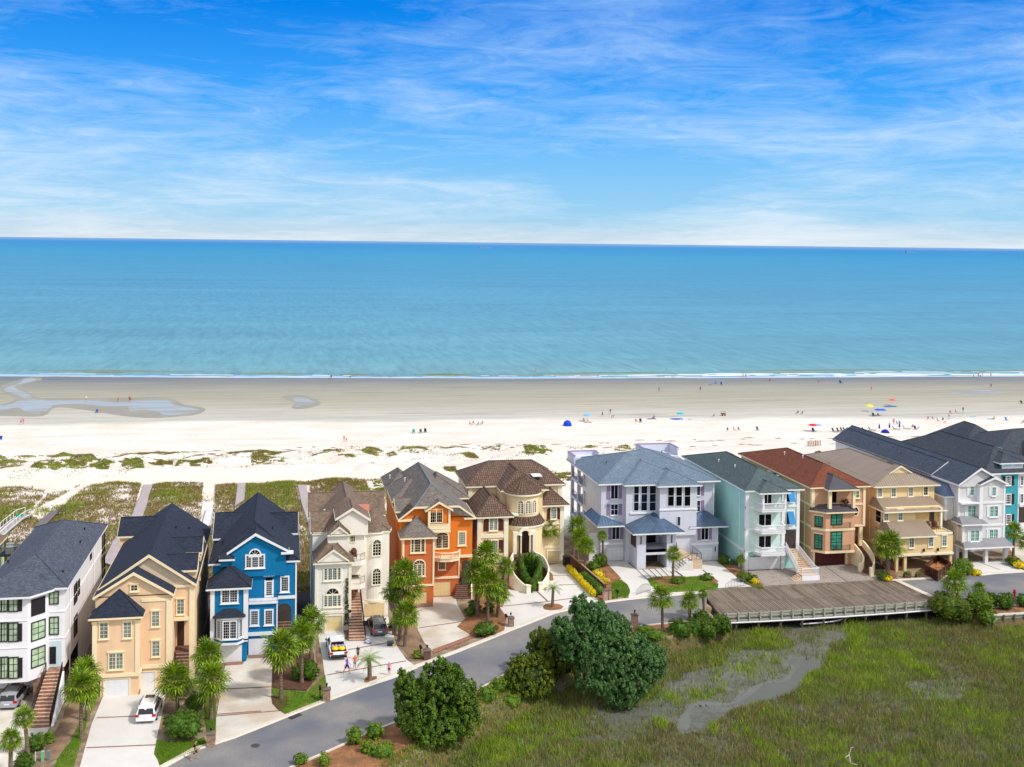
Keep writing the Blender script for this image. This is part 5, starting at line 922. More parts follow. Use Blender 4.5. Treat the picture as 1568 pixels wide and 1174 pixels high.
for x0, x1, y0, y1, z0, z1 in ((44.1, 48.7, 172, 176.3, 11.3, 12.65), (55.6, 61.5, 170.8, 176.8, 11.4, 13.45)):
    dk = MB(); dk.box(x0, x1, y1-0.2, y1, z0, z1); dk.box(x0, x0+0.2, y0, y1-0.2, z0, z1); dk.box(x1-0.2, x1, y0+2, y1-0.2, z0, z1); dk.box(x0+0.2, x1-0.2, y0+1.5, y1-0.2, z0, z0+0.8); o = dk.build('roof_deck', lilac, H)
    cp = MB(); cp.box(x0-0.06, x1+0.06, y1-0.26, y1+0.06, z1, z1+0.08); cp.box(x0-0.06, x0+0.26, y0-0.06, y1-0.26, z1, z1+0.08); cp.box(x1-0.26, x1+0.06, y0+2, y1-0.26, z1, z1+0.08); cp.build('coping', shutter_lilac, o)
vents(H, [(47.3, 165, 12.7), (57.8, 170, 13.2)])
fw_ = MB(); fw_.box(43.0, 44.6, 158.3, 158.5, 0, 4.0); fw_.build('side_wall', white, H)
# garden stair of the lilac house
S_ = empty('entrance_stair', (55.5, 152, 0), 'white entrance steps with black rails and a tan stone landing before the lilac house', 'staircase')
stone = mat('tan_stone', lin(206, 186, 160), 0.9, 0.15, 1, pattern=(0.5, 0.25, 0.01), c2=lin(190, 166, 140), mortar=lin(160, 140, 118), fine=0.1)
a = oz(*B5(1110, 612)); b = oz(*B5(1240, 612)); MB().box(a[0], b[0], a[1], 155.85, 0, 1.35).build('landing', stone, S_)
MB().box(a[0]-1.9, a[0], a[1]+1.4, 155.5, 0, 2.0).build('upper_landing', stone, S_); MB().box(54.35, a[0]-1.9, a[1]+1.4, 155.5, 0, 2.6).build('top_landing', concrete_white, S_)
fl = MB()
for i in range(6): fl.box(a[0]-2.6+i*0.32, a[0]-2.6+(i+1)*0.32+(0.7 if i == 5 else 0), a[1]-0.6, a[1]+1.38, 0.05, 0.2+i*0.2)
fl.box(a[0]-3.6, a[0]-2.6, a[1]-0.6, a[1]+1.38, 0.05, 0.1); fl.build('steps', concrete_white, S_)
rl = MB(); rl.rail((a[0]-1.8, a[1]-0.1, 0.5), (a[0]+0.1, a[1]+0.1, 1.35), 0.9, 0.5, 0.035, 0.02); rl.rail((a[0]+0.1, a[1]+0.1, 1.35), (b[0]-0.1, a[1]+0.1, 1.35), 0.9, 0.6, 0.035, 0.02); rl.rail((b[0]-0.1, a[1]+0.1, 1.35), (b[0]-0.1, 155.5, 1.4), 0.9, 0.8, 0.035, 0.02); rl.rail((a[0]-1.9, a[1]+1.4, 2.0), (54.5, a[1]+1.4, 2.7), 0.9, 0.6, 0.035, 0.02); rl.build('railing', black, S_)
# 8 ---- aqua house
aqua = stucco('aqua_stucco', lin(166, 218, 213)); H = house(67.5, 150, 'aqua house with white balconies and blue tilted shutters'); T = whitetrim
aqp = stucco('lit_aqua_stucco', lin(206, 230, 222))  # front stucco paler than the aqua sides, difference of light painted in
MB().box(63.7, 71.75, 150.55, 176, 0, 11.3).build('wall', aqua, H); MB().box(63.71, 71.74, 150.4, 150.56, 2.75, 11.29).build('front_wall', aqp, H)
tr = MB()
for x0, x1 in ((63.62, 64.1), (69.1, 69.6), (71.35, 71.82)): tr.box(x0, x1, 150.28, 150.7, 2.6 if x0 > 71 else 0, 11.2)
for z in (2.55, 5.65, 8.75): tr.box(63.62, 71.82, 150.3, 150.6, z, z+0.28); 
tr.box(63.6, 63.72, 150.6, 176, 2.55, 2.83); tr.build('trim', T, H)
gdoor(H, PY(150.5), B6(218, 900), B6(560, 1030), door_white, T, 0.2); w5 = MB()
for i in range(4): s_ = PY(150.47).at(*B6(225+i*87, 885)); w5.box(s_[0], s_[0]+0.95, 150.44, 150.5, s_[1]-0.06, s_[1]+0.1)
w5.build('door_lights', glass_dark, H); Pq = PY(150.4)
for a, b in ((B6(328, 372), B6(474, 505)), (B6(328, 632), B6(470, 770))): win(H, Pq, a, b, 2, 1, T, glass_dark, 0.12, bar=0.1, sill=False, name='balcony_door')
win(H, Pq, B6(385, 130), B6(478, 240), 2, 1, T, glass_dark, 0.12, bar=0.1, sill=False, name='balcony_door')
bc = MB(); rl = MB()
for z in (8.65, 5.55, 2.45):
    bc.prism([(64.9, 150.3), (65.4, 148.7), (69.0, 148.7), (69.0, 150.3)], z-0.1, z+0.25); 
    for p, q in (((64.95, 150.2), (65.42, 148.75)), ((65.42, 148.75), (68.95, 148.75)), ((68.95, 148.75), (68.95, 150.2))):
        baluster_row(bc, p, q, z+0.2, 0.95, max(3, int((Vector(q)-Vector(p)).length/0.13)), 0.028)
for x in (65.45, 68.75): bc.box(x, x+0.3, 148.7, 149.0, 8.9, 11.2)
bc.build('balcony', T, H)
bsh = mat('bahama_blue_shutter', lin(60, 146, 206), 0.6, 0.05, pattern=(3, 0.09, 0.015), c2=lin(56, 140, 200), mortar=lin(40, 120, 180))
for a, b in ((B6(660, 88), B6(742, 215)), (B6(660, 335), B6(742, 485))):
    s0, z1 = Pq.at(*a); s1, z0 = Pq.at(*b); win(H, Pq, None, None, 1, 1, T, glass_dark, 0.1, box=(s0, s1-0.15, z0, z1)); MB().add([(s0+0.05, 150.25, z1), (s1-0.1, 150.25, z1), (s1+0.02, 149.6, z0+0.1), (s0+0.18, 149.6, z0+0.1), (s0+0.05, 150.2, z1), (s1-0.1, 150.2, z1), (s1+0.02, 149.55, z0+0.1), (s0+0.18, 149.55, z0+0.1)], [(0, 1, 2, 3), (4, 7, 6, 5), (0, 4, 5, 1), (3, 2, 6, 7), (0, 3, 7, 4), (1, 5, 6, 2)]).build('tilted_shutter', bsh, H)
pane(H, Pq, None, None, interior, 'porch_opening', 0.03, box=(69.65, 71.3, 2.8, 5.5))
roofhip(H, sh_green, T, 63.35, 72.4, 150.0, 176.4, 11.38, (67.3, 154.6), (67.3, 167), 13.75); roofhip(H, sh_green, T, 64.8, 69.5, 148.3, 153, 11.36, (67.0, 150.9), (67.0, 152.9), 12.5); vents(H, [(65.3, 165, 12.6), (65.7, 159.5, 12.8)], whitetrim)
S_ = empty('wooden_stair', (71, 147, 0), 'straight tan wooden stair with white rails rising to the aqua house', 'staircase'); wood = mat('pale_wood', lin(226, 196, 166), 0.8, 0.1, pattern=(3, 0.28, 0.02), c2=lin(216, 184, 152), mortar=lin(176, 146, 118))
q0 = oz(*B6(800, 1075), 0.75); q1 = oz(*B6(925, 1020), 0.75); tp0, tp1 = (69.75, 150.0), (71.25, 150.0)
A_, B_ = Vector((q0[0], q0[1], 0.75)), Vector((q1[0]+0.1, q0[1], 0.75)); C_, D_ = Vector((69.75, 150.2, 2.85)), Vector((71.3, 150.2, 2.85)); tm_ = MB()
for i in range(12):
    p, q = A_.lerp(C_, i/12), B_.lerp(D_, i/12); p2, q2 = A_.lerp(C_, (i+1)/12), B_.lerp(D_, (i+1)/12); tm_.add([(p.x, p.y, p2.z-0.08), (q.x, q.y, p2.z-0.08), (q2.x, q2.y, p2.z-0.08), (p2.x, p2.y, p2.z-0.08), (p.x, p.y, p2.z), (q.x, q.y, p2.z), (q2.x, q2.y, p2.z), (p2.x, p2.y, p2.z)], [(0, 3, 2, 1), (4, 5, 6, 7), (0, 1, 5, 4), (1, 2, 6, 5), (2, 3, 7, 6), (3, 0, 4, 7)])
tm_.box(A_.x, B_.x, A_.y-1.2, A_.y, 0.65, 0.75)
for i in range(4): tm_.box(A_.x-0.3*(i+1), A_.x-0.3*i, A_.y-1.2, A_.y, 0.05, 0.6-0.15*i)
tm_.build('treads', wood, S_); rl = MB(); rl.rail(A_, C_, 0.95, 0.16, 0.05, 0.03); rl.rail(B_, D_, 0.95, 0.16, 0.05, 0.03); rl.rail((A_.x, A_.y-1.2, 0.75), (B_.x, A_.y-1.2, 0.75), 0.95, 0.14, 0.05, 0.03); rl.rail((B_.x, A_.y-1.2, 0.75), tuple(B_), 0.95, 0.14, 0.05, 0.03)
rl.add([(A_.x-0.04, A_.y, 0.4), (C_.x-0.04, C_.y, 2.5), (C_.x-0.04, C_.y, 2.85), (A_.x-0.04, A_.y, 0.75), (A_.x+0.04, A_.y, 0.4), (C_.x+0.04, C_.y, 2.5), (C_.x+0.04, C_.y, 2.85), (A_.x+0.04, A_.y, 0.75)], [(0, 1, 2, 3), (5, 4, 7, 6), (3, 2, 6, 7), (0, 4, 5, 1)]); rl.box(A_.x, B_.x, A_.y-1.26, A_.y-1.2, 0.05, 0.7); rl.box(B_.x, B_.x+0.06, A_.y-1.2, A_.y, 0.05, 0.7); rl.build('railing', T, S_)
ac_stand(73.1, 162.5, 10.2, 'air conditioners in a white cage between the aqua and brown houses', whitetrim, 4)
# 9 ---- salmon house with rust roof
salm = stucco('salmon_stucco', lin(212, 164, 130)); H = house(78, 150.5, 'salmon brown house with a rust shingle roof and curved entrance stair'); T = creamtrim
wb = MB(); wb.box(74.0, 80.3, 151, 177, 0, 11.4); wb.box(80.3, 82.25, 151, 177, 5.4, 11.4); wb.box(80.3, 82.25, 153.5, 177, 0, 5.4); wb.prism([(74.05, 151), (75.5, 149.6), (80.0, 149.6), (80.3, 151)], 2.2, 8.3); wb.build('wall', salm, H)
tr = MB(); bayp = lambda e: [(74.0-e, 151), (75.5-e*0.4, 149.6-e), (80.0+e*0.3, 149.6-e), (80.3+e, 151)]
for z in (2.1, 5.3): tr.prism(bayp(0.08), z, z+0.3)
for z in (5.45, 8.6): tr.box(80.3, 82.32, 150.9, 151.2, z, z+0.25)
for z in (2.45, 5.55, 8.6): tr.box(73.9, 74.02, 151.1, 177, z, z+0.25)
tr.box(73.92, 74.4, 150.9, 151.4, 8.5, 11.3); tr.box(81.95, 82.33, 150.88, 151.2, 5.5, 11.3); tr.box(74.3, 74.55, 150.9, 151.05, 0, 2.1); tr.box(79.4, 79.65, 150.9, 151.05, 0, 2.1); tr.box(81.5, 82.0, 150.95, 151.4, 2.5, 5.45); tr.box(75.9, 76.35, 149.5, 149.9, 8.5, 11.3); tr.box(79.6, 80.0, 149.5, 149.9, 8.5, 11.3); tr.build('trim', T, H)
PFb = PY(149.6); PAb = Pl((74.05, 151), (75.5, 149.6)); P9 = PY(151)
win(H, PFb, B7(368, 440), B7(475, 568), 2, 4, darkframe, glass_teal, 0.08, bar=0.05, name='balcony_door', sill=False, mull=(0.5,)); win(H, PFb, B7(365, 655), B7(472, 828), 2, 5, darkframe, glass_teal, 0.08, bar=0.05, name='balcony_door', sill=False)
for z0, z1 in ((5.95, 7.3), (2.75, 4.7)): win(H, PAb, None, None, 2, 4 if z0 > 5 else 5, darkframe, glass_teal, 0.08, bar=0.05, box=(0.5, 1.5, z0, z1)); ftr = MB(); ftr.pbox(PAb, 0.32, 1.68, z1+0.08, z1+0.22, 0, 0.08); ftr.build('window_head', T, H)
win(H, P9, B7(598, 190), B7(655, 285), 2, 3, T, glass_teal, 0.14, bar=0.06)
c = P9.at(*B7(624, 432)); ov = MB(); ov.pprism(P9, [(c[0]+0.5*math.cos(2*math.pi*i/20), c[1]+0.75*math.sin(2*math.pi*i/20)) for i in range(20)], 0, 0.08); o = ov.build('oval_window', T, H); MB().pprism(P9, [(c[0]+0.34*math.cos(2*math.pi*i/20), c[1]+0.56*math.sin(2*math.pi*i/20)) for i in range(20)], 0.08, 0.1).build('pane', glass_dark, o)
pane(H, P9, B7(330, 215), B7(418, 340), glass_dark, 'terrace_door', 0.04); gdoor(H, P9, B7(190, 868), B7(505, 1005), door_brown, None); pane(H, PY(153.5), None, None, interior, 'front_door', 0.04, box=(80.5, 82.1, 2.6, 5.0))
rl = MB()
for z in (5.75, 2.55): rl.rail((76.6, 149.2, z), (79.2, 149.2, z), 0.75, 0.15, 0.02, 0.015); rl.rail((76.6, 149.6, z), (76.6, 149.2, z), 0.75, 0.2, 0.02, 0.015); rl.rail((79.2, 149.6, z), (79.2, 149.2, z), 0.75, 0.2, 0.02, 0.015)
rl.build('balcony_railing', black, H)
roofhip(H, sh_rust, T, 73.55, 83.0, 150.6, 177.4, 11.4, (77.9, 155.3), (77.9, 168), 13.9)
sk_ = MB(); sk_.add([(73.6, 151.0, 8.1), (75.35, 149.15, 8.1), (80.15, 149.15, 8.1), (80.5, 151.0, 8.1), (74.3, 151.6, 9.0), (75.9, 150.3, 8.75), (79.9, 150.3, 8.75), (80.3, 151.2, 8.75)], [(0, 1, 5, 4), (1, 2, 6, 5), (2, 3, 7, 6), (4, 5, 6, 7)]); o = sk_.build('skirt_roof', seam_dark, H); MB().prism([(73.58, 151), (75.33, 149.13), (80.17, 149.13), (80.52, 151)], 7.9, 8.09).build('fascia', T, o)
roofhip(H, seam_dark, T, 75.6, 80.4, 149.1, 153.5, 11.3, (77.6, 151.6), (77.6, 153.4), 12.9); vents(H, [(76.6, 166, 13.3), (77.3, 161, 13.7)], whitetrim)
def plant_on(par, x, y, z, r, m, n=60):
    P_ = rng.normal(size=(n, 3)); P_ /= np.linalg.norm(P_, axis=1)[:, None]; P_ *= r*rng.uniform(0.5, 1, (n, 1)); 
    tri = P_[:, None, :]+rng.normal(size=(n, 3, 3))*r*0.28+np.array([x, y, z+r]); l = root_of(par).location; tri -= np.array([l.x, l.y, l.z]); return fastmesh('potted_plant', tri, 1, m, parent=par)
leaf_dk = leafmat('dark_leaf', lin(40, 66, 26), lin(74, 98, 38)); dried = leafmat('dried_leaf', lin(84, 62, 52), lin(110, 84, 66))
plant_on(H, 78.9, 150.2, 8.8, 0.5, dried, 90)
S_ = empty('curved_stair', (83, 148, 0), 'curved dark stair with cream side walls beside the salmon house', 'staircase')
def curveB7(lst): return smooth([(*oz(*B7(x, y), z), z) for x, y, z in lst], 5)
Lc = curveB7([(562, 725, 3.5), (600, 765, 3.2), (640, 810, 2.8), (685, 870, 2.2), (708, 925, 1.8), (695, 975, 1.3), (670, 1000, 1.0)]); Rc = curveB7([(700, 740, 3.5), (735, 780, 3.2), (775, 835, 2.8), (808, 890, 2.3), (820, 945, 1.8), (812, 1000, 1.3), (790, 1045, 1.0)])
wl = MB(); stp = MB(); n = len(Lc)
for i in range(n-1):
    for cv2 in (Lc, Rc):
        a, b = cv2[i], cv2[i+1]; d = (b-a).to_2d().normalized(); m = Vector((-d.y, d.x))*0.11
        wl.add([(a.x-m.x, a.y-m.y, 0), (b.x-m.x, b.y-m.y, 0), (b.x+m.x, b.y+m.y, 0), (a.x+m.x, a.y+m.y, 0), (a.x-m.x, a.y-m.y, a.z), (b.x-m.x, b.y-m.y, b.z), (b.x+m.x, b.y+m.y, b.z), (a.x+m.x, a.y+m.y, a.z)], [(0, 3, 2, 1), (4, 5, 6, 7), (0, 1, 5, 4), (1, 2, 6, 5), (2, 3, 7, 6), (3, 0, 4, 7)])
    zt = max(0.1, (Lc[i].z+Lc[i+1].z)/2-0.95); stp.prism([(Lc[i].x, Lc[i].y), (Lc[i+1].x, Lc[i+1].y), (Rc[i+1].x, Rc[i+1].y), (Rc[i].x, Rc[i].y)], 0, zt)
for c in (Lc[-1], Rc[-1]): wl.box(c.x-0.22, c.x+0.22, c.y-0.22, c.y+0.22, 0, 1.25)
fixn(wl.build('side_wall', T, S_)); fixn(stp.build('steps', brickstep_dk, S_)); MB().prism([(80.4, 153.4), (82.2, 153.4), (Rc[0].x, Rc[0].y), (Lc[0].x, Lc[0].y)], 0, 2.6).build('landing', brickstep_dk, S_)
# 10 ---- tan house
tan = stucco('tan_stucco', lin(234, 206, 154)); H = house(90, 147, 'tan house with stepped metal skirt roofs and an open carport'); T = paletrim
wb = MB(); wb.box(84.6, 93.5, 146.3, 150.4, 2.35, 5.2); wb.box(84.7, 93.4, 149.3, 153, 5.0, 8.4); wb.box(84.8, 94.2, 152.4, 176, 2.4, 11.0); wb.box(84.6, 94.0, 152.6, 176, 0, 2.4)
for x, y in ((84.7, 146.4), (86.0, 146.4), (93.1, 146.4), (88.2, 150.0), (84.7, 150.2)): wb.box(x, x+0.38, y, y+0.38, 0, 2.4)
wb.build('wall', tan, H); P1 = PY(146.3); P2 = PY(149.3); P3 = PY(152.4)
# covered terrace on the second floor right, its shade painted as darker tan
s0, z1 = P2.at(*B8(600, 345)); s1, z0 = P2.at(*B8(845, 510)); MB().pbox(P2, s0, 93.2, z0+0.1, z1-0.1, 0.0, 0.03).build('terrace_shade_panel', mat('shaded_tan', lin(214, 178, 116)), H); pane(H, P2, B8(757, 345), B8(808, 500), interior, 'terrace_door', 0.06)
tr = MB(); tr.box(84.5, 93.6, 146.2, 146.4, 2.2, 2.5); tr.box(90.6, 93.6, 146.2, 146.4, 5.1, 5.35); tr.box(93.4, 93.6, 146.2, 149.3, 5.1, 5.35); tr.box(93.0, 93.3, 148.7, 149.1, 5.3, 8.3); tr.build('trim', T, H)
for a, b in ((B8(532, 685), B8(578, 790)), (B8(752, 670), B8(795, 778)), (B8(902, 665), B8(945, 770)), (B8(372, 690), B8(415, 795))): win(H, P1, a, b, 2, 3, T, glass_grey, 0.12, head=0.1)
for a, b in ((B8(250, 385), B8(292, 488)), (B8(408, 375), B8(450, 482))): win(H, P2, a, b, 2, 3, T, glass_grey, 0.12, head=0.1)
for a, b in ((B8(178, 130), B8(220, 220)), (B8(333, 128), B8(375, 218)), (B8(525, 122), B8(568, 212)), (B8(694, 115), B8(735, 200))): win(H, P3, a, b, 2, 3, T, glass_grey if a[0] < 1410 else glass_dark, 0.12)
PS = Pl((84.7, 153), (84.7, 149.3)); win(H, PS, None, None, 1, 2, T, glass_dark, 0.12, box=(0.9, 2.4, 5.9, 7.6))
rl = MB(); rl.rail((90.9, 146.35, 5.35), (93.5, 146.35, 5.35), 0.85, 0.2, 0.025, 0.012); rl.rail((93.5, 146.35, 5.35), (93.5, 149.2, 5.35), 0.85, 0.2, 0.025, 0.012); rl.build('terrace_railing', black, H)
def skirt(par, m, tm, x0, x1, y0, z, y1, z1, xi=0.0, xr=0.0, name='skirt_roof'):
    r = MB(); V = [(x0, y0, z), (x1, y0, z), (x1-xr, y1, z1), (x0+xi, y1, z1), (x0, y1+1.0, z), (x1, y1, z), (x0+xi, y1+1.0, z1)]
    r.add(V, [(0, 1, 2, 3), (0, 3, 6, 4), (1, 5, 2)]); r.add([(x0, y0, z-0.05), (x1, y0, z-0.05), (x1, y1, z-0.05), (x0, y1, z-0.05)], [(3, 2, 1, 0)]); o = r.build(name, m, par); f = MB(); f.box(x0-0.01, x1+0.01, y0-0.03, y0+0.15, z-0.2, z-0.004); f.box(x0-0.03, x0+0.12, y0+0.15, y1+1.0, z-0.2, z-0.004); f.build('fascia', tm, o); return o
skirt(H, seam_tan, T, 84.0, 90.7, 145.7, 5.1, 149.3, 6.5, 0.7, 0.0); skirt(H, seam_tan, T, 84.1, 94.0, 148.6, 8.0, 152.4, 9.2, 0.7, 0.5)
roofhip(H, seam_tan, T, 84.2, 94.9, 151.9, 176.5, 10.95, (89.6, 155.3), (89.6, 170), 13.2); gable(H, seam_tan, tan, T, 87.8, 91.4, 153.9, 155.6, 12.35, 89.6, 13.35, over=0.15, rake=0.16, wz=12)
for x in (88.9, 91.1): MB().lathe((x, 146.15, 2.75), [(0.05, 0), (0.14, 0.06), (0.16, 0.35), (0.04, 0.5)], 8).build('wall_lamp', black, H)
pane(H, PY(152.6), None, None, mat('dark_carport_door', lin(66, 30, 24)), 'garage_door', 0.04, box=(89.3, 92.3, 0.05, 2.1)); MB().box(84.8, 86.0, 147, 152.6, 0.06, 0.5).build('steps', brickstep, H)
rk = MB(); rk.rail((80.9+2.7, 168, 10.9), (83.7, 176, 10.9), 0.9, 0.3); MB().box(83.2, 84.3, 166, 176.5, 10.5, 10.8).build('rear_deck', black, H); rl = MB(); rl.rail((83.2, 166, 10.8), (83.2, 176.3, 10.8), 0.9, 0.25); rl.rail((83.2, 166, 10.8), (84.3, 166, 10.8), 0.9, 0.25); rl.build('railing', black, H)
def seat(par, x, y, z, m, s=1.0):
    c = MB(); c.box(x-0.3*s, x+0.3*s, y-0.3*s, y+0.3*s, z+0.3*s, z+0.42*s); c.lathe((x, y+0.25*s, z+0.4*s), [(0.3*s, 0), (0.32*s, 0.35*s), (0.2*s, 0.6*s), (0.05*s, 0.68*s)], 10)
    for i in (-0.25, 0.25):
        for j in (-0.25, 0.25): c.tube((x+i*s, y+j*s, z), (x+i*s, y+j*s, z+0.32*s), 0.03, 5)
    return tag(c.build('wicker_chair', m), None)
wick = mat('brown_wicker', lin(92, 58, 44), 0.8, 0.25, 8)
c = seat(None, 91.0, 148.5, 5.22, wick, 1.15); tag(c, 'brown wicker chair nearer the wall corner on the tan house terrace', 'chair', 'wicker chairs on the terrace'); c = seat(None, 92.2, 148.7, 5.22, wick, 1.15); tag(c, 'brown wicker chair beside the dark door on the tan house terrace', 'chair', 'wicker chairs on the terrace')
c = seat(None, 7.95, 136.9, 7.7, wick, 1.2); tag(c, 'brown wicker chair on the upper balcony of the ivory house', 'chair')
# 11 ---- light grey house
lg = stucco('light_grey_siding', lin(214, 212, 212)); H = house(101, 149, 'light grey house with white shutters and a two bay carport'); T = whitetrim
GY = 149.2; PG = PY(GY); xl = PG.at(*D1(290, 300))[0]; xm = PG.at(*D1(500, 300))[0]; xr_ = PG.at(*D1(755, 300))[0]; zt = PG.at(*D1(600, 290))[1]
wb = MB(); wb.box(xl, xr_, GY+0.7, 188, 2.8, zt); wb.box(xm, xr_, GY, GY+0.7, 2.8, zt); wb.box(xl, xm, GY-0.5, GY+0.7, 2.8, 6.0); wb.box(xl, xr_, 154.5, 188, 0, 2.8); wb.box(xl-1.3, xl, GY+2.0, 170, 5.9, 9.4); wb.box(xl-0.01, xl+0.5, GY+1, 188, 0, 2.8)
wb.build('wall', lg, H); 
for x in (xl+0.15, (xl+xr_)/2-0.1, xr_-0.5): MB().box(x, x+0.5, GY-0.9, GY-0.4, 0, 2.5).build('carport_post', lg, H)
tr = MB()
for x in (xl, xr_-0.25): tr.box(x-0.03, x+0.28, GY-0.06+(0.7 if x == xl else 0), GY+0.9, 2.8, zt-0.02)
tr.box(xm-0.25, xm+0.3, GY-0.07, GY+0.75, 5.9, zt-0.02)
for z in (PG.at(*D1(600, 480))[1], PG.at(*D1(650, 715))[1]): tr.box(xl, xr_+0.03, GY-0.08 if z < 6.5 else GY-0.08, GY+0.69, z-0.12, z+0.14)
tr.box(xl-1.36, xl-1.0, GY+1.93, GY+2.2, 5.8, 9.3); tr.box(xl-0.05, xl+0.3, GY-0.58, GY-0.3, 2.7, 5.8); tr.build('trim', T, H)
PGl = PY(GY+0.7); PGb = PY(GY-0.5)
for pl, a, b, nx_ in ((PGl, (385, 312), (418, 398), 2), (PG, (617, 318), (650, 402), 2), (PGl, (362, 515), (437, 620), 4), (PG, (594, 520), (672, 622), 4), (PGb, (392, 775), (472, 880), 4), (PG, (590, 765), (670, 870), 4)): win(H, pl, D1(*a), D1(*b), nx_, 3, T, glass_teal, 0.12, shut=shutter_white, sw=0.42, mull=(0.5,) if nx_ == 4 else None, bar=0.04)
win(H, PY(GY+2.0), D1(197, 512), D1(232, 620), 1, 2, T, glass_teal, 0.12)
gable(H, sh_char, lg, T, xl-0.35, xr_+0.35, GY+0.1, 188.4, zt+0.02, (xl+xr_)/2-0.3, zt+2.35, over=0.4, wz=zt-0.3)
gable(H, sh_char, lg, T, xm-0.35, xr_+0.3, GY-0.35, 153, zt+0.06, (xm+xr_)/2, zt+1.0, over=0.3, wz=zt, rake=0.2)
gable(H, sh_char, lg, T, xl-0.2-0.15, xl+5.0, 156.5, 188.5, zt+0.05, xl+2.4, zt+1.9, over=0.3, wz=zt-0.2, rake=0.22)
skirt(H, seam_grey, T, xl-0.45, xm+0.55, GY-1.1, 5.85, GY+0.7, 6.7, 0.6, 0.5); skirt(H, seam_grey, T, xl-0.3, xr_+0.55, GY-1.6, 2.55, GY-0.02, 3.5, 0.5, 0.5, 'carport_roof')
roofhip(H, mat('blue_seam_side', lin(104, 122, 150), 0.5, 0.1, pattern=(0.4, 60, 0.03), c2=lin(98, 116, 144), mortar=lin(70, 84, 108), offset=0), T, xl-1.7, xl+0.3, GY+1.6, 170.4, 9.4, (xl, GY+3.2), (xl, 170), 10.9, ridge=False)
MB().box(xl+0.6, xl+2.0, 154.4, 154.49, 0.05, 2.2).build('inner_door', door_white, H); vents(H, [(xl+1.2, 168, zt+1.0), (xl+2.6, 165, zt+1.6)])
# downpipes on the house corners
for nm, pm_, sp in (('peach', creamtrim, [(-9.45, 122.4, 9.7), (-18.92, 120.2, 9.3)]), ('bright blue', whitetrim, [(1.1, 129.6, 9.8), (-8.0, 126.4, 8.0)]), ('orange', creamtrim, [(14.36, 143.2, 8.3), (23.8, 146.2, 10.0)]), ('aqua house', whitetrim, [(63.64, 152.5, 11.2)]), ('salmon', creamtrim, [(73.92, 153, 11.2)]), ('white stucco', white, [(-21.62, 121.5, 11.0), (-21.62, 136, 11.0)]), ('tan house', creamtrim, [(84.72, 154, 10.7)])):
    hh_ = [o for o in col.objects if o.type == 'EMPTY' and str(o.get('label')).startswith(nm)]
    for x, y, z in sp:
        if hh_: m = MB(); m.tube((x, y, 0), (x, y, z), 0.055, 6); m.box(x-0.1, x+0.1, y-0.1, y+0.1, z-0.05, z+0.12); m.build('downpipe', pm_, hh_[0])
# 12, 13 ---- houses at the right edge
tealw = stucco('teal_stucco', lin(62, 158, 172)); H = house(113, 159, 'teal and white house with a charcoal roof at the right edge'); PT = PY(158.6)
x0 = 106.6; MB().box(x0, 121, 158.6, 184, 0, 10.9).build('wall', stucco('white_siding', lin(232, 232, 234)), H); xa, xb = PT.at(*D1(708, 300))[0], PT.at(*D1(885, 300))[0]; MB().box(xa, xb, 158.45, 158.6, 0, 10.85).build('front_bay', tealw, H); PT2 = PY(158.45)
for a, b in (((765, 205), (808, 290)), ((765, 395), (808, 490)), ((765, 610), (808, 700))): win(H, PT2, D1(*a), D1(*b), 3, 4, whitetrim, glass_dark, 0.12, shut=shutter_black, sw=0.5, bar=0.04)
for a, b in (((918, 200), (942, 290)), ((915, 390), (940, 510))): win(H, PT, D1(*a), D1(*b), 2, 4, whitetrim, glass_dark, 0.12, bar=0.04)
MB().box(xb+0.3, 121, 158.4, 158.55, 5.7, 6.1).build('trim', whitetrim, H); pane(H, PT, None, None, interior, 'porch_opening', 0.03, box=(xb+0.3, 117, 3.0, 5.6))
roofhip(H, sh_char2, whitetrim, x0-0.4, 121.4, 158.0, 185, 11.0, (111.3, 163.2), (111.3, 178), 14.2); roofhip(H, sh_char2, whitetrim, 109.2, 114.0, 158.5, 166, 12.45, (111.4, 161), (111.4, 165.9), 13.6)
MB().box(109.7, 113.5, 158.9, 165, 11.3, 12.4).build('dormer', tealw, H); MB().box(109.75, 113.45, 158.86, 158.9, 11.45, 12.3).build('dormer_trim', whitetrim, H)
for i in range(2): pane(H, PY(158.86), None, None, mat('pale_aqua_glass', lin(170, 214, 222), 0.2), 'dormer_window', 0.03, box=(110.05+i*1.75, 111.4+i*1.75, 11.82, 12.2))
H = house(124, 180, 'dark roofed house with a grey chimney behind the teal house'); MB().box(117.5, 136, 176, 192, 0, 10.9).build('wall', stucco('grey_blue_siding', lin(120, 136, 150)), H)
roofhip(H, sh_char2, whitetrim, 117.2, 127, 181, 192.5, 11.0, (121.6, 184), (122, 188), 14.2); roofhip(H, sh_char2, whitetrim, 117.0, 137, 172, 190, 11.0, (125.0, 178), (130, 179), 14.3)
ch = oz(*D2(1290, 330), 13.4); MB().box(ch[0]-0.2, ch[0]+1.1, ch[1]-4.5, ch[1]-3.0, 9, 13.9).build('chimney', sh_grey, H); s = oz(*D2(990, 450), 13.0); MB().box(s[0]-0.7, s[0]+0.6, s[1]-1.0, s[1]+0.6, 12.55, 12.85).build('skylight', mat('teal_skylight', lin(104, 206, 196), 0.2), H)
H = house(132, 160, 'charcoal roofed neighbour cut by the right edge'); MB().box(121.6, 138, 168, 178, 0, 10.5).build('wall', stucco('pale_siding', lin(222, 222, 224)), H); roofhip(H, sh_char2, whitetrim, 121.2, 138.4, 167.6, 178.5, 10.6, (126.5, 173), (133, 173), 13.4)
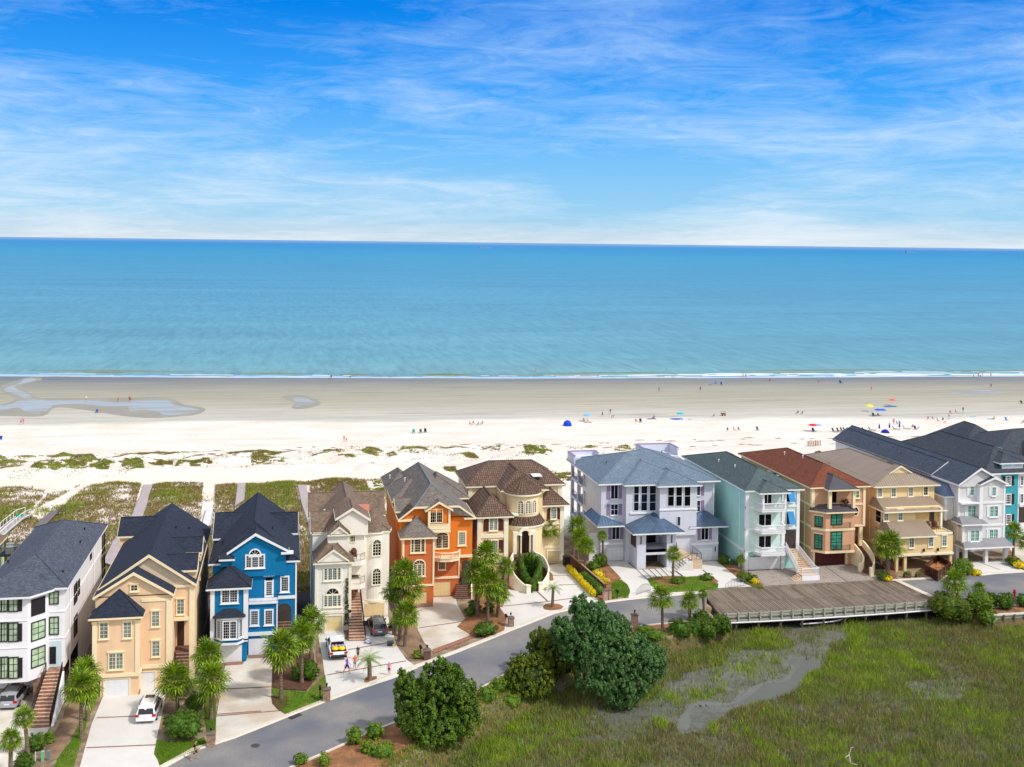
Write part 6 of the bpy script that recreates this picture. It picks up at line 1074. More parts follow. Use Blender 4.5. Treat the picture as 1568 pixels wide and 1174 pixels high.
# ------------------------------------------------------------------ plants
bark_palm = mat('palm_bark', lin(148, 128, 108), 0.9, 0.25, 3, pattern=(1.5, 0.14, 0.03), c2=lin(126, 108, 90), mortar=lin(92, 78, 64), fine=0.2)
bark = mat('bark', lin(92, 78, 64), 0.95, 0.3, 3, fine=0.3)
palm_leaf = leafmat('palm_frond', lin(42, 82, 10), lin(150, 174, 38), 0.45, 0.22, 1.3); palm_dead = leafmat('old_frond', lin(150, 130, 70), lin(176, 160, 90), 0.7, 0.2); palm_blue = leafmat('grey_green_frond', lin(104, 134, 70), lin(168, 186, 110), 0.5, 0.3)
def fan_crown(seed, nf=44, R=1.0):
    r = np.random.default_rng(seed); T = []; MI = []
    def seg(a, b, wa, wb, side): return [np.array([a-side*wa, a+side*wa, b+side*wb]), np.array([a-side*wa, b+side*wb, b-side*wb])]
    for i in range(nf):
        az = 2*math.pi*((i*0.618) % 1)+r.uniform(-.2, .2); el = math.radians(82-(i/nf)**0.85*132+r.uniform(-8, 8)); dead = i > nf*0.93
        d = np.array([math.cos(az)*math.cos(el), math.sin(az)*math.cos(el), math.sin(el)]); L = R*r.uniform(0.36, 0.60); hub = d*L; hub[2] -= 0.06*R*(1-abs(d[2]))
        side = np.cross(d, (0, 0, 1)); side /= (np.linalg.norm(side)+1e-6); up = np.cross(side, d)
        for t in seg(np.zeros(3), hub, 0.022*R, 0.014*R, side): T.append(t); MI.append(1 if dead else 0)
        n = 13
        for k in range(n):
            a = math.radians(-118+236*k/(n-1)); ll = R*0.60*(1-0.28*abs(k-(n-1)/2)/((n-1)/2))*r.uniform(.88, 1.06)
            ld = d*math.cos(a)+side*math.sin(a)+up*0.10*r.uniform(-1, 1); ld /= np.linalg.norm(ld); sd = np.cross(ld, up); sd /= (np.linalg.norm(sd)+1e-6)
            m = hub+ld*ll*0.6-np.array([0, 0, 0.02*R]); e = hub+ld*ll*0.92-np.array([0, 0, (0.10+0.12*r.random())*R*(1.2-abs(d[2]))])
            for t in seg(hub, m, 0.008*R, 0.030*R, sd): T.append(t); MI.append(1 if dead else 0)
            T.append(np.array([m-sd*0.030*R, m+sd*0.030*R, e])); MI.append(1 if dead else 0)
    return np.array(T), np.array(MI)
def feather_crown(seed, nf=26, R=1.0):
    r = np.random.default_rng(seed); T = []; MI = []
    for i in range(nf):
        az = 2*math.pi*((i*0.618) % 1); el = math.radians(78-(i/nf)*85); h = np.array([math.cos(az), math.sin(az), 0]); side = np.array([-h[1], h[0], 0]); prev = np.zeros(3); n = 11; dead = i > nf*0.85
        for k in range(1, n+1):
            t = k/n; e2 = el-t*1.35; p = prev+(h*math.cos(e2)+np.array([0, 0, math.sin(e2)]))*R*1.15/n
            T.append(np.array([prev-side*0.015*R, prev+side*0.015*R, p])); MI.append(int(dead))
            for s in (-1, 1):
                for q in (0.0, 0.5):
                    b = prev+(p-prev)*q; ld = side*s+h*0.7*math.cos(e2)+np.array([0, 0, -0.25+0.5*math.sin(e2)]); ld /= np.linalg.norm(ld); l = R*0.36*math.sin(math.pi*min(t+0.08, .97))**0.6; T.append(np.array([b-h*0.014*R, b+h*0.014*R, b+ld*l])); MI.append(int(dead))
            prev = p
    return np.array(T), np.array(MI)
def trunk_mesh(name, r0, r1, hgt, m, bend=0.0):
    mb = MB(); n = 8; k = 8; vs = []
    for j in range(k+1):
        t = j/k; rr = r0+(r1-r0)*t+(0.25*r0*(1-t)**6)+0.10*r1*(t > 0.9)
        for i in range(n): a = 2*math.pi*i/n; vs.append((bend*t*t+rr*math.cos(a), rr*math.sin(a), hgt*t))
    mb.add(vs, [(j*n+i, j*n+(i+1) % n, (j+1)*n+(i+1) % n, (j+1)*n+i) for j in range(k) for i in range(n)]+[tuple(range(k*n, k*n+n))]); return mb
FANS = [fan_crown(s, 40) for s in (1, 2, 3, 4)]; FEAT = feather_crown(9)
fan_me = []
for i, (T, MI) in enumerate(FANS):
    o = fastmesh('crown', T, 1, [palm_leaf, palm_dead], MI); fan_me.append(o.data); bpy.data.objects.remove(o)
o = fastmesh('crown', FEAT[0], 1, [palm_blue, palm_dead], FEAT[1]); feat_me = o.data; bpy.data.objects.remove(o)
def height_at(x, y, py):
    px, _ = pj(x, y, 0); lo, hi = -2.0, 30.0
    for _i in range(30):
        mid = (lo+hi)/2
        if pj(x, y, mid)[1] > py: lo = mid
        else: hi = mid
    return lo
def palm(bx, by, cx_, cy_, rpx, label, kind='fan', group='sabbal', z0=0.0, tr=0.16, idx=[0]):
    x, y = oz(bx, by, z0); hz = height_at(x, y, cy_); dx = (cx_-pj(x, y, hz)[0])/ (FOC/ math.hypot(x, y)); R = rpx/(FOC/math.hypot(x, y))*1.12
    P = empty('palm_tree', (x, y, z0), label, 'palm tree', 'cabbage palms along the street' if kind == 'fan' else 'feather palms in the drives')
    h_ = hz-z0; mb = trunk_mesh('trunk', tr, tr*0.85, max(h_-0.05, 0.3), bark_palm, dx); mb.build('trunk', bark_palm, P, smooth=True, local=True)
    me = fan_me[idx[0] % 4] if kind == 'fan' else feat_me; c = bpy.data.objects.new('crown', me); col.objects.link(c); c.parent = P; c.location = (dx, 0, h_); c.scale = (R, R, R*0.92); c.rotation_euler = (0, 0, idx[0]*1.7); idx[0] += 1
    return P
def EE(x, y): return E1(x, y)
C3 = cr(380, 930, 3.92); C5 = cr(570, 690, 3.9125); C6 = cr(690, 680, 4.193); C9 = cr(900, 800, 3.9125); C10 = cr(1300, 860, 5.851)
for a in [((124, 1131), (125, 1052), 31, 'broad cabbage palm on the lawn strip beside the brick stair of the white house'), ((134, 1104), (131, 1030), 26, 'cabbage palm close behind the broad palm on the left lawn strip'),
          ((272, 1090), (269, 1040), 32, 'full cabbage palm rising behind the clipped hedge right of the white SUV'), ((323, 1103), (324, 1040), 30, 'cabbage palm beside the brick pillar and the blue house drive, nearer of two'), ((330, 1068), (319, 1001), 27, 'taller cabbage palm in the gap between the peach and blue houses'),
          ((42, 1156), (37, 1098), 18, 'small cabbage palm in the planting bed below the brick stair'), ((16, 1190), (17, 1132), 19, 'small yellowish palm at the bottom left corner'),
          ((430, 1071), (430, 992), 33, 'cabbage palm in the round mulch ring on the lawn by the blue house drive'), ((462, 1046), (461, 974), 28, 'middle palm of the three right of the blue house'), ((476, 1012), (477, 951), 26, 'rearmost palm of the three right of the blue house'),
          ((612, 981), (619, 878), 27, 'tallest palm of the cluster in front of the orange house corner'), ((622, 976), (628, 898), 26, 'palm in the middle of the orange house cluster'), ((620, 990), (622, 940), 25, 'lowest palm of the cluster by the orange house drive'), ((603, 972), (604, 905), 22, 'leftmost palm of the cluster beside the round tower'),
          ((731, 944), (745, 850), 26, 'tall palm between the orange house and the villa'), ((747, 951), (747, 893), 29, 'foremost palm between the orange house and the villa'), ((728, 940), (731, 876), 25, 'left palm of the group between orange house and villa'), ((762, 944), (775, 868), 17, 'slim palm leaning toward the horseshoe stair'), ((763, 946), (764, 908), 21, 'low palm of the group left of the horseshoe stair'),
          ((836, 862), (841, 809), 19, 'single tall slim palm in front of the villa garage wing'), ((877, 863), (884, 806), 19, 'tallest palm by the brown fence left of the lilac house'), ((895, 880), (898, 836), 17, 'shorter palm over the green hedge by the brown fence'), ((884, 872), (888, 822), 17, 'middle palm of three beside the brown fence'),
          ((924, 866), (922.5, 820), 10, 'thin young palm beside the left garage of the lilac house'), ((1030.5, 890), (1031, 848), 15, 'palm in the front lawn bed of the lilac house'), ((1014.5, 966), (1012.5, 915), 23, 'palm on the mulch island across the street near the boardwalk bridge'), ((1056, 948), (1056, 920), 18, 'palm over the round shrubs at the bridge end'), ((1078, 942), (1076, 908), 10, 'thin yellowish palm at the bridge end'),
          ((1136, 877), (1134, 856), 9, 'little palm by the side wall of the aqua house'), ((1359.5, 879), (1361, 834), 26, 'thick trunked palm in front of the tan house carport'), ((1466, 920), (1462, 890), 22, 'palm above the shrubs across the street from the grey house'), ((1500, 922), (1499, 901), 12, 'small round palm right of the taller one above the shrubs'), ((1551.6, 852), (1553, 814), 16, 'palm between the grey house and the teal house'), ((1574, 862), (1572, 830), 14, 'palm at the right edge by the teal house')]:
    palm(a[0][0], a[0][1], a[1][0], a[1][1], a[2], a[3], tr=0.3 if 'thick' in a[3] else 0.19)
palm(566, 1042, 565, 1010, 21, 'short feather palm in a round mulch ring on the ivory house drive', 'feather', tr=0.24); palm(846, 930, 847, 900, 14, 'small feather palm in the mulch ring in front of the villa', 'feather', tr=0.2)

def cloud(seed, ell, leaf, n_cl, per, cr_=0.35, fill=0.25, flat_=0.0, low=-0.55, cone=0.0):
    """leaf clumps over ellipsoids: ell = [(cx, cy, cz, rx, ry, rz), ...]; returns quads (n, 4, 3)"""
    r = np.random.default_rng(seed); V = np.array([e[3]*e[4]+e[3]*e[5] for e in ell]); out = []
    for e, k in zip(ell, np.maximum(4, (n_cl*V/V.sum()).astype(int))):
        d = r.normal(size=(k*3, 3)); d /= np.linalg.norm(d, axis=1)[:, None]; d = d[d[:, 2] > low][:k]; rad = np.where(r.random(len(d)) < fill, r.uniform(.4, .9, len(d)), r.uniform(.82, 1.14, len(d)))
        if cone: sh = 1-cone*np.clip(d[:, 2], 0, 1)**1.0; d = d*np.stack([sh, sh, np.ones(len(d))], 1)
        c = d*rad[:, None]*np.array(e[3:6])+np.array(e[:3]); s = cr_*r.uniform(.6, 1.3, len(c)); up_ = np.array([0.85, 0.85, 1.75]) if low == -0.75 else np.ones(3)
        q = r.normal(size=(len(c), per, 3)); q /= np.linalg.norm(q, axis=2)[..., None]; q[..., 2] = np.abs(q[..., 2])*0.9+0.1*q[..., 2]; pos = c[:, None, :]+q*up_*s[:, None, None]*r.uniform(.55, 1.0, (len(c), per, 1))
        nrm = q+0.55*r.normal(size=q.shape)+d[:, None, :]*0.4; nrm /= np.linalg.norm(nrm, axis=2)[..., None]; pos = pos.reshape(-1, 3); nrm = nrm.reshape(-1, 3)
        t = np.cross(nrm, r.normal(size=nrm.shape)); t /= np.linalg.norm(t, axis=1)[:, None]; b = np.cross(nrm, t); l = leaf*r.uniform(.6, 1.35, (len(pos), 1)); t = t*l; b = b*l*0.6
        out.append(np.stack([pos-t, pos-b*0.9, pos+t, pos+b*0.9], 1))
    return np.concatenate(out)
g_dark = leafmat('deep_green_leaf', lin(38, 76, 12), lin(116, 144, 42), 0.5, 0.2); g_blue = leafmat('blue_green_leaf', lin(34, 74, 26), lin(108, 146, 80), 0.5, 0.15, 0.7); g_olive = leafmat('olive_leaf', lin(58, 84, 12), lin(126, 138, 38), 0.5, 0.2, 0.8); g_bright = leafmat('bright_leaf', lin(66, 104, 20), lin(142, 164, 46), 0.5, 0.25); g_clip = leafmat('clipped_leaf', lin(50, 80, 12), lin(98, 124, 32), 0.55, 0.15, 2.0)
g_core = leafmat('inner_leaf', lin(24, 40, 16), lin(36, 56, 22), 0.9, 0.0); g_yel = leafmat('yellow_flower_leaf', lin(200, 176, 20), lin(240, 216, 40), 0.6, 0.2, 2.0); g_hedge2 = leafmat('hedge_shadow_leaf', lin(44, 84, 20), lin(84, 120, 30), 0.55, 0.15, 2.0)  # inner and hedge core greens darkened as painted shade inside the foliage
def core(ell, k=0.86):
    mb = MB()
    for (a, b, c, rx, ry, rz) in ell:
        n, m = 10, 6; vs = []
        for j in range(m+1):
            ph = -math.pi/2+math.pi*j/m
            for i in range(n): t = 2*math.pi*i/n; vs.append((a+rx*k*math.cos(ph)*math.cos(t), b+ry*k*math.cos(ph)*math.sin(t), c+rz*k*math.sin(ph)))
        mb.add(vs, [(j*n+i, j*n+(i+1) % n, (j+1)*n+(i+1) % n, (j+1)*n+i) for j in range(m) for i in range(n)])
    return mb
def shrub(cx_, cy_, rxp, ryp, label, m, z0=0.0, name='shrub', cat='shrub', leaf=0.075, dens=1.0, group=None, elong=1.0, n=None, lobes=None):
    """(cx, cy) picture centre; stands on z0 under its own lower edge"""
    x, y = oz(cx_, cy_+ryp*0.8, z0); k = FOC/math.hypot(x, y); rx = rxp/k; rz = max(ryp/k*0.95, 0.25); P = empty(name, (x, y, z0), label, cat, group)
    ell = lobes or [(0, 0, rz*0.9, rx, rx*elong, rz)]
    if not lobes and rx > 1.1: r = random.Random(int(cx_*7)); ell = [(0, 0, rz*0.85, rx*0.8, rx*0.8*elong, rz*0.9)]+[(r.uniform(-.5, .5)*rx, r.uniform(-.5, .5)*rx*elong, rz*r.uniform(.6, 1.0), rx*.5, rx*.5*elong, rz*.62) for _ in range(4)]
    A = sum(e[3]*e[5] for e in ell); ncl = n or int(70*dens*max(A, 0.3)/0.35**2*0.12)+20
    q = cloud(int(cx_*13+cy_), ell, leaf, ncl, 34, 0.22, 0.1, low=-0.8); fastmesh('foliage', q, 1, m, k=4, parent=P); core(ell, 0.85).build('inner_core', g_hedge2 if m is not g_yel else g_yel, P, local=True); return P
# the four big trees on the marsh edge
def tree(bx, by, z0, ell_px, label, m, leaf, ncl, per, name='tree', core_k=0.62, cl=0.5, cone=0.0):
    x, y = oz(bx, by, z0); k = FOC/math.hypot(x, y); P = empty(name, (x, y, z0), label, 'tree'); ell = []
    for (ex, ey, rx, ry, dyw) in ell_px:
        X, Z_ = PY(y+dyw).at(ex, ey); ell.append((X-x, dyw, Z_-z0, rx/k*.89, rx/k*0.85, ry/k*.89))
    r9 = random.Random(int(bx)+1)
    for e in list(ell):
        for _q in range(5):
            an, eb = r9.uniform(0, 6.28), r9.uniform(-.4, 1.3); dd_ = (math.cos(an)*math.cos(eb), math.sin(an)*math.cos(eb), math.sin(eb)); s9 = r9.uniform(.16, .32); ell.append((e[0]+dd_[0]*e[3]*.98, e[1]+dd_[1]*e[4]*.98, e[2]+dd_[2]*e[5]*.98, e[3]*s9, e[4]*s9, e[5]*s9*1.5))
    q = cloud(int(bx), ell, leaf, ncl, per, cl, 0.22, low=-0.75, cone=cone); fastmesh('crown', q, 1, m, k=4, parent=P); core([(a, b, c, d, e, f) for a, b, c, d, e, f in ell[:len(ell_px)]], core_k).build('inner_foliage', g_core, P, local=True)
    t = MB(); r = random.Random(int(bx)); t.tube((0, 0, -0.3), (0.1, 0.1, 1.6), 0.28, 8, 0.2)
    for (a, b, c, d, e, f) in ell[:len(ell_px)]:
        p = Vector((0.1, 0.1, 1.5)); q2 = Vector((a, b, c-f*0.3)); t.tube(p, q2, 0.17, 6, 0.07)
        for _ in range(5): q3 = q2+Vector((r.uniform(-1, 1)*d*0.85, r.uniform(-1, 1)*e*.85, r.uniform(-.4, .8)*f)); t.tube(q2, q3, 0.06, 5, 0.02)
    t.build('trunk', bark, P, local=True); return P
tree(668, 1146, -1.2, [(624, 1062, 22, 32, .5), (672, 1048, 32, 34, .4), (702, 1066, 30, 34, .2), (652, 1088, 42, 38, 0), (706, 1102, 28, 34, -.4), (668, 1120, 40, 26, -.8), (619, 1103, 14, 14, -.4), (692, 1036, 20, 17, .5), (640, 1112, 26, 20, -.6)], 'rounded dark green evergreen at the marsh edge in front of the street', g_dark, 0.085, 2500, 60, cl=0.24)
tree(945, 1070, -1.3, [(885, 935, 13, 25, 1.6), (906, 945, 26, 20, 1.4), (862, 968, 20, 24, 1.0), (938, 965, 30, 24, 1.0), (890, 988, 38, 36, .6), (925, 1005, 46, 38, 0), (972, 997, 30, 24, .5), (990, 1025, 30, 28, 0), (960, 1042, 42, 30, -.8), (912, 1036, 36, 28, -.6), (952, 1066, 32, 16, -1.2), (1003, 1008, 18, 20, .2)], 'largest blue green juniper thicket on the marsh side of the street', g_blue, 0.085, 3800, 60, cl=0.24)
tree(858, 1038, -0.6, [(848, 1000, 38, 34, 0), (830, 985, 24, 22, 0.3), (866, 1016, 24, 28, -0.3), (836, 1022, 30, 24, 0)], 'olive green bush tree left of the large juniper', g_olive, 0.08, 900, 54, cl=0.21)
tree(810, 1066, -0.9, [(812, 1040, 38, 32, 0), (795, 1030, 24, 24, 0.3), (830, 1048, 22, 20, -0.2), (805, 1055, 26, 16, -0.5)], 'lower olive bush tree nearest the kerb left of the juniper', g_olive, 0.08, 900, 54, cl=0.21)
for a in [((278, 1110), 33, 22, 'broad clipped hedge mound beside the peach house drive', g_clip), ((300, 1076), 14, 14, 'dark shrub behind the clipped hedge under the palms', g_dark), ((55, 1138), 13, 13, 'round dark shrub right of the small palm in the left bed', g_clip), ((38, 1168), 14, 12, 'round shrub at the bottom of the left bed', g_clip), ((75, 1131), 7, 7, 'small loose shrub at the top of the left bed', g_bright),
          ((474, 1028), 13, 16, 'tall rounded shrub under the palms right of the blue house', g_clip), ((455, 1030), 9, 12, 'dark shrub left of the rounded one under the palms', g_dark), ((727, 928), 10, 9, 'round shrub in the palm bed by the orange house path', g_clip), ((719, 937), 7, 7, 'small round shrub at the corner of the orange house path', g_clip), ((749, 931), 8, 8, 'round shrub on the right of the palm bed', g_clip), ((744, 963), 21, 10, 'low clipped hedge at the street corner of the palm bed', g_clip),
          ((918, 858), 12, 12, 'loose green shrub behind the fence by the lilac house', g_olive), ((908, 868), 9, 9, 'dark shrub beside the thin palm at the lilac garage', g_dark), ((916, 880), 9, 6, 'yellow flowering bush behind the fence nearest the palm', g_yel), ((924, 890), 8, 6, 'yellow flowering bush behind the fence nearest the pillar', g_yel),
          ((1038, 889), 13, 5, 'low green ground shrub round the lawn palm of the lilac house', g_olive), ((1083, 884), 9, 5, 'dark low shrubs in the small bed by the right lilac drive', g_dark), ((1110, 858), 9, 7, 'green shrub at the foot of the aqua side wall', g_clip), ((1141, 884), 11, 7, 'green shrub below the little palm of the aqua house', g_olive), ((1152, 886), 7, 5, 'small green shrub beside the yellow one', g_clip), ((1156, 891), 5, 4, 'small yellow shrub at the end of the aqua bed', g_yel),
          ((1353, 883), 9, 6, 'green shrub by the thick palm of the tan house', g_clip), ((1359, 887), 6, 4, 'bright yellow shrub at the street by the tan house', g_yel), ((1474, 869), 17, 13, 'large bright shrub between the tan and grey houses', g_bright), ((1493, 877), 9, 4, 'low yellow shrub left of the grey house drive', g_yel), ((1551, 860), 11, 7, 'shrub right of the grey house drive', g_olive), ((1561, 866), 8, 5, 'yellow green shrub at the right edge by the road', g_yel), ((639, 1003), 6, 6, 'small bright shrub by the stone pillar of the orange house', g_bright), ((602, 958), 7, 8, 'yellow green shrub beside the dark SUV', g_bright),
          ((1253, 694), 4.5, 3.2, 'single green bush on the sand behind the rust roofed house', g_clip)]:
    shrub(a[0][0], a[0][1], a[1], a[2], a[3], a[4])
for a in [((1039, 963), 19, 18, 'leftmost clipped round shrub at the bridge end', -0.7), ((1062, 962), 13, 15, 'round shrub second from the left at the bridge end', -0.7), ((1074, 946), 14, 13, 'round shrub behind the others at the bridge end', -0.4), ((1083, 966), 17, 15, 'round shrub in front of the others at the bridge end', -0.9), ((1101, 956), 19, 19, 'rightmost round shrub against the bridge rail', -0.8),
          ((1455, 930), 30, 20, 'large spreading dark shrub at the right end of the bridge', -0.9), ((1443, 914), 13, 8, 'shrub behind the spreading one at the bridge corner', -0.1), ((1500, 924), 20, 19, 'loose bright green shrub beside the bridge shrubs', -0.5), ((1517, 920), 13, 11, 'green shrub between the loose one and the clipped one', -0.1), ((1540, 921), 14, 13, 'clipped round shrub on the mulch at the right', 0.0), ((1568, 921), 10, 9, 'clipped shrub cut by the right edge', 0.0), ((1512, 946), 16, 13, 'bright scrub in front of the wooden bulkhead', -1.4), ((1478, 944), 10, 9, 'grey green scrub below the bridge shrubs', -1.3)]:
    shrub(a[0][0], a[0][1], a[1], a[2], a[3], g_olive if 'spreading' in a[3] else (g_bright if 'bright' in a[3] else g_clip), z0=a[4])
for a in [((543, 1127), 12, 13, 'bright sapling at the kerb left of the round evergreen', 0), ((574, 1120), 14, 13, 'bright sapling at the kerb right of the first', 0), ((460, 1164), 9, 8, 'small bright plant by the kerb at the bottom', 0), ((495, 1164), 9, 9, 'green tuft on the mulch at the bottom', 0), ((585, 1152), 24, 16, 'loose green shrub left of the round evergreen', -0.6), ((562, 1146), 10, 12, 'yellow green shrub on the mulch verge', -0.3), ((745, 1068), 16, 18, 'bright green shrub right of the round evergreen', -0.8), ((765, 1052), 14, 14, 'green shrub near the kerb between the big trees', -0.5), ((782, 1075), 18, 12, 'loose shrub in the grass below the olive bushes', -1.1), ((1000, 972), 14, 8, 'low yellow green shrub by the brick pillar across the street', -0.1), ((985, 965), 10, 7, 'low shrub at the foot of the lone brick pillar', 0)]:
    shrub(a[0][0], a[0][1], a[1], a[2], a[3], g_bright, z0=a[4], dens=0.6)
# hedges of the villa
def hedge_line(P, pts, w_, h_, m, seed, name='foliage', leaf=0.07):
    x0, y0, _z = root_of(P).location; ell = []
    hs = h_ if isinstance(h_, tuple) else (h_,)*len(pts)
    for j, (a, b) in enumerate(zip(pts, pts[1:])):
        n = max(1, int((Vector(b)-Vector(a)).length/0.45))
        for i in range(n):
            t = i/n; h_ = hs[j]+(hs[j+1]-hs[j])*t
            for lv in ((0.3, 0.5, 0.72, 0.88) if h_ > 1.6 else (0.5,)): ell.append((a[0]+(b[0]-a[0])*t-x0, a[1]+(b[1]-a[1])*t-y0, h_*lv, w_*0.62, w_*0.62, h_*(0.2 if h_ > 1.6 else 0.58)))
    q = cloud(seed, ell, leaf, int(len(ell)*14), 26, 0.16, 0.05, low=-0.7); fastmesh(name, q, 1, m, k=4, parent=P); core(ell, 0.92).build('inner_core', g_hedge2 if m is not g_yel else g_yel, P, local=True)
pts = [oz(*C6(x, y), 0.7) for x, y in ((755, 780), (800, 825), (850, 880), (920, 950))]; P = empty('flowering_hedge', (pts[0][0], pts[0][1], 0), 'long hedge covered in yellow flowers beside the villa drive', 'hedge'); hedge_line(P, [(a, b-0.3) for a, b in pts], 0.6, 0.9, g_yel, 5); hedge_line(P, [(a+0.25, b-0.2) for a, b in pts], 0.5, 0.7, g_clip, 6, 'green_side')
pts = [oz(*C6(x, y), 0.7) for x, y in ((865, 845), (905, 880), (965, 940))]; P = empty('hedge', (pts[0][0], pts[0][1], 0), 'thick green hedge between the yellow flowers and the brown fence', 'hedge'); hedge_line(P, pts, 1.1, 1.3, g_clip, 7)
HPz = (3.3, 3.5, 3.5, 3.2, 2.8, 2.4, 2.0, 1.7, 1.9, 2.4, 2.8, 3.3); HP = [oz(*B2(x, y), HPz[i]) for i, (x, y) in enumerate(((610, 560), (680, 535), (760, 545), (815, 575), (835, 650), (820, 720), (790, 790), (745, 845), (690, 810), (650, 740), (620, 660), (610, 560)))]
P = empty('heart_shaped_hedge', (32.3, 150, 0), 'heart shaped clipped hedge inside the horseshoe staircase', 'hedge'); hedge_line(P, HP, 0.6, HPz, g_clip, 8, leaf=0.06)
P = empty('wall_fountain', (32.1, 149.6, 0), 'round white fountain ornament inside the heart shaped hedge', 'fountain'); x, y = oz(*B2(690, 700), 1.1); m = MB(); m.lathe((x, y, 0), [(0.5, 0), (0.5, 0.35), (0.42, 0.38), (0.12, 0.4), (0.1, 1.0), (0.34, 1.12), (0.3, 1.16), (0.06, 1.2), (0.06, 1.5), (0.2, 1.56), (0.02, 1.8)], 14); m.build('basin', paletrim, P)
P = empty('climbing_vine', (7.0, 134.3, 0), 'narrow brown green vine climbing the ivory house corner by its stair', 'vine'); x0 = 6.75
q = cloud(44, [(0.0, 0, 0.8+i*0.55, 0.24-0.012*i, 0.14, 0.45) for i in range(10)], 0.06, 150, 30, 0.1, 0.1); fastmesh('foliage', q, 1, leafmat('vine_leaf', lin(70, 84, 34), lin(120, 104, 60)), k=4, parent=P)
# ------------------------------------------------------------------ grass (countless): marsh, dunes, scrub
def tufts(name, pts, h, wd, mats, mi=None, seed=1, lean=0.35):
    r = np.random.default_rng(seed); n = len(pts); a = r.uniform(0, 2*np.pi, n); d = np.stack([np.cos(a), np.sin(a), np.zeros(n)], 1)*(wd if np.isscalar(wd) else wd[:, None])*0.5
    hh = (h*r.uniform(.55, 1.25, n))[:, None]*np.array([[0, 0, 1.0]]); l = r.normal(size=(n, 3))*lean*(hh[:, 2:3]); l[:, 2] = 0
    tri = np.stack([pts-d, pts+d, pts+hh+l], 1); o = fastmesh(name, tri, 1, mats, mi); return tag(o, kind='stuff')
def inpoly(P, poly):
    x, y = P[:, 0], P[:, 1]; c = np.zeros(len(P), bool); n = len(poly)
    for i in range(n):
        x0, y0 = poly[i]; x1, y1 = poly[(i+1) % n]
        if y0 == y1: continue
        c ^= ((y0 > y) != (y1 > y)) & (x < (x1-x0)*(y-y0)/(y1-y0)+x0)
    return c
def vnoise(P, s, seed=0.0): return np.array([noise.noise((a*s, b*s, seed)) for a, b in P])
def gnoise(P, s, seed=0.0, st=1.0):
    """value noise on a lattice, vectorised"""
    x, y = P[:, 0]*s, P[:, 1]*s*st; r = np.random.default_rng(int(seed*97)+5); G = r.random((256, 256)); xi, yi = np.floor(x).astype(int), np.floor(y).astype(int); fx, fy = x-xi, y-yi; fx = fx*fx*(3-2*fx); fy = fy*fy*(3-2*fy); g = lambda a, b: G[a % 256, b % 256]
    return (g(xi, yi)*(1-fx)+g(xi+1, yi)*fx)*(1-fy)+(g(xi, yi+1)*(1-fx)+g(xi+1, yi+1)*fx)*fy
C7 = cr(1000, 900, 2.7606); C8 = cr(700, 880, 3.92)
mz = lambda lst, f: [oz(*f(*p), MARSH_Z) for p in lst]
mud_main = mz([(820, 750), (900, 760), (1100, 770), (1210, 750), (1430, 640), (1460, 700), (1440, 800), (1400, 880), (1290, 920), (1270, 1000), (1150, 1040), (960, 1060), (820, 1110), (740, 1174), (560, 1174), (580, 1110), (500, 1050), (470, 1000), (600, 900), (700, 880), (800, 860), (840, 810)], C9)
mud_left = mz([(800, 750), (900, 800), (1180, 760), (1260, 640), (1400, 620), (1500, 700), (1420, 800), (1360, 900), (1250, 900), (1160, 980), (900, 1010), (700, 1000), (640, 960), (700, 880), (820, 840)], C8)
mud_top = mz([(540, 165), (830, 140), (840, 200), (800, 240), (600, 235), (560, 205)], C7)
mud_r = mz([(1060, 400), (1250, 385), (1340, 430), (1290, 480), (1120, 470)], C7)
chan = mz([(100, 590), (150, 490), (240, 475), (330, 485), (440, 410), (560, 385), (590, 350), (560, 305), (600, 290), (720, 325), (650, 370), (600, 440), (480, 480), (400, 500), (330, 520), (260, 580), (200, 610), (120, 620)], C7)
ch_m = mat('channel_mud', lin(102, 104, 94), 0.5, 0.12, 0.5, fine=0.05, spec=0.5)
cl_ = smooth([(*a, 0) for a in mz([(125, 600), (140, 530), (190, 492), (330, 490), (400, 440), (480, 400), (560, 385), (582, 352), (560, 312), (600, 296), (660, 302), (725, 324)], C7)], 4)
ch = MB()
for i in range(len(cl_)-1):
    a, b = cl_[i], cl_[i+1]; d = (b-a).normalized(); w0, w1 = (0.45+0.25*math.sin(j*0.9) if j < 34 else 0.12 for j in (i, i+1)); m9 = Vector((-d.y, d.x, 0)); ch.add([(a-m9*w0)[:2]+(MARSH_Z+.012,), (b-m9*w1)[:2]+(MARSH_Z+.012,), (b+m9*w1)[:2]+(MARSH_Z+.012,), (a+m9*w0)[:2]+(MARSH_Z+.012,)], [(0, 1, 2, 3)])
tag(ch.build('tidal_channel', ch_m), kind='structure'); flat('wet_hollow', [mz([(560, 305), (600, 290), (720, 325), (690, 380), (600, 430), (520, 460), (400, 500), (360, 490), (450, 420), (570, 385), (590, 350)], C7)], mat('wet_mud', lin(90, 92, 82), 0.55, 0.1, 0.6, spec=0.5), MARSH_Z+0.006)
N_ = 750000; XY = np.stack([rng.uniform(-8, 124, N_), rng.uniform(78, 142, N_)], 1)
by_ = np.interp(XY[:, 0], [b[0] for b in BANK], [b[1] for b in BANK]); XY = XY[XY[:, 1] < by_-0.4]
XY = XY[~((XY[:, 1] > 131) & (XY[:, 0] > 52) & (XY[:, 0] < 85))]
g1 = gnoise(XY, 0.16, 1); g2 = gnoise(XY, 0.5, 2); g3 = gnoise(XY, 1.6, 3); g4 = gnoise(XY, 0.06, 4)
dens = 0.95+0.5*(g1-0.5)+0.5*(g2-0.5)+0.4*(g3-0.5)
mm = inpoly(XY, mud_main); ml = inpoly(XY, mud_left); mt = inpoly(XY, mud_top); mr = inpoly(XY, mud_r); mc = inpoly(XY, chan)
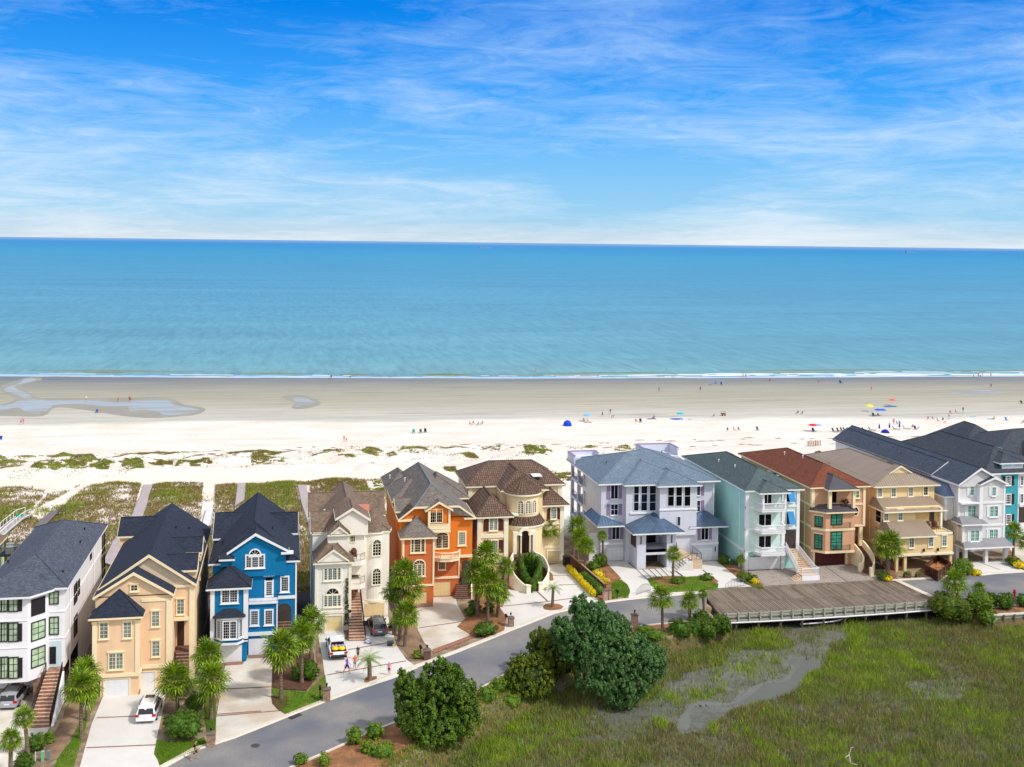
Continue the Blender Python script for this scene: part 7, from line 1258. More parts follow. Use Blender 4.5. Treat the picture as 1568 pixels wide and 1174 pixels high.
dens = np.where(mm, 0.10+1.6*np.clip(g2*0.4+g3*0.4+g1*0.2-0.54, 0, 1), dens); dens = np.where(ml & ~mm, 0.30+0.7*(g2-0.5)+0.5*(g3-0.5), dens); dens = np.where(mt, 0.16+0.9*(g2-0.5), dens); dens = np.where(mr, 0.34+0.5*(g3-0.5), dens); dens = np.where(mc, 0.0, dens)
for cx_, cy_, rx in ((1090, 945, 10), (560, 940, 0)): pass
keep = rng.random(len(XY)) < dens*0.85; XY = XY[keep]; g1, g2, g3, g4 = g1[keep], g2[keep], g3[keep], g4[keep]
def patch(poly, n, seed): 
    p = np.array(poly); r = np.random.default_rng(seed); q = np.stack([r.uniform(p[:, 0].min(), p[:, 0].max(), n), r.uniform(p[:, 1].min(), p[:, 1].max(), n)], 1); return q[inpoly(q, poly)]
bright = [mz([(400, 220), (420, 180), (500, 185), (570, 235), (560, 250), (470, 245)], C7), mz([(480, 320), (520, 300), (545, 320), (530, 335)], C7), mz([(300, 560), (380, 570), (460, 640), (570, 730), (560, 790), (470, 740), (400, 640), (300, 610)], C7), mz([(640, 380), (700, 380), (640, 420)], C7), mz([(150, 800), (330, 840), (500, 900), (640, 870), (560, 960), (470, 1060), (380, 1130), (100, 1120), (90, 1000)], C8), mz([(800, 130), (900, 120), (900, 220), (860, 260), (800, 200)], C7), mz([(1020, 300), (1120, 310), (1220, 370), (1180, 390), (1080, 340)], C7), mz([(1160, 860), (1260, 870), (1250, 905), (1170, 900)], C8), mz([(0, 560), (60, 560), (80, 600), (20, 600)], C7), mz([(200, 580), (270, 570), (280, 640), (220, 640)], C7)]
ex = np.concatenate([patch(p, int(34*(max(q[0] for q in p)-min(q[0] for q in p))*(max(q[1] for q in p)-min(q[1] for q in p)))+60, i+50) for i, p in enumerate(bright)]); ex = ex[gnoise(ex, 0.6, 61)*.5+gnoise(ex, 1.7, 62)*.5 > 0.46]; ib = np.zeros(len(XY), bool)
for p in bright: ib |= inpoly(XY, p)
marsh_lv = [leafmat('marsh_grass_olive', lin(104, 111, 50), lin(144, 149, 76), 0.8, 0.2, 0.5), leafmat('marsh_grass_bright', lin(114, 142, 32), lin(162, 182, 56), 0.7, 0.25, 0.5), leafmat('marsh_grass_brown', lin(112, 104, 58), lin(146, 132, 82), 0.8, 0.2, 0.5), leafmat('marsh_grass_green', lin(98, 122, 38), lin(138, 158, 60), 0.8, 0.2, 0.5)]
u = rng.random(len(XY)); mi = np.where(g1*0.3+g2*0.3+g3*0.4+0.5*(u-0.5) > 0.54, 3, 0); mi = np.where(g1*0.35+g2*0.35+g3*0.3+0.35*(u-.5) > 0.66, 1, mi); mi = np.where((1-g1)*0.3+(1-g4)*0.35+(1-g3)*0.35+0.5*(u-.5) > 0.64, 2, mi); mi = np.where(ib & (u < .5) & (g2*.5+g3*.5 > .42), 1, mi)
pts = np.concatenate([np.c_[XY, np.full(len(XY), MARSH_Z-0.03)], np.c_[ex, np.full(len(ex), MARSH_Z-0.03)]]); mi = np.concatenate([mi, np.where(rng.random(len(ex)) < .7, 1, 3)])
hh = 0.42+0.25*np.concatenate([g2, np.full(len(ex), 0.9)]); tufts('marsh_grass', pts, hh, 0.085, marsh_lv, mi, 3, 0.35)
# scrubby grass on the bank by the road, lawn blades
N_ = 110000; XY = np.stack([rng.uniform(-2, 53, N_), rng.uniform(90, 131, N_)], 1); by_ = np.interp(XY[:, 0], [b[0] for b in BANK], [b[1] for b in BANK]); dd = by_-XY[:, 1]; XY = XY[(dd > -1.8) & (dd < 4.6) & (gnoise(XY, 0.5, 8)+gnoise(XY, 1.7, 9) > 0.62-0.16*np.clip(dd, -1.5, 3))]
tufts('bank_grass', np.array([(a, b, gh(a, b)-0.03) for a, b in XY]), np.full(len(XY), 0.5), 0.085, marsh_lv, rng.choice([0, 1, 3, 3], len(XY)), 4)
lw = []
for p in lawns: q = patch(p, 14000, 77); lw.append(np.c_[q, np.full(len(q), 0.075)])
lw = np.concatenate(lw); tufts('lawn_grass', lw, np.full(len(lw), 0.09), 0.05, [leafmat('lawn_blade', lin(86, 124, 26), lin(124, 154, 44), 0.7, 0.2, 0.6), leafmat('lawn_dry', lin(150, 144, 74), lin(170, 160, 96))], (gnoise(lw, 0.5, 12)+0.3*rng.random(len(lw)) > 0.92).astype(int), 5)
# dunes
dn = [leafmat('dune_grass_olive', lin(116, 104, 52), lin(154, 140, 78), 0.8, 0.15, 0.6), leafmat('dune_grass_green', lin(114, 124, 42), lin(156, 164, 70), 0.8, 0.2, 0.6), leafmat('dune_grass_brown', lin(126, 102, 80), lin(154, 130, 104), 0.85, 0.1, 0.6)]
z0f = lambda lst, f, z=0.2: [oz(*f(*p), z) for p in lst]
N_ = 460000; XY = np.stack([rng.uniform(-75, 20, N_), rng.uniform(150, 221, N_)], 1)
edge = 219.5-0.04*XY[:, 0]+2.0*gnoise(XY, 0.25, 31)-2.2
a1 = gnoise(XY, 0.14, 21); a2 = gnoise(XY, 0.45, 22); a3 = gnoise(XY, 1.3, 23)
d = 0.72+0.8*(a1-0.5)+0.5*(a2-0.5)+0.5*(a3-0.5); d = np.where(XY[:, 0] < -33, d-0.25*(XY[:, 1] > 205), d); d = np.where(XY[:, 1] > edge, 0, d)
clear = [z0f([(150, 900), (250, 840), (340, 790), (430, 740), (560, 690), (640, 690), (500, 740), (420, 800), (350, 870), (230, 920)], Z1), z0f([(0, 690), (520, 690), (420, 745), (280, 770), (200, 890), (160, 890), (280, 760), (60, 730)], Z1), z0f([(1215, 700), (1290, 700), (1272, 960), (1200, 960)], Z1), z0f([(850, 700), (915, 700), (850, 920), (780, 920)], Z1), z0f([(1415, 690), (1475, 690), (1470, 800), (1410, 840)], Z1), z0f([(452, 742), (474, 742), (484, 800), (468, 800)], lambda a, b: (a, b)), z0f([(640, 730), (790, 720), (770, 800), (650, 790)], Z1), z0f([(560, 735), (680, 735), (680, 760), (610, 800), (575, 780)], lambda a, b: (a, b))]
for p in clear: d = np.where(inpoly(XY, p), d-0.75 if p is not clear[-2] else d-0.3, d)
k_ = rng.random(len(XY)) < d*0.75; XY = XY[k_]; a1, a2 = a1[k_], a2[k_]; mi = np.where(a1*0.6+a2*0.4+0.25*(rng.random(len(XY))-.5) > 0.66, 1, 0); mi = np.where((1-a2)*0.6+(1-a1)*.4+0.3*(rng.random(len(XY))-.5) > 0.68, 2, mi)
pts = np.array([(a, b, gh(a, b)-0.03) for a, b in XY]); tufts('dune_grass', pts, np.full(len(pts), 0.45), 0.15, dn, mi, 6, 0.5)
band1 = [(Z1, [(-60, 540), (0, 500), (130, 560), (180, 580), (120, 640), (0, 630), (-60, 600)], 9000, .9), (Z1, [(180, 640), (250, 580), (330, 590), (420, 520), (520, 510), (610, 560), (560, 600), (430, 610), (400, 650), (300, 660)], 16000, .9), (Z1, [(280, 520), (380, 485), (480, 510), (420, 525), (300, 535)], 4000, .9), (Z1, [(0, 505), (100, 510), (260, 505), (250, 515), (60, 520)], 1500, .7), (Z1, [(530, 610), (620, 565), (700, 590), (640, 645), (540, 640)], 7000, .9), (Z1, [(660, 530), (800, 510), (950, 480), (1070, 495), (1040, 515), (950, 500), (700, 530)], 6000, .8), (Z1, [(690, 620), (740, 560), (860, 590), (860, 640), (780, 645)], 6000, .7), (Z1, [(880, 580), (960, 560), (1040, 570), (1030, 620), (920, 635)], 6000, .6), (Z1, [(1050, 600), (1100, 555), (1250, 580), (1275, 600), (1200, 615), (1060, 615)], 7000, .95), (Z1, [(1100, 520), (1250, 530), (1100, 540)], 1200, .6), (Z1, [(1300, 540), (1330, 510), (1450, 480), (1600, 480), (1560, 500), (1380, 520)], 5000, .7),
 (Z2, [(-80, 520), (0, 510), (150, 545), (60, 560), (-60, 560)], 4500, .7), (Z2, [(-60, 560), (40, 580), (170, 605), (140, 630), (0, 650), (-60, 640)], 5500, .9), (Z2, [(370, 540), (440, 510), (510, 545)], 1800, .8), (Z2, [(295, 600), (380, 560), (400, 580), (320, 600)], 1200, .7), (Z2, [(460, 600), (510, 575), (570, 610), (490, 630)], 1500, .8), (Z2, [(600, 540), (650, 510), (735, 530), (660, 560)], 2200, .9), (Z2, [(820, 530), (880, 495), (960, 490), (1005, 530), (940, 520)], 3000, .8), (Z2, [(890, 545), (950, 545), (940, 580), (900, 575)], 900, .6), (Z2, [(750, 585), (800, 575), (830, 600), (770, 605)], 800, .7), (Z2, [(640, 580), (710, 580), (690, 600)], 500, .6), (Z2, [(1040, 490), (1250, 490), (1240, 510), (1140, 540), (1080, 540)], 2600, .45), (Z2, [(1180, 565), (1250, 555), (1310, 590), (1230, 600)], 1600, .9), (Z2, [(1300, 510), (1440, 500), (1430, 550), (1320, 540)], 1500, .4), (Z2, [(1090, 660), (1160, 655), (1180, 690), (1110, 690)], 1100, .8), (Z2, [(350, 740), (520, 725), (620, 770), (600, 800), (420, 810), (350, 780)], 8000, .75), (Z2, [(670, 750), (740, 740), (760, 823), (690, 823)], 3000, .8), (Z2, [(1530, 500), (1600, 500), (1580, 530)], 700, .6),
 (Z3, [(0, 510), (100, 510), (190, 560), (100, 575), (20, 560)], 4500, .95), (Z3, [(-40, 575), (100, 580), (60, 600), (-40, 600)], 1500, .6), (Z3, [(330, 515), (420, 490), (510, 500), (400, 515)], 1800, .8), (Z3, [(540, 505), (640, 480), (700, 490), (690, 520), (620, 545), (560, 540)], 3600, .7), (Z3, [(910, 520), (940, 515), (935, 530)], 150, .7), (Z3, [(210, 515), (320, 515), (230, 530)], 400, .3), (cr(690, 680, 4.193), [(640, 180), (780, 190), (780, 250), (720, 290), (650, 220)], 4500, .8)]
bp = []
for i, (f, lst, n, dn_) in enumerate(band1):
    q = patch(z0f(lst, f, -0.2), int(n*2.4), 300+i); k_ = (gnoise(q, 0.35, 40)*0.4+gnoise(q, 0.9, 41)*0.35+gnoise(q, 2.6, 42)*0.25 < 0.25+dn_*0.32) & (rng.random(len(q)) < 0.6); bp.append(q[k_])
q = np.stack([rng.uniform(-72, 75, 70000), rng.uniform(228, 262, 70000)], 1); q = q[(gnoise(q, 0.22, 51)*.5+gnoise(q, 0.7, 52)*.3+gnoise(q, 2.2, 53)*.2 > 0.575+0.001*np.clip(q[:, 0]+20, 0, 80)) & (rng.random(len(q)) < .2)]; bp.append(q)
bp = np.concatenate(bp); mi = np.where(gnoise(bp, 0.3, 43)+0.4*rng.random(len(bp)) > 0.72, 1, 0); mi = np.where(gnoise(bp, 0.5, 44)+0.3*rng.random(len(bp)) > 1.0, 2, mi)
tufts('dune_grass', np.array([(a, b, gh(a, b)-0.03) for a, b in bp]), np.full(len(bp), 0.34), 0.16, dn, mi, 7, 0.5)
wr = MB(); rr = random.Random(3)
for x_ in np.arange(-70, 190, 1.6):
    for rowy, amp in ((262+0.02*x_, 4), (254-0.01*x_, 3)):
        if rr.random() < (0.34 if x_ > -30 else 0.2): 
            cx_, cy_ = x_+rr.uniform(-1, 1), rowy+rr.uniform(-amp, amp)*0.5-0.03*x_; n = 7; L_ = rr.uniform(.4, 1.9); z = gh(cx_, cy_)
            ring = [(cx_+L_*math.cos(2*math.pi*k/n)*rr.uniform(.7, 1.2), cy_+0.42*math.sin(2*math.pi*k/n)*rr.uniform(.6, 1.3), z+0.02) for k in range(n)]; wr.add(ring+[(cx_, cy_, z+0.14)], [(k, (k+1) % n, n) for k in range(n)])
tag(wr.build('seaweed_wrack', mat('brown_wrack', lin(140, 106, 82), 0.95, 0.3, 1)), kind='stuff')
# ------------------------------------------------------------------ bridge, bulkheads, boardwalks, fence
deckm = mat('weathered_planks', lin(134, 121, 106), 0.9, 0.2, 0.4, pattern=(0.34, 5.0, 0.03), c2=lin(102, 89, 77), mortar=lin(62, 53, 46), fine=0.2, msmooth=0.1); railm = mat('grey_green_timber', lin(158, 162, 148), 0.9, 0.15, 2, fine=0.1); pile = mat('dark_piles', lin(110, 100, 84), 0.9, 0.2, 2)
Bq = empty('timber_bridge', (68, 137, 0), 'long plank road bridge with a grey timber rail over the marsh', 'bridge')
fl = oz(1082, 905); fr_ = oz(1369, 889.5); near = [(52.7, 130.9), (58, 130.75), (64, 130.75), (70, 130.9), (76, 131.1), (81.0, 131.4), (84.2, 131.8)]
dk = MB(); dk.prism([(54.2, 142.9), (fr_[0], 143.0)]+[(84.6, 134.8)]+near[::-1], -0.35, 0.07); dk.build('deck', deckm, Bq)
rl = MB(); 
for (a, b), (c, d) in zip(near, near[1:]):
    n = Vector((c-a, d-b)).normalized(); m = Vector((-n.y, n.x))
    for z0, z1, o in ((0.55, 0.72, -0.02), (0.2, 0.4, -0.02), (-0.3, -0.05, -0.1)): rl.prism([(a+m.x*o, b+m.y*o), (c+m.x*o, d+m.y*o), (c+m.x*(o+0.1), d+m.y*(o+0.1)), (a+m.x*(o+0.1), b+m.y*(o+0.1))], z0, z1)
rl.build('rail_boards', railm, Bq); 
x = 53.2
while x < 84: y = np.interp(x, [p[0] for p in near], [p[1] for p in near]); MB().box(x-0.09, x+0.09, y-0.22, y-0.04, -0.45, 0.82).build('post', railm, Bq); x += 1.42
x = 54.5
while x < 84:
    y = np.interp(x, [p[0] for p in near], [p[1] for p in near]); m = MB()
    for yy in (y+0.35, y+4, y+8): m.tube((x, yy, -2.2), (x, yy, -0.35), 0.17, 8)
    m.box(x-0.16, x+0.16, y-0.1, y+11, -0.62, -0.352); m.build('pile_bent', pile, Bq); x += 2.9
MB().box(53.4, 84.5, 141.9, 142.25, -2, 0.0).build('back_wall', pile, Bq); 
e = [oz(1369, 889), oz(1377, 888.7), oz(1432, 914), oz(1422, 914)]; flat('concrete_joint', [e], kerb_m, 0.085)
pp = [(1150, 952, -0.55), (1200, 948, -0.5), (1245, 944, -0.5), (1300, 937, -0.5), (1350, 932, -0.45), (1400, 928, -0.4), (1430, 926, -0.4)]; pm = mat('white_pipe', lin(226, 222, 226), 0.5, 0.05); m = MB(); S3 = [Vector((a, b-0.1, -0.34)) for a, b in near]
for a, b in zip(S3, S3[1:]): m.tube(a-Vector((0, 0.25, 0)), b-Vector((0, 0.25, 0)), 0.1, 6)
tag(m.build('pipe', pm), 'white pipe fixed along the lower edge of the bridge rail', 'pipe')
S3 = smooth([(*oz(a, b, z), z) for a, b, z in ((1219, 953.5, -1.45), (1255, 951, -1.4), (1280, 947, -1.3), (1300, 939, -1.0), (1318, 933, -0.7), (1345, 934.5, -0.75), (1370, 932, -0.7), (1400, 927, -0.5))], 5); m = MB()
for a, b in zip(S3, S3[1:]): m.tube(a-Vector((0, 1.2, -0.25)), b-Vector((0, 1.2, -0.25)), 0.1, 6)
tag(m.build('pipe', pm), 'loose white pipe sagging from the bridge onto the mud', 'pipe')
bk = empty('bulkhead', (92, 127.4, -1.6), 'weathered wooden bulkhead with a pale cap at the right marsh edge', 'wall'); m = MB(); m.box(86.5, 130, 127.25, 127.4, -2.0, -0.15); m.build('planks', railm, bk); m = MB(); m.box(86.4, 130, 127.1, 127.6, -0.148, 0.0); m.build('cap', kerb_m, bk)
x = 87.0
while x < 112: MB().tube((x, 127.12, -2.1), (x, 127.12, -0.02), 0.14, 8).build('post', pile, bk); x += 1.5
b0, b1 = oz(975, 990, -0.6), oz(1027, 978, -0.6); m = MB(); n = 26
for i in range(n): t = i/(n-1); x, y = b0[0]+(b1[0]-b0[0])*t, b0[1]+(b1[1]-b0[1])*t; m.tube((x, y, -1.6), (x, y, -0.35+0.05*math.sin(i*2.1)), 0.1, 6)
tag(m.build('log_edging', mat('pale_logs', lin(186, 160, 126), 0.9, 0.2, 2)), 'row of pale upright logs edging the mulch island', 'edging')
# fence and gates
fe = empty('wooden_fence', (41, 150, 0), 'brown wooden fence between the villa drive and the lilac house', 'fence'); A = oz(*B2(1195, 560)); Bp = oz(*C6(985, 900)); A = (39.6, 158.5); nn_ = 26; m = MB(); cp = MB()
A = Vector(oz(873, 866)); Bp = Vector(oz(925, 912)); dv = (Bp-A); un = dv.normalized(); mv = Vector((-un.y, un.x))*0.05
m.prism([tuple(A-mv), tuple(Bp-mv), tuple(Bp+mv), tuple(A+mv)], 0, 1.55); m.build('boards', mat('brown_boards', lin(104, 74, 58), 0.9, 0.2, 2, pattern=(0.16, 9, 0.02), c2=lin(92, 64, 50), mortar=lin(56, 38, 30)), fe); cp.prism([tuple(A-mv*1.8), tuple(Bp-mv*1.8), tuple(Bp+mv*1.8), tuple(A+mv*1.8)], 1.552, 1.66); cp.build('cap', mat('pale_brown_cap', lin(176, 140, 112), 0.9, 0.1), fe)
def pillar(px, py, hp, wd, label, m=brick, lamp=True, cap=True):
    x, y = oz(px, py); h = height_at(x, y, py-hp); P = empty('brick_pillar', (x, y, 0), label, 'pillar'); MB().box(x-wd, x+wd, y-wd, y+wd, 0, h-0.12).build('shaft', m, P); c = MB(); c.box(x-wd-0.06, x+wd+0.06, y-wd-0.06, y+wd+0.06, h-0.12, h-0.03); c.hip(x-wd, x+wd, y-wd, y+wd, h-0.03, (x, y), (x, y), h+0.1); c.build('cap', mat('pillar_cap', lin(110, 96, 84), 0.9), P)
    if lamp: l = MB(); l.tube((x, y, h+0.05), (x, y, h+0.2), 0.03, 6); l.lathe((x, y, h+0.18), [(0.07, 0), (0.12, 0.22), (0.13, 0.24), (0.02, 0.36)], 8); l.build('lantern', black, P)
    return P
sb = mat('mixed_brick', lin(158, 128, 104), 0.9, 0.35, 3, pattern=(0.22, 0.1, 0.012), c2=lin(112, 80, 62), mortar=lin(176, 160, 140), fine=0.2)
pillar(323, 1142, 21, 0.36, 'brick entry pillar with lantern beside the blue house drive', sb); pillar(500, 1073, 20, 0.36, 'brick entry pillar with lantern left of the ivory house drive', sb); pillar(654, 1009, 15, 0.36, 'dark brick pillar with lantern left of the orange house drive', mat('dark_brick', lin(104, 70, 58), 0.9, 0.2, 2, pattern=(0.22, 0.1, 0.012), c2=lin(84, 56, 48), mortar=lin(130, 112, 98))); pillar(782, 959, 15, 0.34, 'brick pillar with lantern left of the villa drive', sb); pillar(926.5, 920, 18, 0.28, 'left of the twin pink brick pillars by the green hedge', mat('pink_brick', lin(184, 140, 124), 0.9, 0.2, 2, pattern=(0.22, 0.1, 0.012), c2=lin(160, 116, 100), mortar=lin(200, 180, 166)));  pillar(934, 919, 17, 0.16, 'slim right one of the twin pink brick pillars by the green hedge', MATS['pink_brick'], lamp=False); pillar(971.5, 959, 19, 0.34, 'lone pink brick pillar with lantern on the marsh side of the street', MATS['pink_brick'])
def mailbox(px, py, label, s=1.0):
    x, y = oz(px, py); P = empty('mailbox', (x, y, 0), label, 'mailbox'); MB().tube((x, y, 0), (x, y, 1.0*s), 0.05, 6).build('post', black, P); m = MB(); m.box(x-0.14, x+0.14, y-0.3, y+0.3, 1.0*s, 1.18*s); m.pprism(PY(y-0.3), [(x+0.14*math.cos(math.pi*i/8), 1.18*s+0.12*math.sin(math.pi*i/8)) for i in range(9)], -0.6, 0.0); m.build('box', black, P)
mailbox(945, 918, 'black mailbox on the lawn beside the pink brick pillars'); mailbox(490, 1070, 'black mailbox left of the ivory house pillar')
mailbox(644, 1006, 'dark mailbox beside the dark brick pillar'); mailbox(775, 957, 'dark mailbox beside the villa pillar')
# boardwalks
bwm = mat('grey_boardwalk', lin(178, 166, 164), 0.9, 0.08, 0.5, pattern=(5, 0.16, 0.012), c2=lin(170, 158, 156), mortar=lin(130, 120, 118)); bww = mat('pale_boardwalk', lin(216, 216, 222), 0.9, 0.06, 0.5, pattern=(5, 0.16, 0.012), c2=lin(208, 208, 214), mortar=lin(170, 170, 178)); bwd = mat('dark_boardwalk', lin(122, 114, 116), 0.9, 0.1, 0.5, pattern=(5, 0.16, 0.012), c2=lin(110, 102, 104), mortar=lin(74, 68, 70))
def walk(lst, z, m, label, rails=False, hand=None):
    L_ = [oz(*p, z) for p in lst[0]]; Rr = [oz(*p, z) for p in lst[1]]; P = empty('boardwalk', (L_[0][0], L_[0][1], 0), label, 'boardwalk'); mb = MB()
    for i in range(len(L_)-1): mb.prism([L_[i], L_[i+1], Rr[i+1], Rr[i]], z-0.16, z)
    mb.build('deck', m, P); 
    for i, (a, b) in enumerate(zip(L_, Rr)):
        for q in (a, b): MB().box(q[0]-0.07, q[0]+0.07, q[1]-0.07, q[1]+0.07, -0.6, z-0.16).build('post', pile, P)
    if rails:
        for S, nm in ((L_, 0), (Rr, 1)):
            r = MB()
            for a, b in zip(S, S[1:]): r.rail((a[0], a[1], z), (b[0], b[1], z), 1.0, 1.6, 0.05, 0.05)
            r.build('railing', hand or bww, P)
    return P
walk(([Z1(780, 915), Z1(820, 820), Z1(848, 760), Z1(862, 710)], [Z1(850, 915), Z1(882, 820), Z1(893, 770), Z1(915, 710)]), 0.5, bwm, 'curving grey boardwalk over the dunes behind the peach house'); walk(([Z1(780, 915), (172, 830), (158, 860)], [Z1(850, 915), (190, 838), (172, 865)]), 0.45, bwm, 'near stretch of grey boardwalk between the white and peach houses')
walk(([Z1(1208, 965), Z1(1237, 850)], [Z1(1250, 965), Z1(1277, 850)]), 0.5, bww, 'pale boardwalk between the peach and blue houses'); walk(([Z1(1408, 835), Z1(1425, 700)], [Z1(1463, 800), Z1(1473, 700)]), 0.5, bwm, 'straight grey boardwalk behind the left side of the blue house'); walk(([(456, 742), (462, 770), (472, 800)], [(469, 742), (474, 770), (484, 800)]), 0.5, bwm, 'straight grey boardwalk behind the gap between blue and ivory houses')
walk(([Z1(205, 960), Z1(310, 866)], [Z1(262, 960), Z1(352, 868)]), 1.0, bwd, 'short dark boardwalk behind the slate roof with a small rail'); walk(([(-8, 818), Z1(20, 962), Z1(100, 900), Z1(150, 885)], [(-8, 832), Z1(55, 985), Z1(140, 915), Z1(185, 893)]), 1.0, bwm, 'grey boardwalk with white railings at the left edge', True, whitetrim)
m = MB(); x, y = oz(*Z1(350, 870), 1.0)
for dx in (0, 0.55, 1.1): m.box(x+dx, x+dx+0.09, y-0.3, y-0.2, 0, 1.7)
m.box(x, x+1.2, y-0.28, y-0.22, 1.45, 1.6); m.box(x, x+1.2, y-0.28, y-0.22, 0.9, 1.05); tag(m.build('rail_end', pile), 'short brown timber rail at the end of the dark boardwalk', 'railing')
x, y = oz(*Z1(115, 890), 1.9); m = MB(); m.box(x-0.5, x+0.5, y, y+0.1, 1.55, 1.95); m.box(x-0.35, x-0.1, y-0.04, y+0.0, 1.4, 1.9); tag(m.build('towel', mat('green_towel', lin(40, 170, 120), 0.9)), 'green towel hung on the white boardwalk railing', 'towel')
# wrought iron gates
def gate(a, b, lab):
    A, B = Vector(oz(*a)), Vector(oz(*b)); m = MB(); n = 14; P = [A.lerp(B, i/n) for i in range(n+1)]; hs = [0.55+0.5*math.sin(math.pi*i/n) for i in range(n+1)]
    for i in range(n):
        m.tube((P[i].x, P[i].y, hs[i]+0.1), (P[i+1].x, P[i+1].y, hs[i+1]+0.1), 0.03, 4); m.tube((P[i].x, P[i].y, 0.15), (P[i+1].x, P[i+1].y, 0.15), 0.03, 4); m.tube((P[i].x, P[i].y, 0.0), (P[i].x, P[i].y, hs[i]+0.1), 0.02, 4)
    tag(m.build('iron_gate', mat('grey_iron', lin(112, 112, 122), 0.5)), lab, 'gate', 'arched iron gates of the lilac house')
gate(B5(478, 905), B5(650, 850), 'left arched iron gate panel standing on the lilac house drive'); gate(B5(1500, 835), (1143, 897), 'right arched iron gate panel standing on the lilac house drive')
# dumpster, planters, small street things
rust = mat('rusty_brown_steel', lin(72, 38, 32), 0.7, 0.4, 1.2, c2=lin(110, 68, 48), c2scale=0.9, fine=0.1); D0 = empty('dumpster', (91.5, 145, 0), 'open rusty brown dumpster with rubble parked at the tan house carport', 'dumpster')
c = [Vector(oz(*B8(x, y), 1.5)) for x, y in ((705, 980), (855, 1060), (1000, 955), (835, 905))]; c[3] = c[0]+c[2]-c[1]; m = MB(); ctr = sum(c, Vector((0, 0)))/4
for i in range(4):
    a, b = c[i], c[(i+1) % 4]; ai, bi = a+(ctr-a)*0.06, b+(ctr-b)*0.06; m.add([(a.x, a.y, 0.15), (b.x, b.y, 0.15), (b.x, b.y, 1.5), (a.x, a.y, 1.5), (ai.x, ai.y, 0.15), (bi.x, bi.y, 0.15), (bi.x, bi.y, 1.5), (ai.x, ai.y, 1.5)], [(0, 1, 2, 3), (5, 4, 7, 6), (3, 2, 6, 7)])
    for k in range(1, 6): q = a.lerp(b, k/6); o_ = (q-ctr).normalized()*0.06; m.box(q.x+o_.x-0.06, q.x+o_.x+0.06, q.y+o_.y-0.06, q.y+o_.y+0.06, 0.15, 1.4)
fixn(m.build('container', rust, D0)); m = MB(); m.prism([tuple(p+(ctr-p)*0.06) for p in c], 0.15, 0.75)
for i in range(40): q = ctr+(c[i % 4]-ctr)*random.uniform(.1, .8); s_ = random.uniform(.1, .3); m.box(q.x-s_, q.x+s_, q.y-s_*.6, q.y+s_*.6, 0.7, 0.78+random.uniform(0, .25))
m.build('rubble', mat('rubble', lin(176, 128, 80), 0.95, 0.4, 2), D0)
for px, lab in ((1389, 'left dark planter box with green plants at the tan carport edge'), (1407.5, 'right dark planter box with green plants at the tan carport edge')):
    x, y = oz(px, 884.5); P = empty('planter', (x, y, 0), lab, 'planter', 'planter boxes at the carport'); MB().box(x-0.5, x+0.5, y-0.28, y+0.28, 0.05, 0.5).build('box', mat('dark_planter', lin(96, 74, 60), 0.8), P); q = cloud(int(px), [(0, 0, 0.62, 0.5, 0.28, 0.2)], 0.07, 26, 24, 0.12); fastmesh('plants', q, 1, g_bright, k=4, parent=P)
for px, py, c, lab in ((256.5/3.92, 900+1040/3.92, lin(120, 190, 150), 'pale green utility post in the left bed'), (290/3.92, 900+1035/3.92, lin(110, 130, 130), 'grey utility box beside the pale green post'), (213/3.92, 900+1045/3.92, lin(220, 220, 220), 'thin white marker stick in the left bed')):
    x, y = oz(px, py); w_ = 0.12 if 'post' in lab else (0.26 if 'box' in lab else 0.04); m = MB(); m.box(x-w_, x+w_, y-w_, y+w_, 0, 0.85); m.hip(x-w_*1.1, x+w_*1.1, y-w_*1.1, y+w_*1.1, 0.851, (x, y), (x, y), 0.95); tag(m.build('utility_box' if 'box' in lab else 'marker_post', mat('utility_%d' % int(px), c, 0.6)), lab, 'utility box' if 'box' in lab else 'post')
x, y = oz(1122, 865); m = MB(); m.box(x-0.7, x+0.7, y-0.35, y+0.35, 0.05, 0.65); m.box(x-0.78, x+0.78, y-0.42, y+0.42, 0.652, 0.75); tag(m.build('utility_box', mat('dark_green_box', lin(60, 88, 72), 0.6)), 'dark green transformer box by the aqua house wall', 'utility box'); x, y = oz(1117, 866); m = MB(); m.tube((x, y, 0), (x, y, 0.95), 0.11, 8); tag(m.build('marker_post', mat('mint_post', lin(170, 220, 190), 0.6)), 'mint green marker post left of the transformer box', 'post')
x, y = oz(1553.5, 914); m = MB(); m.lathe((x, y, 0.0), [(0.2, 0), (0.2, 0.08), (0.14, 0.1), (0.14, 0.75), (0.2, 0.8), (0.16, 0.95), (0.05, 1.05)], 10); m.tube((x-0.24, y, 0.6), (x+0.24, y, 0.6), 0.08, 8); tag(m.build('fire_hydrant', mat('hydrant_red', lin(168, 26, 40), 0.5)), 'red fire hydrant at the kerb on the right', 'fire hydrant'); x, y = oz(1484, 918); m = MB(); m.lathe((x, y, 0), [(0.16, 0), (0.16, 0.8), (0.1, 0.9)], 10); tag(m.build('bollard', MATS['hydrant_red']), 'red bollard half hidden behind the shrubs by the bridge', 'bollard')
x, y = oz(864.5, 866); m = MB(); m.box(x-0.1, x+0.85, y-0.1, y+0.8, 0.05, 1.15); m.box(x-0.14, x+0.9, y-0.15, y+0.85, 1.152, 1.25); tag(m.build('trash_bin', mat('dark_bin', lin(54, 48, 50), 0.6)), 'dark trash bin enclosure at the corner of the villa', 'bin')
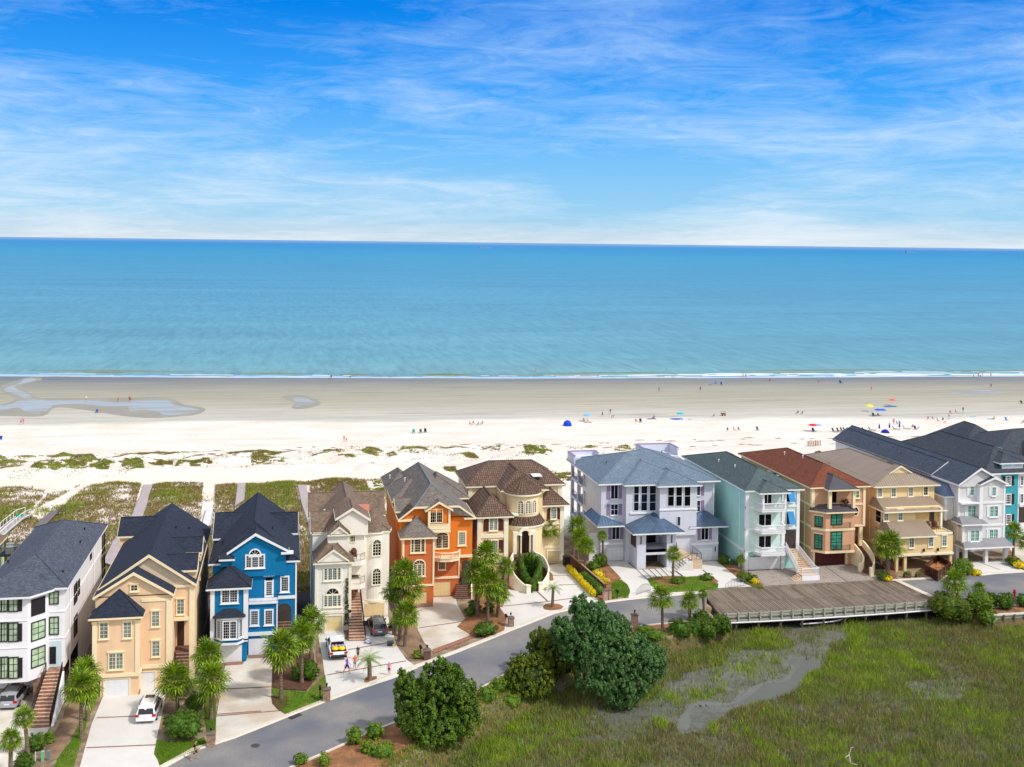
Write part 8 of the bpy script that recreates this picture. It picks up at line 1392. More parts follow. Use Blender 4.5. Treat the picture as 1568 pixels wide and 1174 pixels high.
# driftwood in the marsh
m = MB(); x, y = oz(1303, 1172, MARSH_Z)
for a, b, r in (((0, 0, 0), (-0.1, 0.2, 0.9), 0.09), ((-0.1, 0.2, 0.9), (-0.5, 0.1, 0.75), 0.05), ((-0.1, 0.2, 0.9), (0.15, 0.3, 1.5), 0.05), ((0.15, 0.3, 1.5), (0.4, 0.3, 1.55), 0.03), ((0, 0, 0.2), (0.5, -0.2, 0.1), 0.06)): m.tube((x+a[0], y+a[1], MARSH_Z+a[2]), (x+b[0], y+b[1], MARSH_Z+b[2]), r, 6, r*0.6)
tag(m.build('driftwood', mat('bleached_wood', lin(196, 186, 172), 0.9)), 'bleached forked branch standing in the marsh at the bottom', 'branch')
m = MB(); x, y = oz(*C8(600, 700), -1.4); r = random.Random(5)
for i in range(60): a = r.uniform(0, 6.28); l = r.uniform(.4, 1.3); m.tube((x+r.uniform(-.9, .9), y+r.uniform(-.6, .6), -1.5), (x+math.cos(a)*l, y+math.sin(a)*l*0.7, -1.5+r.uniform(.4, 1.7)), 0.03, 4, 0.01)
tag(m.build('bare_shrub', mat('grey_twigs', lin(150, 142, 126), 0.9)), 'leafless grey shrub in the grass below the olive bush trees', 'shrub')
# ------------------------------------------------------------------ vehicles
tyre = mat('tyre_rubber', lin(26, 26, 28), 0.8); rimm = mat('alloy_rim', lin(150, 152, 156), 0.35, metal=0.6); tail = mat('tail_light', lin(190, 20, 30), 0.3); plate = mat('number_plate', lin(230, 230, 230), 0.5); cglass = mat('car_glass', lin(18, 22, 26), 0.08, spec=0.8)
def paint(n, c): m = mat(n, c, 0.25, 0.02, spec=0.6); m.node_tree.nodes['Principled BSDF'].inputs['Coat Weight'].default_value = 0.6; return m
def car(x, y, yaw, label, pm, kind='suv', L=4.9, W=1.92, Hh=1.5, name='parked_car', roofm=None, z=0.06):
    """built nose towards +Y in its own frame, origin under its middle"""
    P = empty(name, (x, y, z), label, 'car' if kind == 'suv' else 'pickup truck'); P.rotation_euler = (0, 0, R_(yaw)); w = W/2; zb = Hh*0.58
    if kind == 'suv': St = [(-L/2, .34, .62, .66, .88), (-L/2+.12, .26, zb*.98, zb*1.02, .96), (-L/2+.32, .24, zb, Hh*.93, .98), (-L/2+.75, .24, zb, Hh, 1), (0.0, .24, zb, Hh, 1), (L*.12, .24, zb, Hh*.985, 1), (L*.27, .24, zb*.99, zb*1.03, 1), (L*.42, .24, zb*.90, zb*.93, .97), (L/2-.08, .28, zb*.78, zb*.80, .90), (L/2, .36, zb*.62, zb*.64, .80)]
    else: St = [(-L/2, .34, .72, .74, .94), (-L/2+.06, .3, .92, .93, .98), (-L/2+1.7, .3, .94, .95, 1), (-L/2+1.72, .3, zb+.05, Hh*.97, 1), (-L/2+1.95, .3, zb+.05, Hh, 1), (0.35, .3, zb+.05, Hh, 1), (1.05, .3, zb+.03, zb+.07, 1), (L*.42, .3, zb, zb+.02, .98), (L/2-.06, .32, zb*.86, zb*.88, .93), (L/2, .4, zb*.6, zb*.62, .86)]
    vs = []; n = 11
    for (yy, zl, zbt, zt, k) in St:
        ww = w*k; cab = zt-zbt > 0.2; wt = ww*(.78 if cab else .93); wb = ww*(.95 if cab else .97)
        vs += [(-ww*.9, yy, zl), (-ww, yy, zl+.14), (-ww, yy, (zl+zbt)/2+.08), (-wb, yy, zbt), (-wt, yy, zt-.05 if cab else zt-.01), (0, yy, zt+.03 if cab else zt+.015), (wt, yy, zt-.05 if cab else zt-.01), (wb, yy, zbt), (ww, yy, (zl+zbt)/2+.08), (ww, yy, zl+.14), (ww*.9, yy, zl)]
    fs = [(j*n+i, (j+1)*n+i, (j+1)*n+(i+1) % n, j*n+(i+1) % n) for j in range(len(St)-1) for i in range(n)]+[tuple(range(n)), tuple(reversed(range((len(St)-1)*n, len(St)*n)))]
    b = MB().add(vs, fs).build('body', pm, P, local=True); fixn(b); bv = b.modifiers.new('b', 'BEVEL'); bv.width = 0.04; bv.segments = 2; bv.limit_method = 'ANGLE'; bv.angle_limit = R_(25)
    def quad(name, pts, m): o = MB().add([(a, b2, c+0.0) for a, b2, c in pts], [tuple(range(len(pts)))]).build(name, m, P, local=True); s = o.modifiers.new('s', 'SOLIDIFY'); s.thickness = 0.02; s.offset = 1; return o
    V = lambda j, i: Vector(vs[j*n+i]); e = 0.012
    js = (2, 3, 4, 5, 6) if kind == 'suv' else (3, 4, 5, 6)
    for s, (ib, it) in ((-1, (3, 4)), (1, (7, 6))):
        for a, c in zip(js, js[1:]):
            if kind == 'suv' and a == 2: lo0, hi0 = V(2, ib).lerp(V(2, it), .25), V(2, ib).lerp(V(2, it), .8)
            else: lo0, hi0 = V(a, ib).lerp(V(a, it), .1), V(a, ib).lerp(V(a, it), .88)
            lo1, hi1 = V(c, ib).lerp(V(c, it), .1), V(c, ib).lerp(V(c, it), .88)
            lo0, lo1, hi0, hi1 = lo0.lerp(lo1, .04), lo1.lerp(lo0, .04), hi0.lerp(hi1, .04), hi1.lerp(hi0, .04); o_ = Vector((s*e, 0, 0)); pts = [lo0+o_, lo1+o_, hi1+o_, hi0+o_]; pts = pts if s > 0 else pts[::-1]; quad('side_window', [tuple(q) for q in pts], cglass)
    a, c = (5, 6); up = Vector((0, .02, .02)); quad('windscreen', [tuple(V(6, 3).lerp(V(6, 7), .07)+up), tuple(V(6, 3).lerp(V(6, 7), .93)+up), tuple(V(5, 4).lerp(V(5, 6), .95)+up), tuple(V(5, 4).lerp(V(5, 6), .05)+up)], cglass)
    if kind == 'suv': bk_ = Vector((0, -.02, .02)); quad('rear_window', [tuple(V(1, 7).lerp(V(1, 3), .1)+bk_), tuple(V(1, 3).lerp(V(1, 7), .1)+bk_), tuple(V(2, 4).lerp(V(2, 6), .06)+bk_), tuple(V(2, 6).lerp(V(2, 4), .06)+bk_)], cglass)
    else: bk_ = Vector((0, -.02, 0)); quad('rear_window', [tuple(V(3, 7).lerp(V(3, 3), .1)+bk_), tuple(V(3, 3).lerp(V(3, 7), .1)+bk_), tuple(V(3, 4).lerp(V(3, 6), .06)+bk_-Vector((0, 0, .08))), tuple(V(3, 6).lerp(V(3, 4), .06)+bk_-Vector((0, 0, .08)))], cglass)
    for sx in (-1, 1):
        for yy in (-L*.31, L*.31):
            t = MB(); R0 = .34 if kind == 'suv' else .38; t.tube((sx*(w-.22), yy, R0-.02), (sx*(w+.015), yy, R0-.02), R0, 18); wo_ = t.build('wheel', tyre, P, local=True); MB().tube((sx*(w), yy, R0-.02), (sx*(w+.03), yy, R0-.02), R0*.62, 12).build('rim', rimm, wo_, local=True)
        MB().box(sx*w*.62, sx*w*.97, -L/2-.02, -L/2+.14, .68, .68+.2*Hh/1.5).build('tail_light', tail, P, local=True); MB().box(sx*w*.55, sx*w*.86, L/2-.12, L/2+.005, .52, .66).build('headlight', plate, P, local=True); MB().box(sx*(w+.02), sx*(w+.2), L*.17, L*.17+.12, zb+.02, zb+.18).build('mirror', black if kind != 'suv' else pm, P, local=True)
    MB().box(-.26, .26, -L/2-.025, -L/2+.02, .52, .64).build('number_plate', plate, P, local=True); MB().box(-w*.9, w*.9, -L/2-.05, -L/2+.2, .3, .46).build('bumper', black if kind != 'suv' else pm, P, local=True)
    if kind == 'suv':
        MB().box(-w*.45, w*.45, .1, .75, Hh+.012, Hh+.04).build('sunroof', cglass, P, local=True)
        for s in (-1, 1): MB().box(s*w*.72-.02, s*w*.72+.02, -L*.3, L*.14, Hh-.01, Hh+.05).build('roof_rail', black, P, local=True)
    return P
x, y = oz(220.5, 1110); wcar = car(x+0.2, y+2.5, -2, 'white SUV with dark glass parked on the peach house drive', paint('white_paint', lin(236, 238, 240)), L=4.9)
x, y = oz(12, 1090); car(x, y+2.55, -4, 'silver grey SUV parked under the white house', paint('silver_paint', lin(158, 162, 170)), L=4.7, roofm=black)
x, y = oz(581, 976); dcar = car(x-0.05, y+2.45, 3, 'dark grey SUV with its door open on the ivory house drive', paint('graphite_paint', lin(88, 92, 98)), L=4.8)
dm = MB(); dm.box(-1.95, -0.98, 0.7, 0.76, 0.35, 0.95); dm.build('open_door', paint('graphite_dark', lin(44, 46, 50)), dcar, local=True)
x, y = oz(517, 1012); tr_ = car(x, y+2.85, 2.5, 'white pickup truck with yellow cargo in its open bed', paint('pickup_white', lin(228, 232, 236)), 'pickup', L=5.7, W=1.98, Hh=1.66, name='pickup_truck')
m = MB(); m.box(-0.82, 0.82, -2.72, -1.2, 0.955, 0.975); m.build('bed_floor', black, tr_, local=True)
for s in (-1, 1): MB().box(s*.84, s*.97, -2.82, -1.15, .94, 1.08).build('bed_side', paint('pickup_white', None), tr_, local=True)
MB().box(-.86, .86, -2.9, -2.8, .5, .62).build('tailgate', black, tr_, local=True)
rt = Matrix.Rotation(R_(2.5), 4, 'Z')
def wpos(P, a, b, c): v = P.location+Matrix.Rotation(P.rotation_euler.z, 4, 'Z')@Vector((a, b, c)); return v
c = wpos(tr_, 0, -2.2, 1.0); yl = mat('yellow_plastic', lin(246, 208, 0), 0.4); m = MB(); m.lathe((c.x-.36, c.y, c.z-.02), [(.36, 0), (.42, .12), (.3, .26), (.05, .3)], 12); m.lathe((c.x+.36, c.y-.02, c.z-.02), [(.36, 0), (.42, .12), (.3, .26), (.05, .3)], 12); tag(m.build('yellow_raft', yl, smooth=True), 'yellow inflatable lying at the tail end of the pickup bed', 'inflatable'); c = wpos(tr_, 0, -1.55, 1.0); m = MB(); 
for i in range(4): m.lathe((c.x-.55+i*.36, c.y+0.05*(i % 2), c.z-.02), [(.2, 0), (.24, .16), (.12, .3), (.02, .34)], 10)
tag(m.build('beach_bags', mat('pink_towels', lin(196, 150, 180), 0.9, 0.4, 6, c2=lin(120, 150, 190), c2scale=3), smooth=True), 'heap of pink and blue towels behind the cab in the pickup bed', 'towels')
x, y = oz(*D4(755, 500)); m = MB(); m.lathe((x, y, 0.06), [(.34, 0), (.38, .2), (.28, .4), (.05, .46)], 10); tag(m.build('bag', mat('blue_white_bag', lin(120, 130, 180), 0.8, 0.5, 6, c2=lin(230, 226, 232), c2scale=4), smooth=True), 'blue and white bag on the drive below the brick stair', 'bag')
x, y = oz(*D4(1062, 530)); P = empty('cooler', (x, y, 0.06), 'dark blue cooler on the brick band behind the grey SUV', 'cooler'); MB().box(-.34, .34, -.22, .22, 0, .36).build('box', mat('navy_plastic', lin(44, 60, 84), 0.5), P, local=True); MB().box(-.36, .36, -.24, .24, .362, .46).build('lid', mat('grey_plastic', lin(96, 104, 112), 0.5), P, local=True); x, y = oz(*D4(1108, 535)); m = MB(); m.lathe((x, y, .06), [(.14, 0), (.17, .12), (.1, .24)], 8); tag(m.build('bag', yl), 'small yellow bag beside the cooler', 'bag')
# ------------------------------------------------------------------ people
skinm = mat('skin', lin(206, 150, 122), 0.6, 0.03); hairm = mat('dark_hair', lin(58, 42, 34), 0.7); hair2 = mat('fair_hair', lin(176, 140, 92), 0.7)
def body_mesh(pose, fingers=True):
    """one skinned figure, 1.7 m tall, facing -Y; material slots: skin, top, bottom, hair, shoes"""
    V = {}; E = []; Rr = []
    def a(k, p, r): V[k] = (len(V), p); Rr.append(r)
    def e(*ks):
        for p, q in zip(ks, ks[1:]): E.append((V[p][0], V[q][0]))
    sit = pose == 'sit'; wk = pose == 'walk'; hz = 0.36 if sit else 0.93
    a('pel', (0, 0, hz), .14); a('waist', (0, .0, hz+.15), .115); a('chest', (0, .01 if not sit else .08, hz+.34), .14); a('sh', (0, .02 if not sit else .12, hz+.50), .10); a('neck', (0, .01 if not sit else .10, hz+.57), .052); a('jaw', (0, -.025+(.1 if sit else 0), hz+.64), .075); a('head', (0, -.005+(.1 if sit else 0), hz+.72), .098); a('crown', (0, .0+(.1 if sit else 0), hz+.775), .07)
    a('nose', (0, -.115+(.1 if sit else 0), hz+.69), .018)
    e('pel', 'waist', 'chest', 'sh', 'neck', 'jaw', 'head', 'crown'); e('head', 'nose')
    for s, t in ((-1, 'l'), (1, 'r')):
        sw = s*(.16 if wk else .03)
        a('s'+t, (s*.17, .02+(.1 if sit else 0), hz+.47), .062); hx = (s*.25, sw*.6+.05, hz+.21) if not sit else (s*.26, .02, hz+.2); a('e'+t, hx, .044); hd = (s*.26, sw*-1.2-.06, hz-.02) if not sit else (s*.18, -.22, hz+.1); a('w'+t, hd, .030); ph = (hd[0], hd[1]-.02, hd[2]-.07) if not sit else (hd[0], hd[1]-.07, hd[2]-.02); a('p'+t, ph, .032); e('sh', 's'+t, 'e'+t, 'w'+t, 'p'+t)
        if fingers:
            for i, (fx, fl) in enumerate(((-.03, .055), (-.01, .07), (.01, .075), (.03, .062), (.045, .04))):
                k = 'f%s%d' % (t, i); d2 = (ph[0]+fx*.3, ph[1]+fx-(.02 if i == 4 else 0), ph[2]-fl) if not sit else (ph[0]+fx, ph[1]-fl, ph[2]-.015); a(k, d2, .009); e('p'+t, k)
        if sit: kn, an, to = (s*.13, -.42, .42), (s*.12, -.62, .08), (s*.12, -.78, .05)
        elif wk: kn, an, to = (s*.09, -s*.20-.02, .49), (s*.09, -s*.30+.10, .09), (s*.10, -s*.30-.06, .04)
        else: kn, an, to = (s*.10, -.02, .49), (s*.11, .03, .08), (s*.12, -.13, .04)
        a('h'+t, (s*.085, 0, hz-.04), .10); a('k'+t, kn, .062); a('c'+t, tuple(Vector(kn).lerp(Vector(an), .35)+Vector((0, .02, 0))), .056); a('a'+t, an, .036); a('t'+t, to, .034); e('pel', 'h'+t, 'k'+t, 'c'+t, 'a'+t, 't'+t)
    me = bpy.data.meshes.new('person'); me.from_pydata([V[k][1] for k in V], E, []); o = bpy.data.objects.new('person', me); col.objects.link(o); sm = o.modifiers.new('s', 'SKIN'); sm.use_smooth_shade = True; sb_ = o.modifiers.new('u', 'SUBSURF'); sb_.levels = 1; sb_.render_levels = 1
    for i, v in enumerate(me.skin_vertices[0].data): v.radius = (Rr[i], Rr[i]*(0.8 if i in (1, 2, 3) else 1)); v.use_root = (i == 0)
    dg = bpy.context.evaluated_depsgraph_get(); nm = bpy.data.meshes.new_from_object(o.evaluated_get(dg)); bpy.data.objects.remove(o); nm.name = 'person'
    nm.materials.clear()
    for m in (skinm, skinm, skinm, hairm): nm.materials.append(m)
    hp = Vector((0, 0.02+(.1 if sit else 0), hz+.74))
    for p in nm.polygons:
        c = p.center; mi_ = 0
        if c.z > hz+.60 and (c.y > -.03+(.1 if sit else 0) or c.z > hz+.79): mi_ = 3
        elif hz+.02 < c.z < hz+.545 and abs(c.x) < .235 and not (sit and c.y < -.16): mi_ = 1
        elif ((hz-.34 < c.z <= hz+.02) and abs(c.x) < .21 and not sit) or (sit and c.z <= hz+.04 and c.y > -.34): mi_ = 2
        p.material_index = mi_; p.use_smooth = True
    return nm
POSE = {k: body_mesh(k) for k in ('stand', 'walk', 'sit')}
cmat = {}
def cloth(c):
    k = 'cloth_%d_%d_%d' % c
    return mat(k, lin(*c), 0.85, 0.05)
def person(px, py, pose, top, bot, label, z=None, yaw=0, s=1.0, hair=None, group='people on the beach', xyz=None):
    z = BEACH_Z+0.03 if z is None else z
    x, y = oz(px, py, z) if xyz is None else xyz[:2]
    if z < -1: z = max(gh(x, y)+0.02, SEA_Z-0.3)
    o = bpy.data.objects.new('person', POSE[pose]); col.objects.link(o); o.location = (x, y, z); o.rotation_euler = (0, 0, R_(yaw)); o.scale = (s*0.98, s*0.98, s*0.95)
    for i, m in ((1, cloth(top) if top else skinm), (2, cloth(bot)), (3, hair or hairm)): o.material_slots[i].link = 'OBJECT'; o.material_slots[i].material = m
    return tag(o, label, 'person', group)
def near(px, py, pose, top, bot, label, yaw, s=1.0, hair=None):
    x, y = oz(px, py, 0.05); return person(0, 0, pose, top, bot, label, 0.055, yaw, s, hair, None, (x, y))
near(*D4(463, 915), 'walk', (104, 62, 190), (28, 28, 34), 'person in a purple shirt and black shorts walking behind the pickup', 60, 1.1, hair2); near(*D4(572, 855), 'stand', (230, 84, 62), (70, 140, 190), 'person in an orange red top and blue shorts between the pickup and the feather palm', 30, 0.98); near(*D4(615, 720), 'stand', (60, 56, 66), (58, 56, 64), 'person in dark clothes standing behind the one in orange', -40, 0.95); near(*D4(1045, 935), 'stand', (222, 120, 150), (60, 40, 60), 'small person in a pink top alone near the street edge of the drive', 0, 0.88); near(*D4(800, 270), 'stand', (60, 90, 180), (220, 220, 226), 'person in blue bending at the open door of the grey SUV', -80, 0.85); near(299, 1163, 'walk', (40, 30, 34), (52, 40, 44), 'person jogging in black along the kerb at the bottom left', 100, 1.0); near(538, 919, 'stand', (60, 100, 190), (230, 120, 60), 'person in blue at the top of the brick stair of the ivory house', 10, 0.8)

for o in [o for o in col.objects if o.name.startswith('person') and 'top of the brick stair' in str(o.get('label'))]: o.location = (8.0, 137.6, 3.03); o.scale = (0.75, 0.75, 0.75)
RED, BLU, NAV, BLK, PNK, WHT, YEL, TEA, ORG, GRY = (200, 50, 60), (40, 80, 190), (30, 34, 90), (34, 30, 36), (226, 120, 140), (226, 226, 230), (240, 200, 20), (30, 160, 190), (230, 110, 50), (120, 120, 130)
BP = [(Z1(517, 212), 'stand', WHT, GRY, 'person in white standing at the rim of the left tide pool'), (Z1(707, 218), 'stand', RED, BLK, 'person in red wading in the middle of the left tide pool'), (Z1(775, 212), 'stand', RED, BLK, 'taller of the pair at the right part of the left tide pool'), (Z1(783, 214), 'stand', ORG, NAV, 'shorter of the pair at the right part of the left tide pool'), (Z1(126, 351), 'walk', PNK, BLU, 'left one of the couple walking on the sand at the far left'), (Z1(140, 350), 'walk', ORG, RED, 'right one of the couple walking on the sand at the far left'), (Z1(605, 280), 'sit', ORG, WHT, 'person in orange sitting on the sand below the left tide pool'),
 (Z2(413, 122), 'stand', YEL, YEL, 'person in yellow at the waterline left of centre'), (Z2(420, 119), 'stand', BLK, BLK, 'dark clad person beside the one in yellow at the waterline'), (Z2(533, 123), 'stand', (120, 70, 130), NAV, 'person in purple alone at the waterline left of centre'), (Z2(497, 497), 'walk', (220, 96, 60), (210, 110, 90), 'adult in red walking by the seaweed line above the ivory house'), (Z2(511, 496), 'walk', PNK, BLK, 'child beside the adult in red by the seaweed line'), (Z2(1252, 394), 'sit', RED, BLK, 'leftmost of the four sunbathers near the centre'), (Z2(1273, 391), 'sit', (190, 60, 110), WHT, 'second of the four sunbathers near the centre'), (Z2(1303, 397), 'sit', TEA, ORG, 'third of the four sunbathers near the centre'), (Z2(1327, 392), 'sit', NAV, RED, 'rightmost of the four sunbathers near the centre'),
 (Z3(80, 68), 'stand', PNK, ORG, 'bather standing knee deep in the sea above the villa'), (Z3(452, 112), 'stand', BLK, (160, 140, 40), 'person in black at the waterline above the lilac house'), (Z3(898, 113), 'stand', PNK, WHT, 'adult with a child at the waterline right of centre'), (Z3(911, 113), 'stand', RED, WHT, 'child beside the adult at the waterline right of centre', ), (Z3(1324, 108), 'stand', BLK, BLK, 'tall dark figure in the surf above the rust roofed house'), (Z3(1341, 110), 'stand', ORG, RED, 'figure in red beside the tall dark one in the surf'), (Z3(1487, 131), 'sit', RED, WHT, 'person sitting on the wet sand near the surf'), (Z3(820, 197), 'stand', (120, 90, 150), BLK, 'person in purple crossing the grey sand alone'), (Z3(1068, 191), 'walk', BLU, NAV, 'person in bright blue crossing the grey sand alone'), (Z3(480, 346), 'walk', BLK, BLK, 'left one of the pair walking a dog'), (Z3(527, 330), 'walk', BLK, (60, 60, 50), 'right one of the pair walking a dog'),
 (Z3(368, 374), 'sit', RED, GRY, 'person sitting left under the pale blue umbrella'), (Z3(390, 376), 'sit', TEA, WHT, 'person sitting right under the pale blue umbrella'), (Z3(681, 377), 'sit', ORG, BLK, 'person in orange sitting beside the navy chair'), (Z3(789, 357), 'sit', (90, 60, 120), NAV, 'person lying back on a purple towel'), (Z3(1150, 346), 'sit', TEA, BLK, 'person sitting left of the brown beach cart'), (Z3(1231, 430), 'sit', NAV, BLK, 'left one of three sunbathers behind the rust roof'), (Z3(1268, 428), 'sit', RED, PNK, 'middle one of three sunbathers behind the rust roof'), (Z3(1296, 427), 'sit', BLK, BLK, 'right one of three sunbathers behind the rust roof'),
 (Z4(42, 131), 'sit', RED, BLK, 'person crouching on the wet sand at upper right'), (Z4(334, 151), 'stand', BLK, RED, 'person in black standing on the wet sand at right'), (Z4(652, 188), 'stand', PNK, ORG, 'person in pink standing on the grey sand at right'), (Z4(1265, 108), 'stand', WHT, BLU, 'person in white carrying a blue board at the far right waterline'), (Z4(1294, 110), 'stand', RED, NAV, 'person in red in the waterline group at far right'), (Z4(1306, 118), 'stand', BLU, WHT, 'person in blue at the front of the far right waterline group'), (Z4(1319, 104), 'stand', (150, 50, 80), RED, 'person in maroon in the far right waterline group'), (Z4(1369, 105), 'stand', (200, 210, 40), NAV, 'person in lime yellow at the far right waterline'), (Z4(1370, 171), 'stand', (150, 60, 50), BLK, 'person in brown red below the far right waterline'), (Z4(755, 282), 'sit', YEL, BLU, 'person in yellow on the blue mat under the red umbrella'),
 (Z4(692, 342), 'sit', BLK, BLK, 'person in black under the two blue umbrellas'), (Z4(210, 328), 'sit', BLK, YEL, 'left one of the dark group on the sand behind the rust roof'), (Z4(238, 330), 'sit', BLK, BLK, 'right one of the dark group on the sand behind the rust roof'), (Z4(786, 390), 'stand', RED, BLK, 'person standing left in the blue group behind the loungers'), (Z4(803, 390), 'sit', BLU, BLU, 'person in blue seated in the group behind the loungers'), (Z4(820, 388), 'sit', TEA, NAV, 'person in teal seated right in the group behind the loungers'), (Z4(899, 412), 'sit', (130, 120, 180), NAV, 'person in lilac seated right of the navy umbrellas'), (Z4(935, 422), 'sit', (150, 100, 150), WHT, 'person in mauve seated far right of the navy umbrellas'), (Z4(992, 362), 'sit', (220, 30, 120), BLK, 'person in hot pink seated above the charcoal roof'), (Z4(1018, 360), 'sit', TEA, BLK, 'person in teal seated beside the one in hot pink'), (Z4(1048, 374), 'sit', RED, RED, 'person in red lying right of the hot pink one'), (Z4(1081, 370), 'sit', BLK, GRY, 'person in black seated in the grey group at right'), (Z4(1100, 382), 'sit', WHT, GRY, 'person in white seated in the grey group at right'), (Z4(1117, 362), 'stand', (180, 120, 150), WHT, 'person in rose standing in the grey group at right'), (Z4(1125, 326), 'sit', RED, BLK, 'person in red on the long recliner'), (Z4(1158, 322), 'sit', BLU, NAV, 'person in blue beside the long recliner'), (Z4(1202, 318), 'stand', BLK, RED, 'person standing alone right of the recliner'), (Z4(1388, 362), 'sit', ORG, TEA, 'person in orange near the right edge of the beach'), (Z4(1562, 386), 'sit', (150, 50, 50), BLK, 'person in dark red at the right edge of the beach')]
for i, b in enumerate(BP): person(b[0][0], b[0][1], b[1], b[2], b[3], b[4], yaw=(i*67) % 360, s=1.0 if 'child' not in b[4] else 0.72)
def umbrella(px, py, c, label, r=1.15, h=2.0, closed=False):
    z = BEACH_Z+0.02; x, y = oz(px, py, z); P = empty('beach_umbrella', (x, y, gh(x, y)), label, 'beach umbrella', 'beach umbrellas'); MB().tube((0, 0, 0), (0, 0, h), 0.03, 6).build('pole', whitetrim, P, local=True); m = MB()
    if closed: m.lathe((0, 0, h-1.25), [(.17, 0), (.24, .3), (.14, .9), (.02, 1.35)], 8)
    else: m.lathe((0, 0, h-.45), [(r, 0), (r*.72, .2), (r*.38, .36), (.02, .46)], 8)
    m.build('canopy', cloth(c), P, local=True)
umbrella(*Z3(388, 372), (110, 170, 226), 'pale blue umbrella over two people left of centre'); umbrella(*Z3(948, 362), (20, 170, 210), 'tilted cyan umbrella beside a blue mat'); umbrella(*Z4(778, 276), (232, 84, 84), 'red umbrella over the blue mat'); umbrella(*Z4(641, 312), (250, 226, 0), 'bright yellow umbrella alone'); umbrella(*Z4(691, 338), (30, 90, 210), 'left of the two blue umbrellas'); umbrella(*Z4(718, 338), (36, 96, 210), 'right of the two blue umbrellas'); umbrella(*Z4(300, 432), (220, 30, 50), 'red umbrella above a dark chair left of the loungers', 1.3); umbrella(*Z4(332, 432), (130, 176, 226), 'light blue umbrella right of the red one'); umbrella(*Z4(699, 432), (22, 22, 130), 'leftmost folded navy umbrella by the loungers', closed=True); umbrella(*Z4(760, 428), (22, 22, 130), 'middle folded navy umbrella by the loungers', closed=True); umbrella(*Z4(820, 425), (22, 22, 130), 'rightmost folded navy umbrella by the loungers', closed=True)
def chair(px, py, c, label, group='low beach chairs', yaw=0, long=False):
    z = BEACH_Z+0.02; x, y = oz(px, py, z); m = MB(); l = 1.5 if long else .55
    m.add([(-.3, 0, .28), (.3, 0, .28), (.3, -l, .3), (-.3, -l, .3), (-.3, .42, .95), (.3, .42, .95), (-.3, 0, .24), (.3, 0, .24), (.3, -l, .26), (-.3, -l, .26), (-.3, .46, .93), (.3, .46, .93)], [(0, 3, 2, 1), (0, 1, 5, 4), (6, 7, 8, 9), (6, 10, 11, 7), (2, 3, 9, 8), (4, 5, 11, 10), (1, 2, 8, 7), (3, 0, 6, 9), (1, 7, 11, 5), (0, 4, 10, 6)]); P = empty('beach_chair' if not long else 'sun_lounger', (x, y, gh(x, y)), label, 'beach chair' if not long else 'lounger', group); P.rotation_euler = (0, 0, R_(yaw)); m.build('seat', cloth(c), P, local=True); f = MB()
    for a in (-.29, .29): f.tube((a, -l, .28), (a, -l+.1, 0), .025, 5); f.tube((a, 0, .26), (a, .1, 0), .025, 5)
    f.build('frame', black, P, local=True)
for i, (xx, yy) in enumerate(((423, 434), (452, 433), (473, 431), (490, 431), (533, 431), (556, 431), (586, 430), (605, 429), (643, 427), (787, 421), (848, 417))): chair(*Z4(xx, yy), (46, 40, 44), '%s dark sun lounger from the left in the row above the tan roofs' % ('first', 'second', 'third', 'fourth', 'fifth', 'sixth', 'seventh', 'eighth', 'ninth', 'tenth', 'last')[i], 'row of dark sun loungers', 20+i*3, True)
for p, c, l in ((Z1(580, 281), (30, 90, 150), 'blue beach chair left of the person in orange'), (Z1(4, 444), (20, 50, 170), 'blue beach chair at the left edge'), (Z2(915, 442), (0, 150, 130), 'teal beach chair of the empty row above the orange house'), (Z2(957, 441), (70, 100, 90), 'grey green beach chair in the middle of the empty row'), (Z2(985, 438), (24, 24, 28), 'black beach chair at the right of the empty row'), (Z3(709, 377), NAV, 'navy beach chair right of the person in orange'), (Z3(1130, 152), (110, 130, 170), 'leftmost chair of the set on the wet sand'), (Z3(1160, 147), (70, 110, 190), 'middle chair of the set on the wet sand'), (Z3(1194, 153), (40, 60, 150), 'rightmost chair of the set on the wet sand'), (Z4(466, 143), BLK, 'dark chair on the wet sand beside a teal one'), (Z4(477, 141), (20, 150, 190), 'teal chair on the wet sand beside a dark one'), (Z4(303, 434), NAV, 'dark chair under the red umbrella'), (Z4(1461, 368), (20, 110, 190), 'bright blue chair near the right edge'), (Z4(1553, 266), BLK, 'black chair on the grey sand at the right edge'), (Z4(664, 342), BLK, 'black chair left of the blue umbrellas'), (Z4(915, 420), BLK, 'black chair between the lilac and mauve sunbathers'), (Z3(1410, 426), (96, 84, 110), 'grey purple lounge chair behind the rust roof')): chair(*p, c, l)
def tent(px, py, c, label, w_=1.6, h=1.5):
    z = BEACH_Z+0.02; x, y = oz(px, py, z); m = MB(); m.lathe((x, y, gh(x, y)), [(w_, 0), (w_*.92, h*.45), (w_*.62, h*.8), (.05, h)], 14); m.build('beach_tent', cloth(c), smooth=True); o = bpy.data.objects['beach_tent'] if 'beach_tent' in bpy.data.objects else None; tag(o, label, 'beach tent')
tent(*Z3(270, 398), (10, 70, 200), 'domed blue beach tent on the white sand right of the villa', 1.15, 1.5)
m = MB(); x, y = oz(*Z4(735, 440), BEACH_Z); m.lathe((x, y, gh(x, y)), [(1.1, 0), (1.0, .3), (.6, .7), (.05, .9)], 10); tag(m.build('tarp_heap', cloth((20, 30, 150)), smooth=True), 'heap of blue fabric beside the loungers', 'tarp')
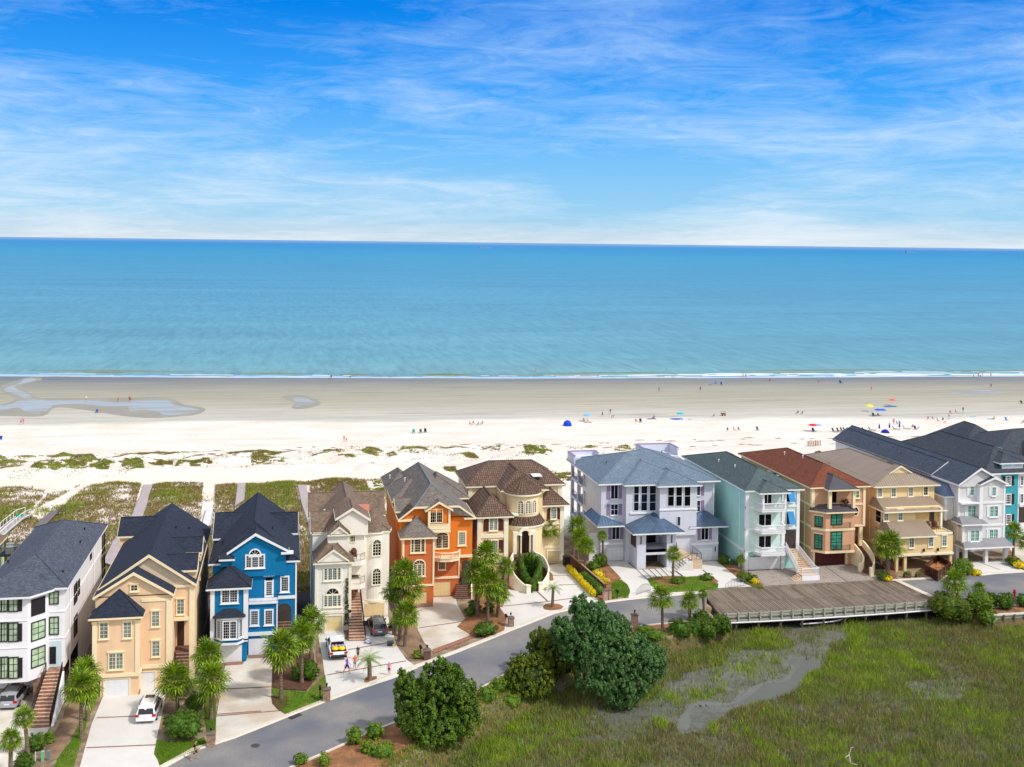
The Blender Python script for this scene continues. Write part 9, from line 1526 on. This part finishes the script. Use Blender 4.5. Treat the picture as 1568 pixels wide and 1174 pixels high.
for p, sx, sy, c, l in ((Z3(925, 358), 1.6, .8, (20, 110, 210), 'blue mat left of the cyan umbrella'), (Z4(765, 284), 1.9, 1.0, (20, 120, 170), 'blue mat under the red umbrella'), (Z3(775, 358), 1.1, .6, (120, 90, 150), 'purple towel of the person lying back'), (Z3(395, 380), .9, .4, (200, 120, 90), 'orange towel under the pale blue umbrella'), (Z4(1370, 358), 1.0, .5, (60, 170, 200), 'turquoise towel left of the person in orange at right'), (Z4(1262, 345), .7, .4, (100, 190, 210), 'small turquoise towel alone on the sand'), (Z3(1005, 360), .5, .3, (190, 130, 130), 'small pinkish towel right of the cyan umbrella'), (Z4(645, 316), .8, .4, (130, 170, 226), 'light blue towel under the yellow umbrella')):
    x, y = oz(*p, BEACH_Z); m = MB(); z = gh(x, y); m.box(x-sx, x+sx, y-sy, y+sy, z+.01, z+.1); tag(m.build('beach_mat' if 'mat' in l else 'towel', cloth(c)), l, 'mat' if 'mat' in l else 'towel')
# cart, wooden crate rack, dog, bather's head, ships
x, y = oz(*Z3(1205, 338), BEACH_Z); z = gh(x, y); P = empty('beach_cart', (x, y, z), 'brown beach cart with a frame near the wet sand', 'cart'); MB().box(-.6, .6, -.35, .35, .35, .7).build('tub', cloth((130, 60, 40)), P, local=True); f = MB(); f.tube((-.6, 0, .7), (-.6, 0, 1.2), .03, 5); f.tube((.6, 0, .7), (.6, 0, 1.2), .03, 5); f.tube((-.6, 0, 1.2), (.6, 0, 1.2), .04, 5); f.build('frame', cloth((110, 50, 40)), P, local=True)
for sx in (-.4, .4): MB().tube((sx, -.4, .2), (sx, -.3, .2), .2, 10).build('wheel', tyre, P, local=True)
x, y = oz(*Z4(306, 527), -0.9); z = gh(x, y); m = MB()
for i in range(6): m.box(x-1.6+i*.6, x-1.5+i*.6, y-.5, y-.4, z, z+1.25+.2*(i % 2)); m.box(x-1.5+i*.5, x-1.4+i*.5, y+.4, y+.5, z, z+1.1)
for k in (.3, .6, .9, 1.15): m.box(x-1.65, x+1.5, y-.52, y-.38, z+k, z+k+.09)
tag(m.build('lounger_stack', mat('weathered_wood', lin(168, 132, 100), 0.9)), 'stack of weathered wooden frames on the sand behind the rust roof', 'wooden rack')
x, y = oz(*Z3(541, 350), BEACH_Z+.02); z = gh(x, y); me = bpy.data.meshes.new('dog')
dv = [(0, 0, .5), (.25, 0, .52), (-.25, 0, .5), (.38, 0, .66), (.5, 0, .72), (.62, 0, .68), (-.4, 0, .62), (.25, .07, .28), (.25, .07, .03), (.25, -.07, .28), (.25, -.07, .03), (-.27, .08, .3), (-.33, .08, .18), (-.28, .08, .03), (-.27, -.08, .3), (-.33, -.08, .18), (-.28, -.08, .03)]
me.from_pydata(dv, [(0, 1), (0, 2), (1, 3), (3, 4), (4, 5), (2, 6), (1, 7), (7, 8), (1, 9), (9, 10), (2, 11), (11, 12), (12, 13), (2, 14), (14, 15), (15, 16)], []); o = bpy.data.objects.new('dog', me); col.objects.link(o); sm = o.modifiers.new('s', 'SKIN'); o.modifiers.new('u', 'SUBSURF').levels = 1
for i, v in enumerate(me.skin_vertices[0].data): r_ = [.12, .14, .11, .08, .09, .045, .025, .05, .035, .05, .035, .06, .04, .03, .06, .04, .03][i]; v.radius = (r_, r_); v.use_root = i == 0
me.materials.append(mat('tan_fur', lin(176, 124, 84), 0.9)); o.location = (x, y, z); tag(o, 'tan dog walking with the dark clad pair', 'dog')
x, y = oz(*Z3(864, 60), SEA_Z); m = MB(); m.lathe((x, y, SEA_Z-.1), [(.09, 0), (.13, .15), (.1, .33), (.02, .38)], 8); m.lathe((x, y, SEA_Z-.25), [(.3, 0), (.22, .2), (.08, .27)], 8); tag(m.build('person', [hairm], smooth=True), 'swimmer with only head and shoulders above the sea', 'person')
def ship(px, py, L_, label):
    dist = 9000.0; d = ray(px, py); k = dist/d.y; x, y = d.x*k, dist; P = empty('cargo_ship', (x, y, SEA_Z), label, 'ship', 'ships on the horizon'); g = mat('ship_grey', lin(124, 154, 186), 0.8); h = MB(); h.prism([(-L_/2, -12), (L_/2-15, -12), (L_/2, 0), (L_/2-15, 12), (-L_/2, 12)], -2, 12); h.build('hull', g, P, local=True); b = MB(); b.box(-L_/2+6, -L_/2+26, -10, 10, 12, 32); b.box(-L_/2+34, L_/2-40, -9, 9, 12, 18); b.tube((L_*.2, 0, 12), (L_*.2, 0, 28), 1.5, 6); b.build('superstructure', g, P, local=True); P.scale = (0.8, 1, 0.5)
ship(1395, 381, 130, 'small grey ship on the horizon at right'); ship(742, 369, 110, 'faint grey ship on the horizon near the centre')
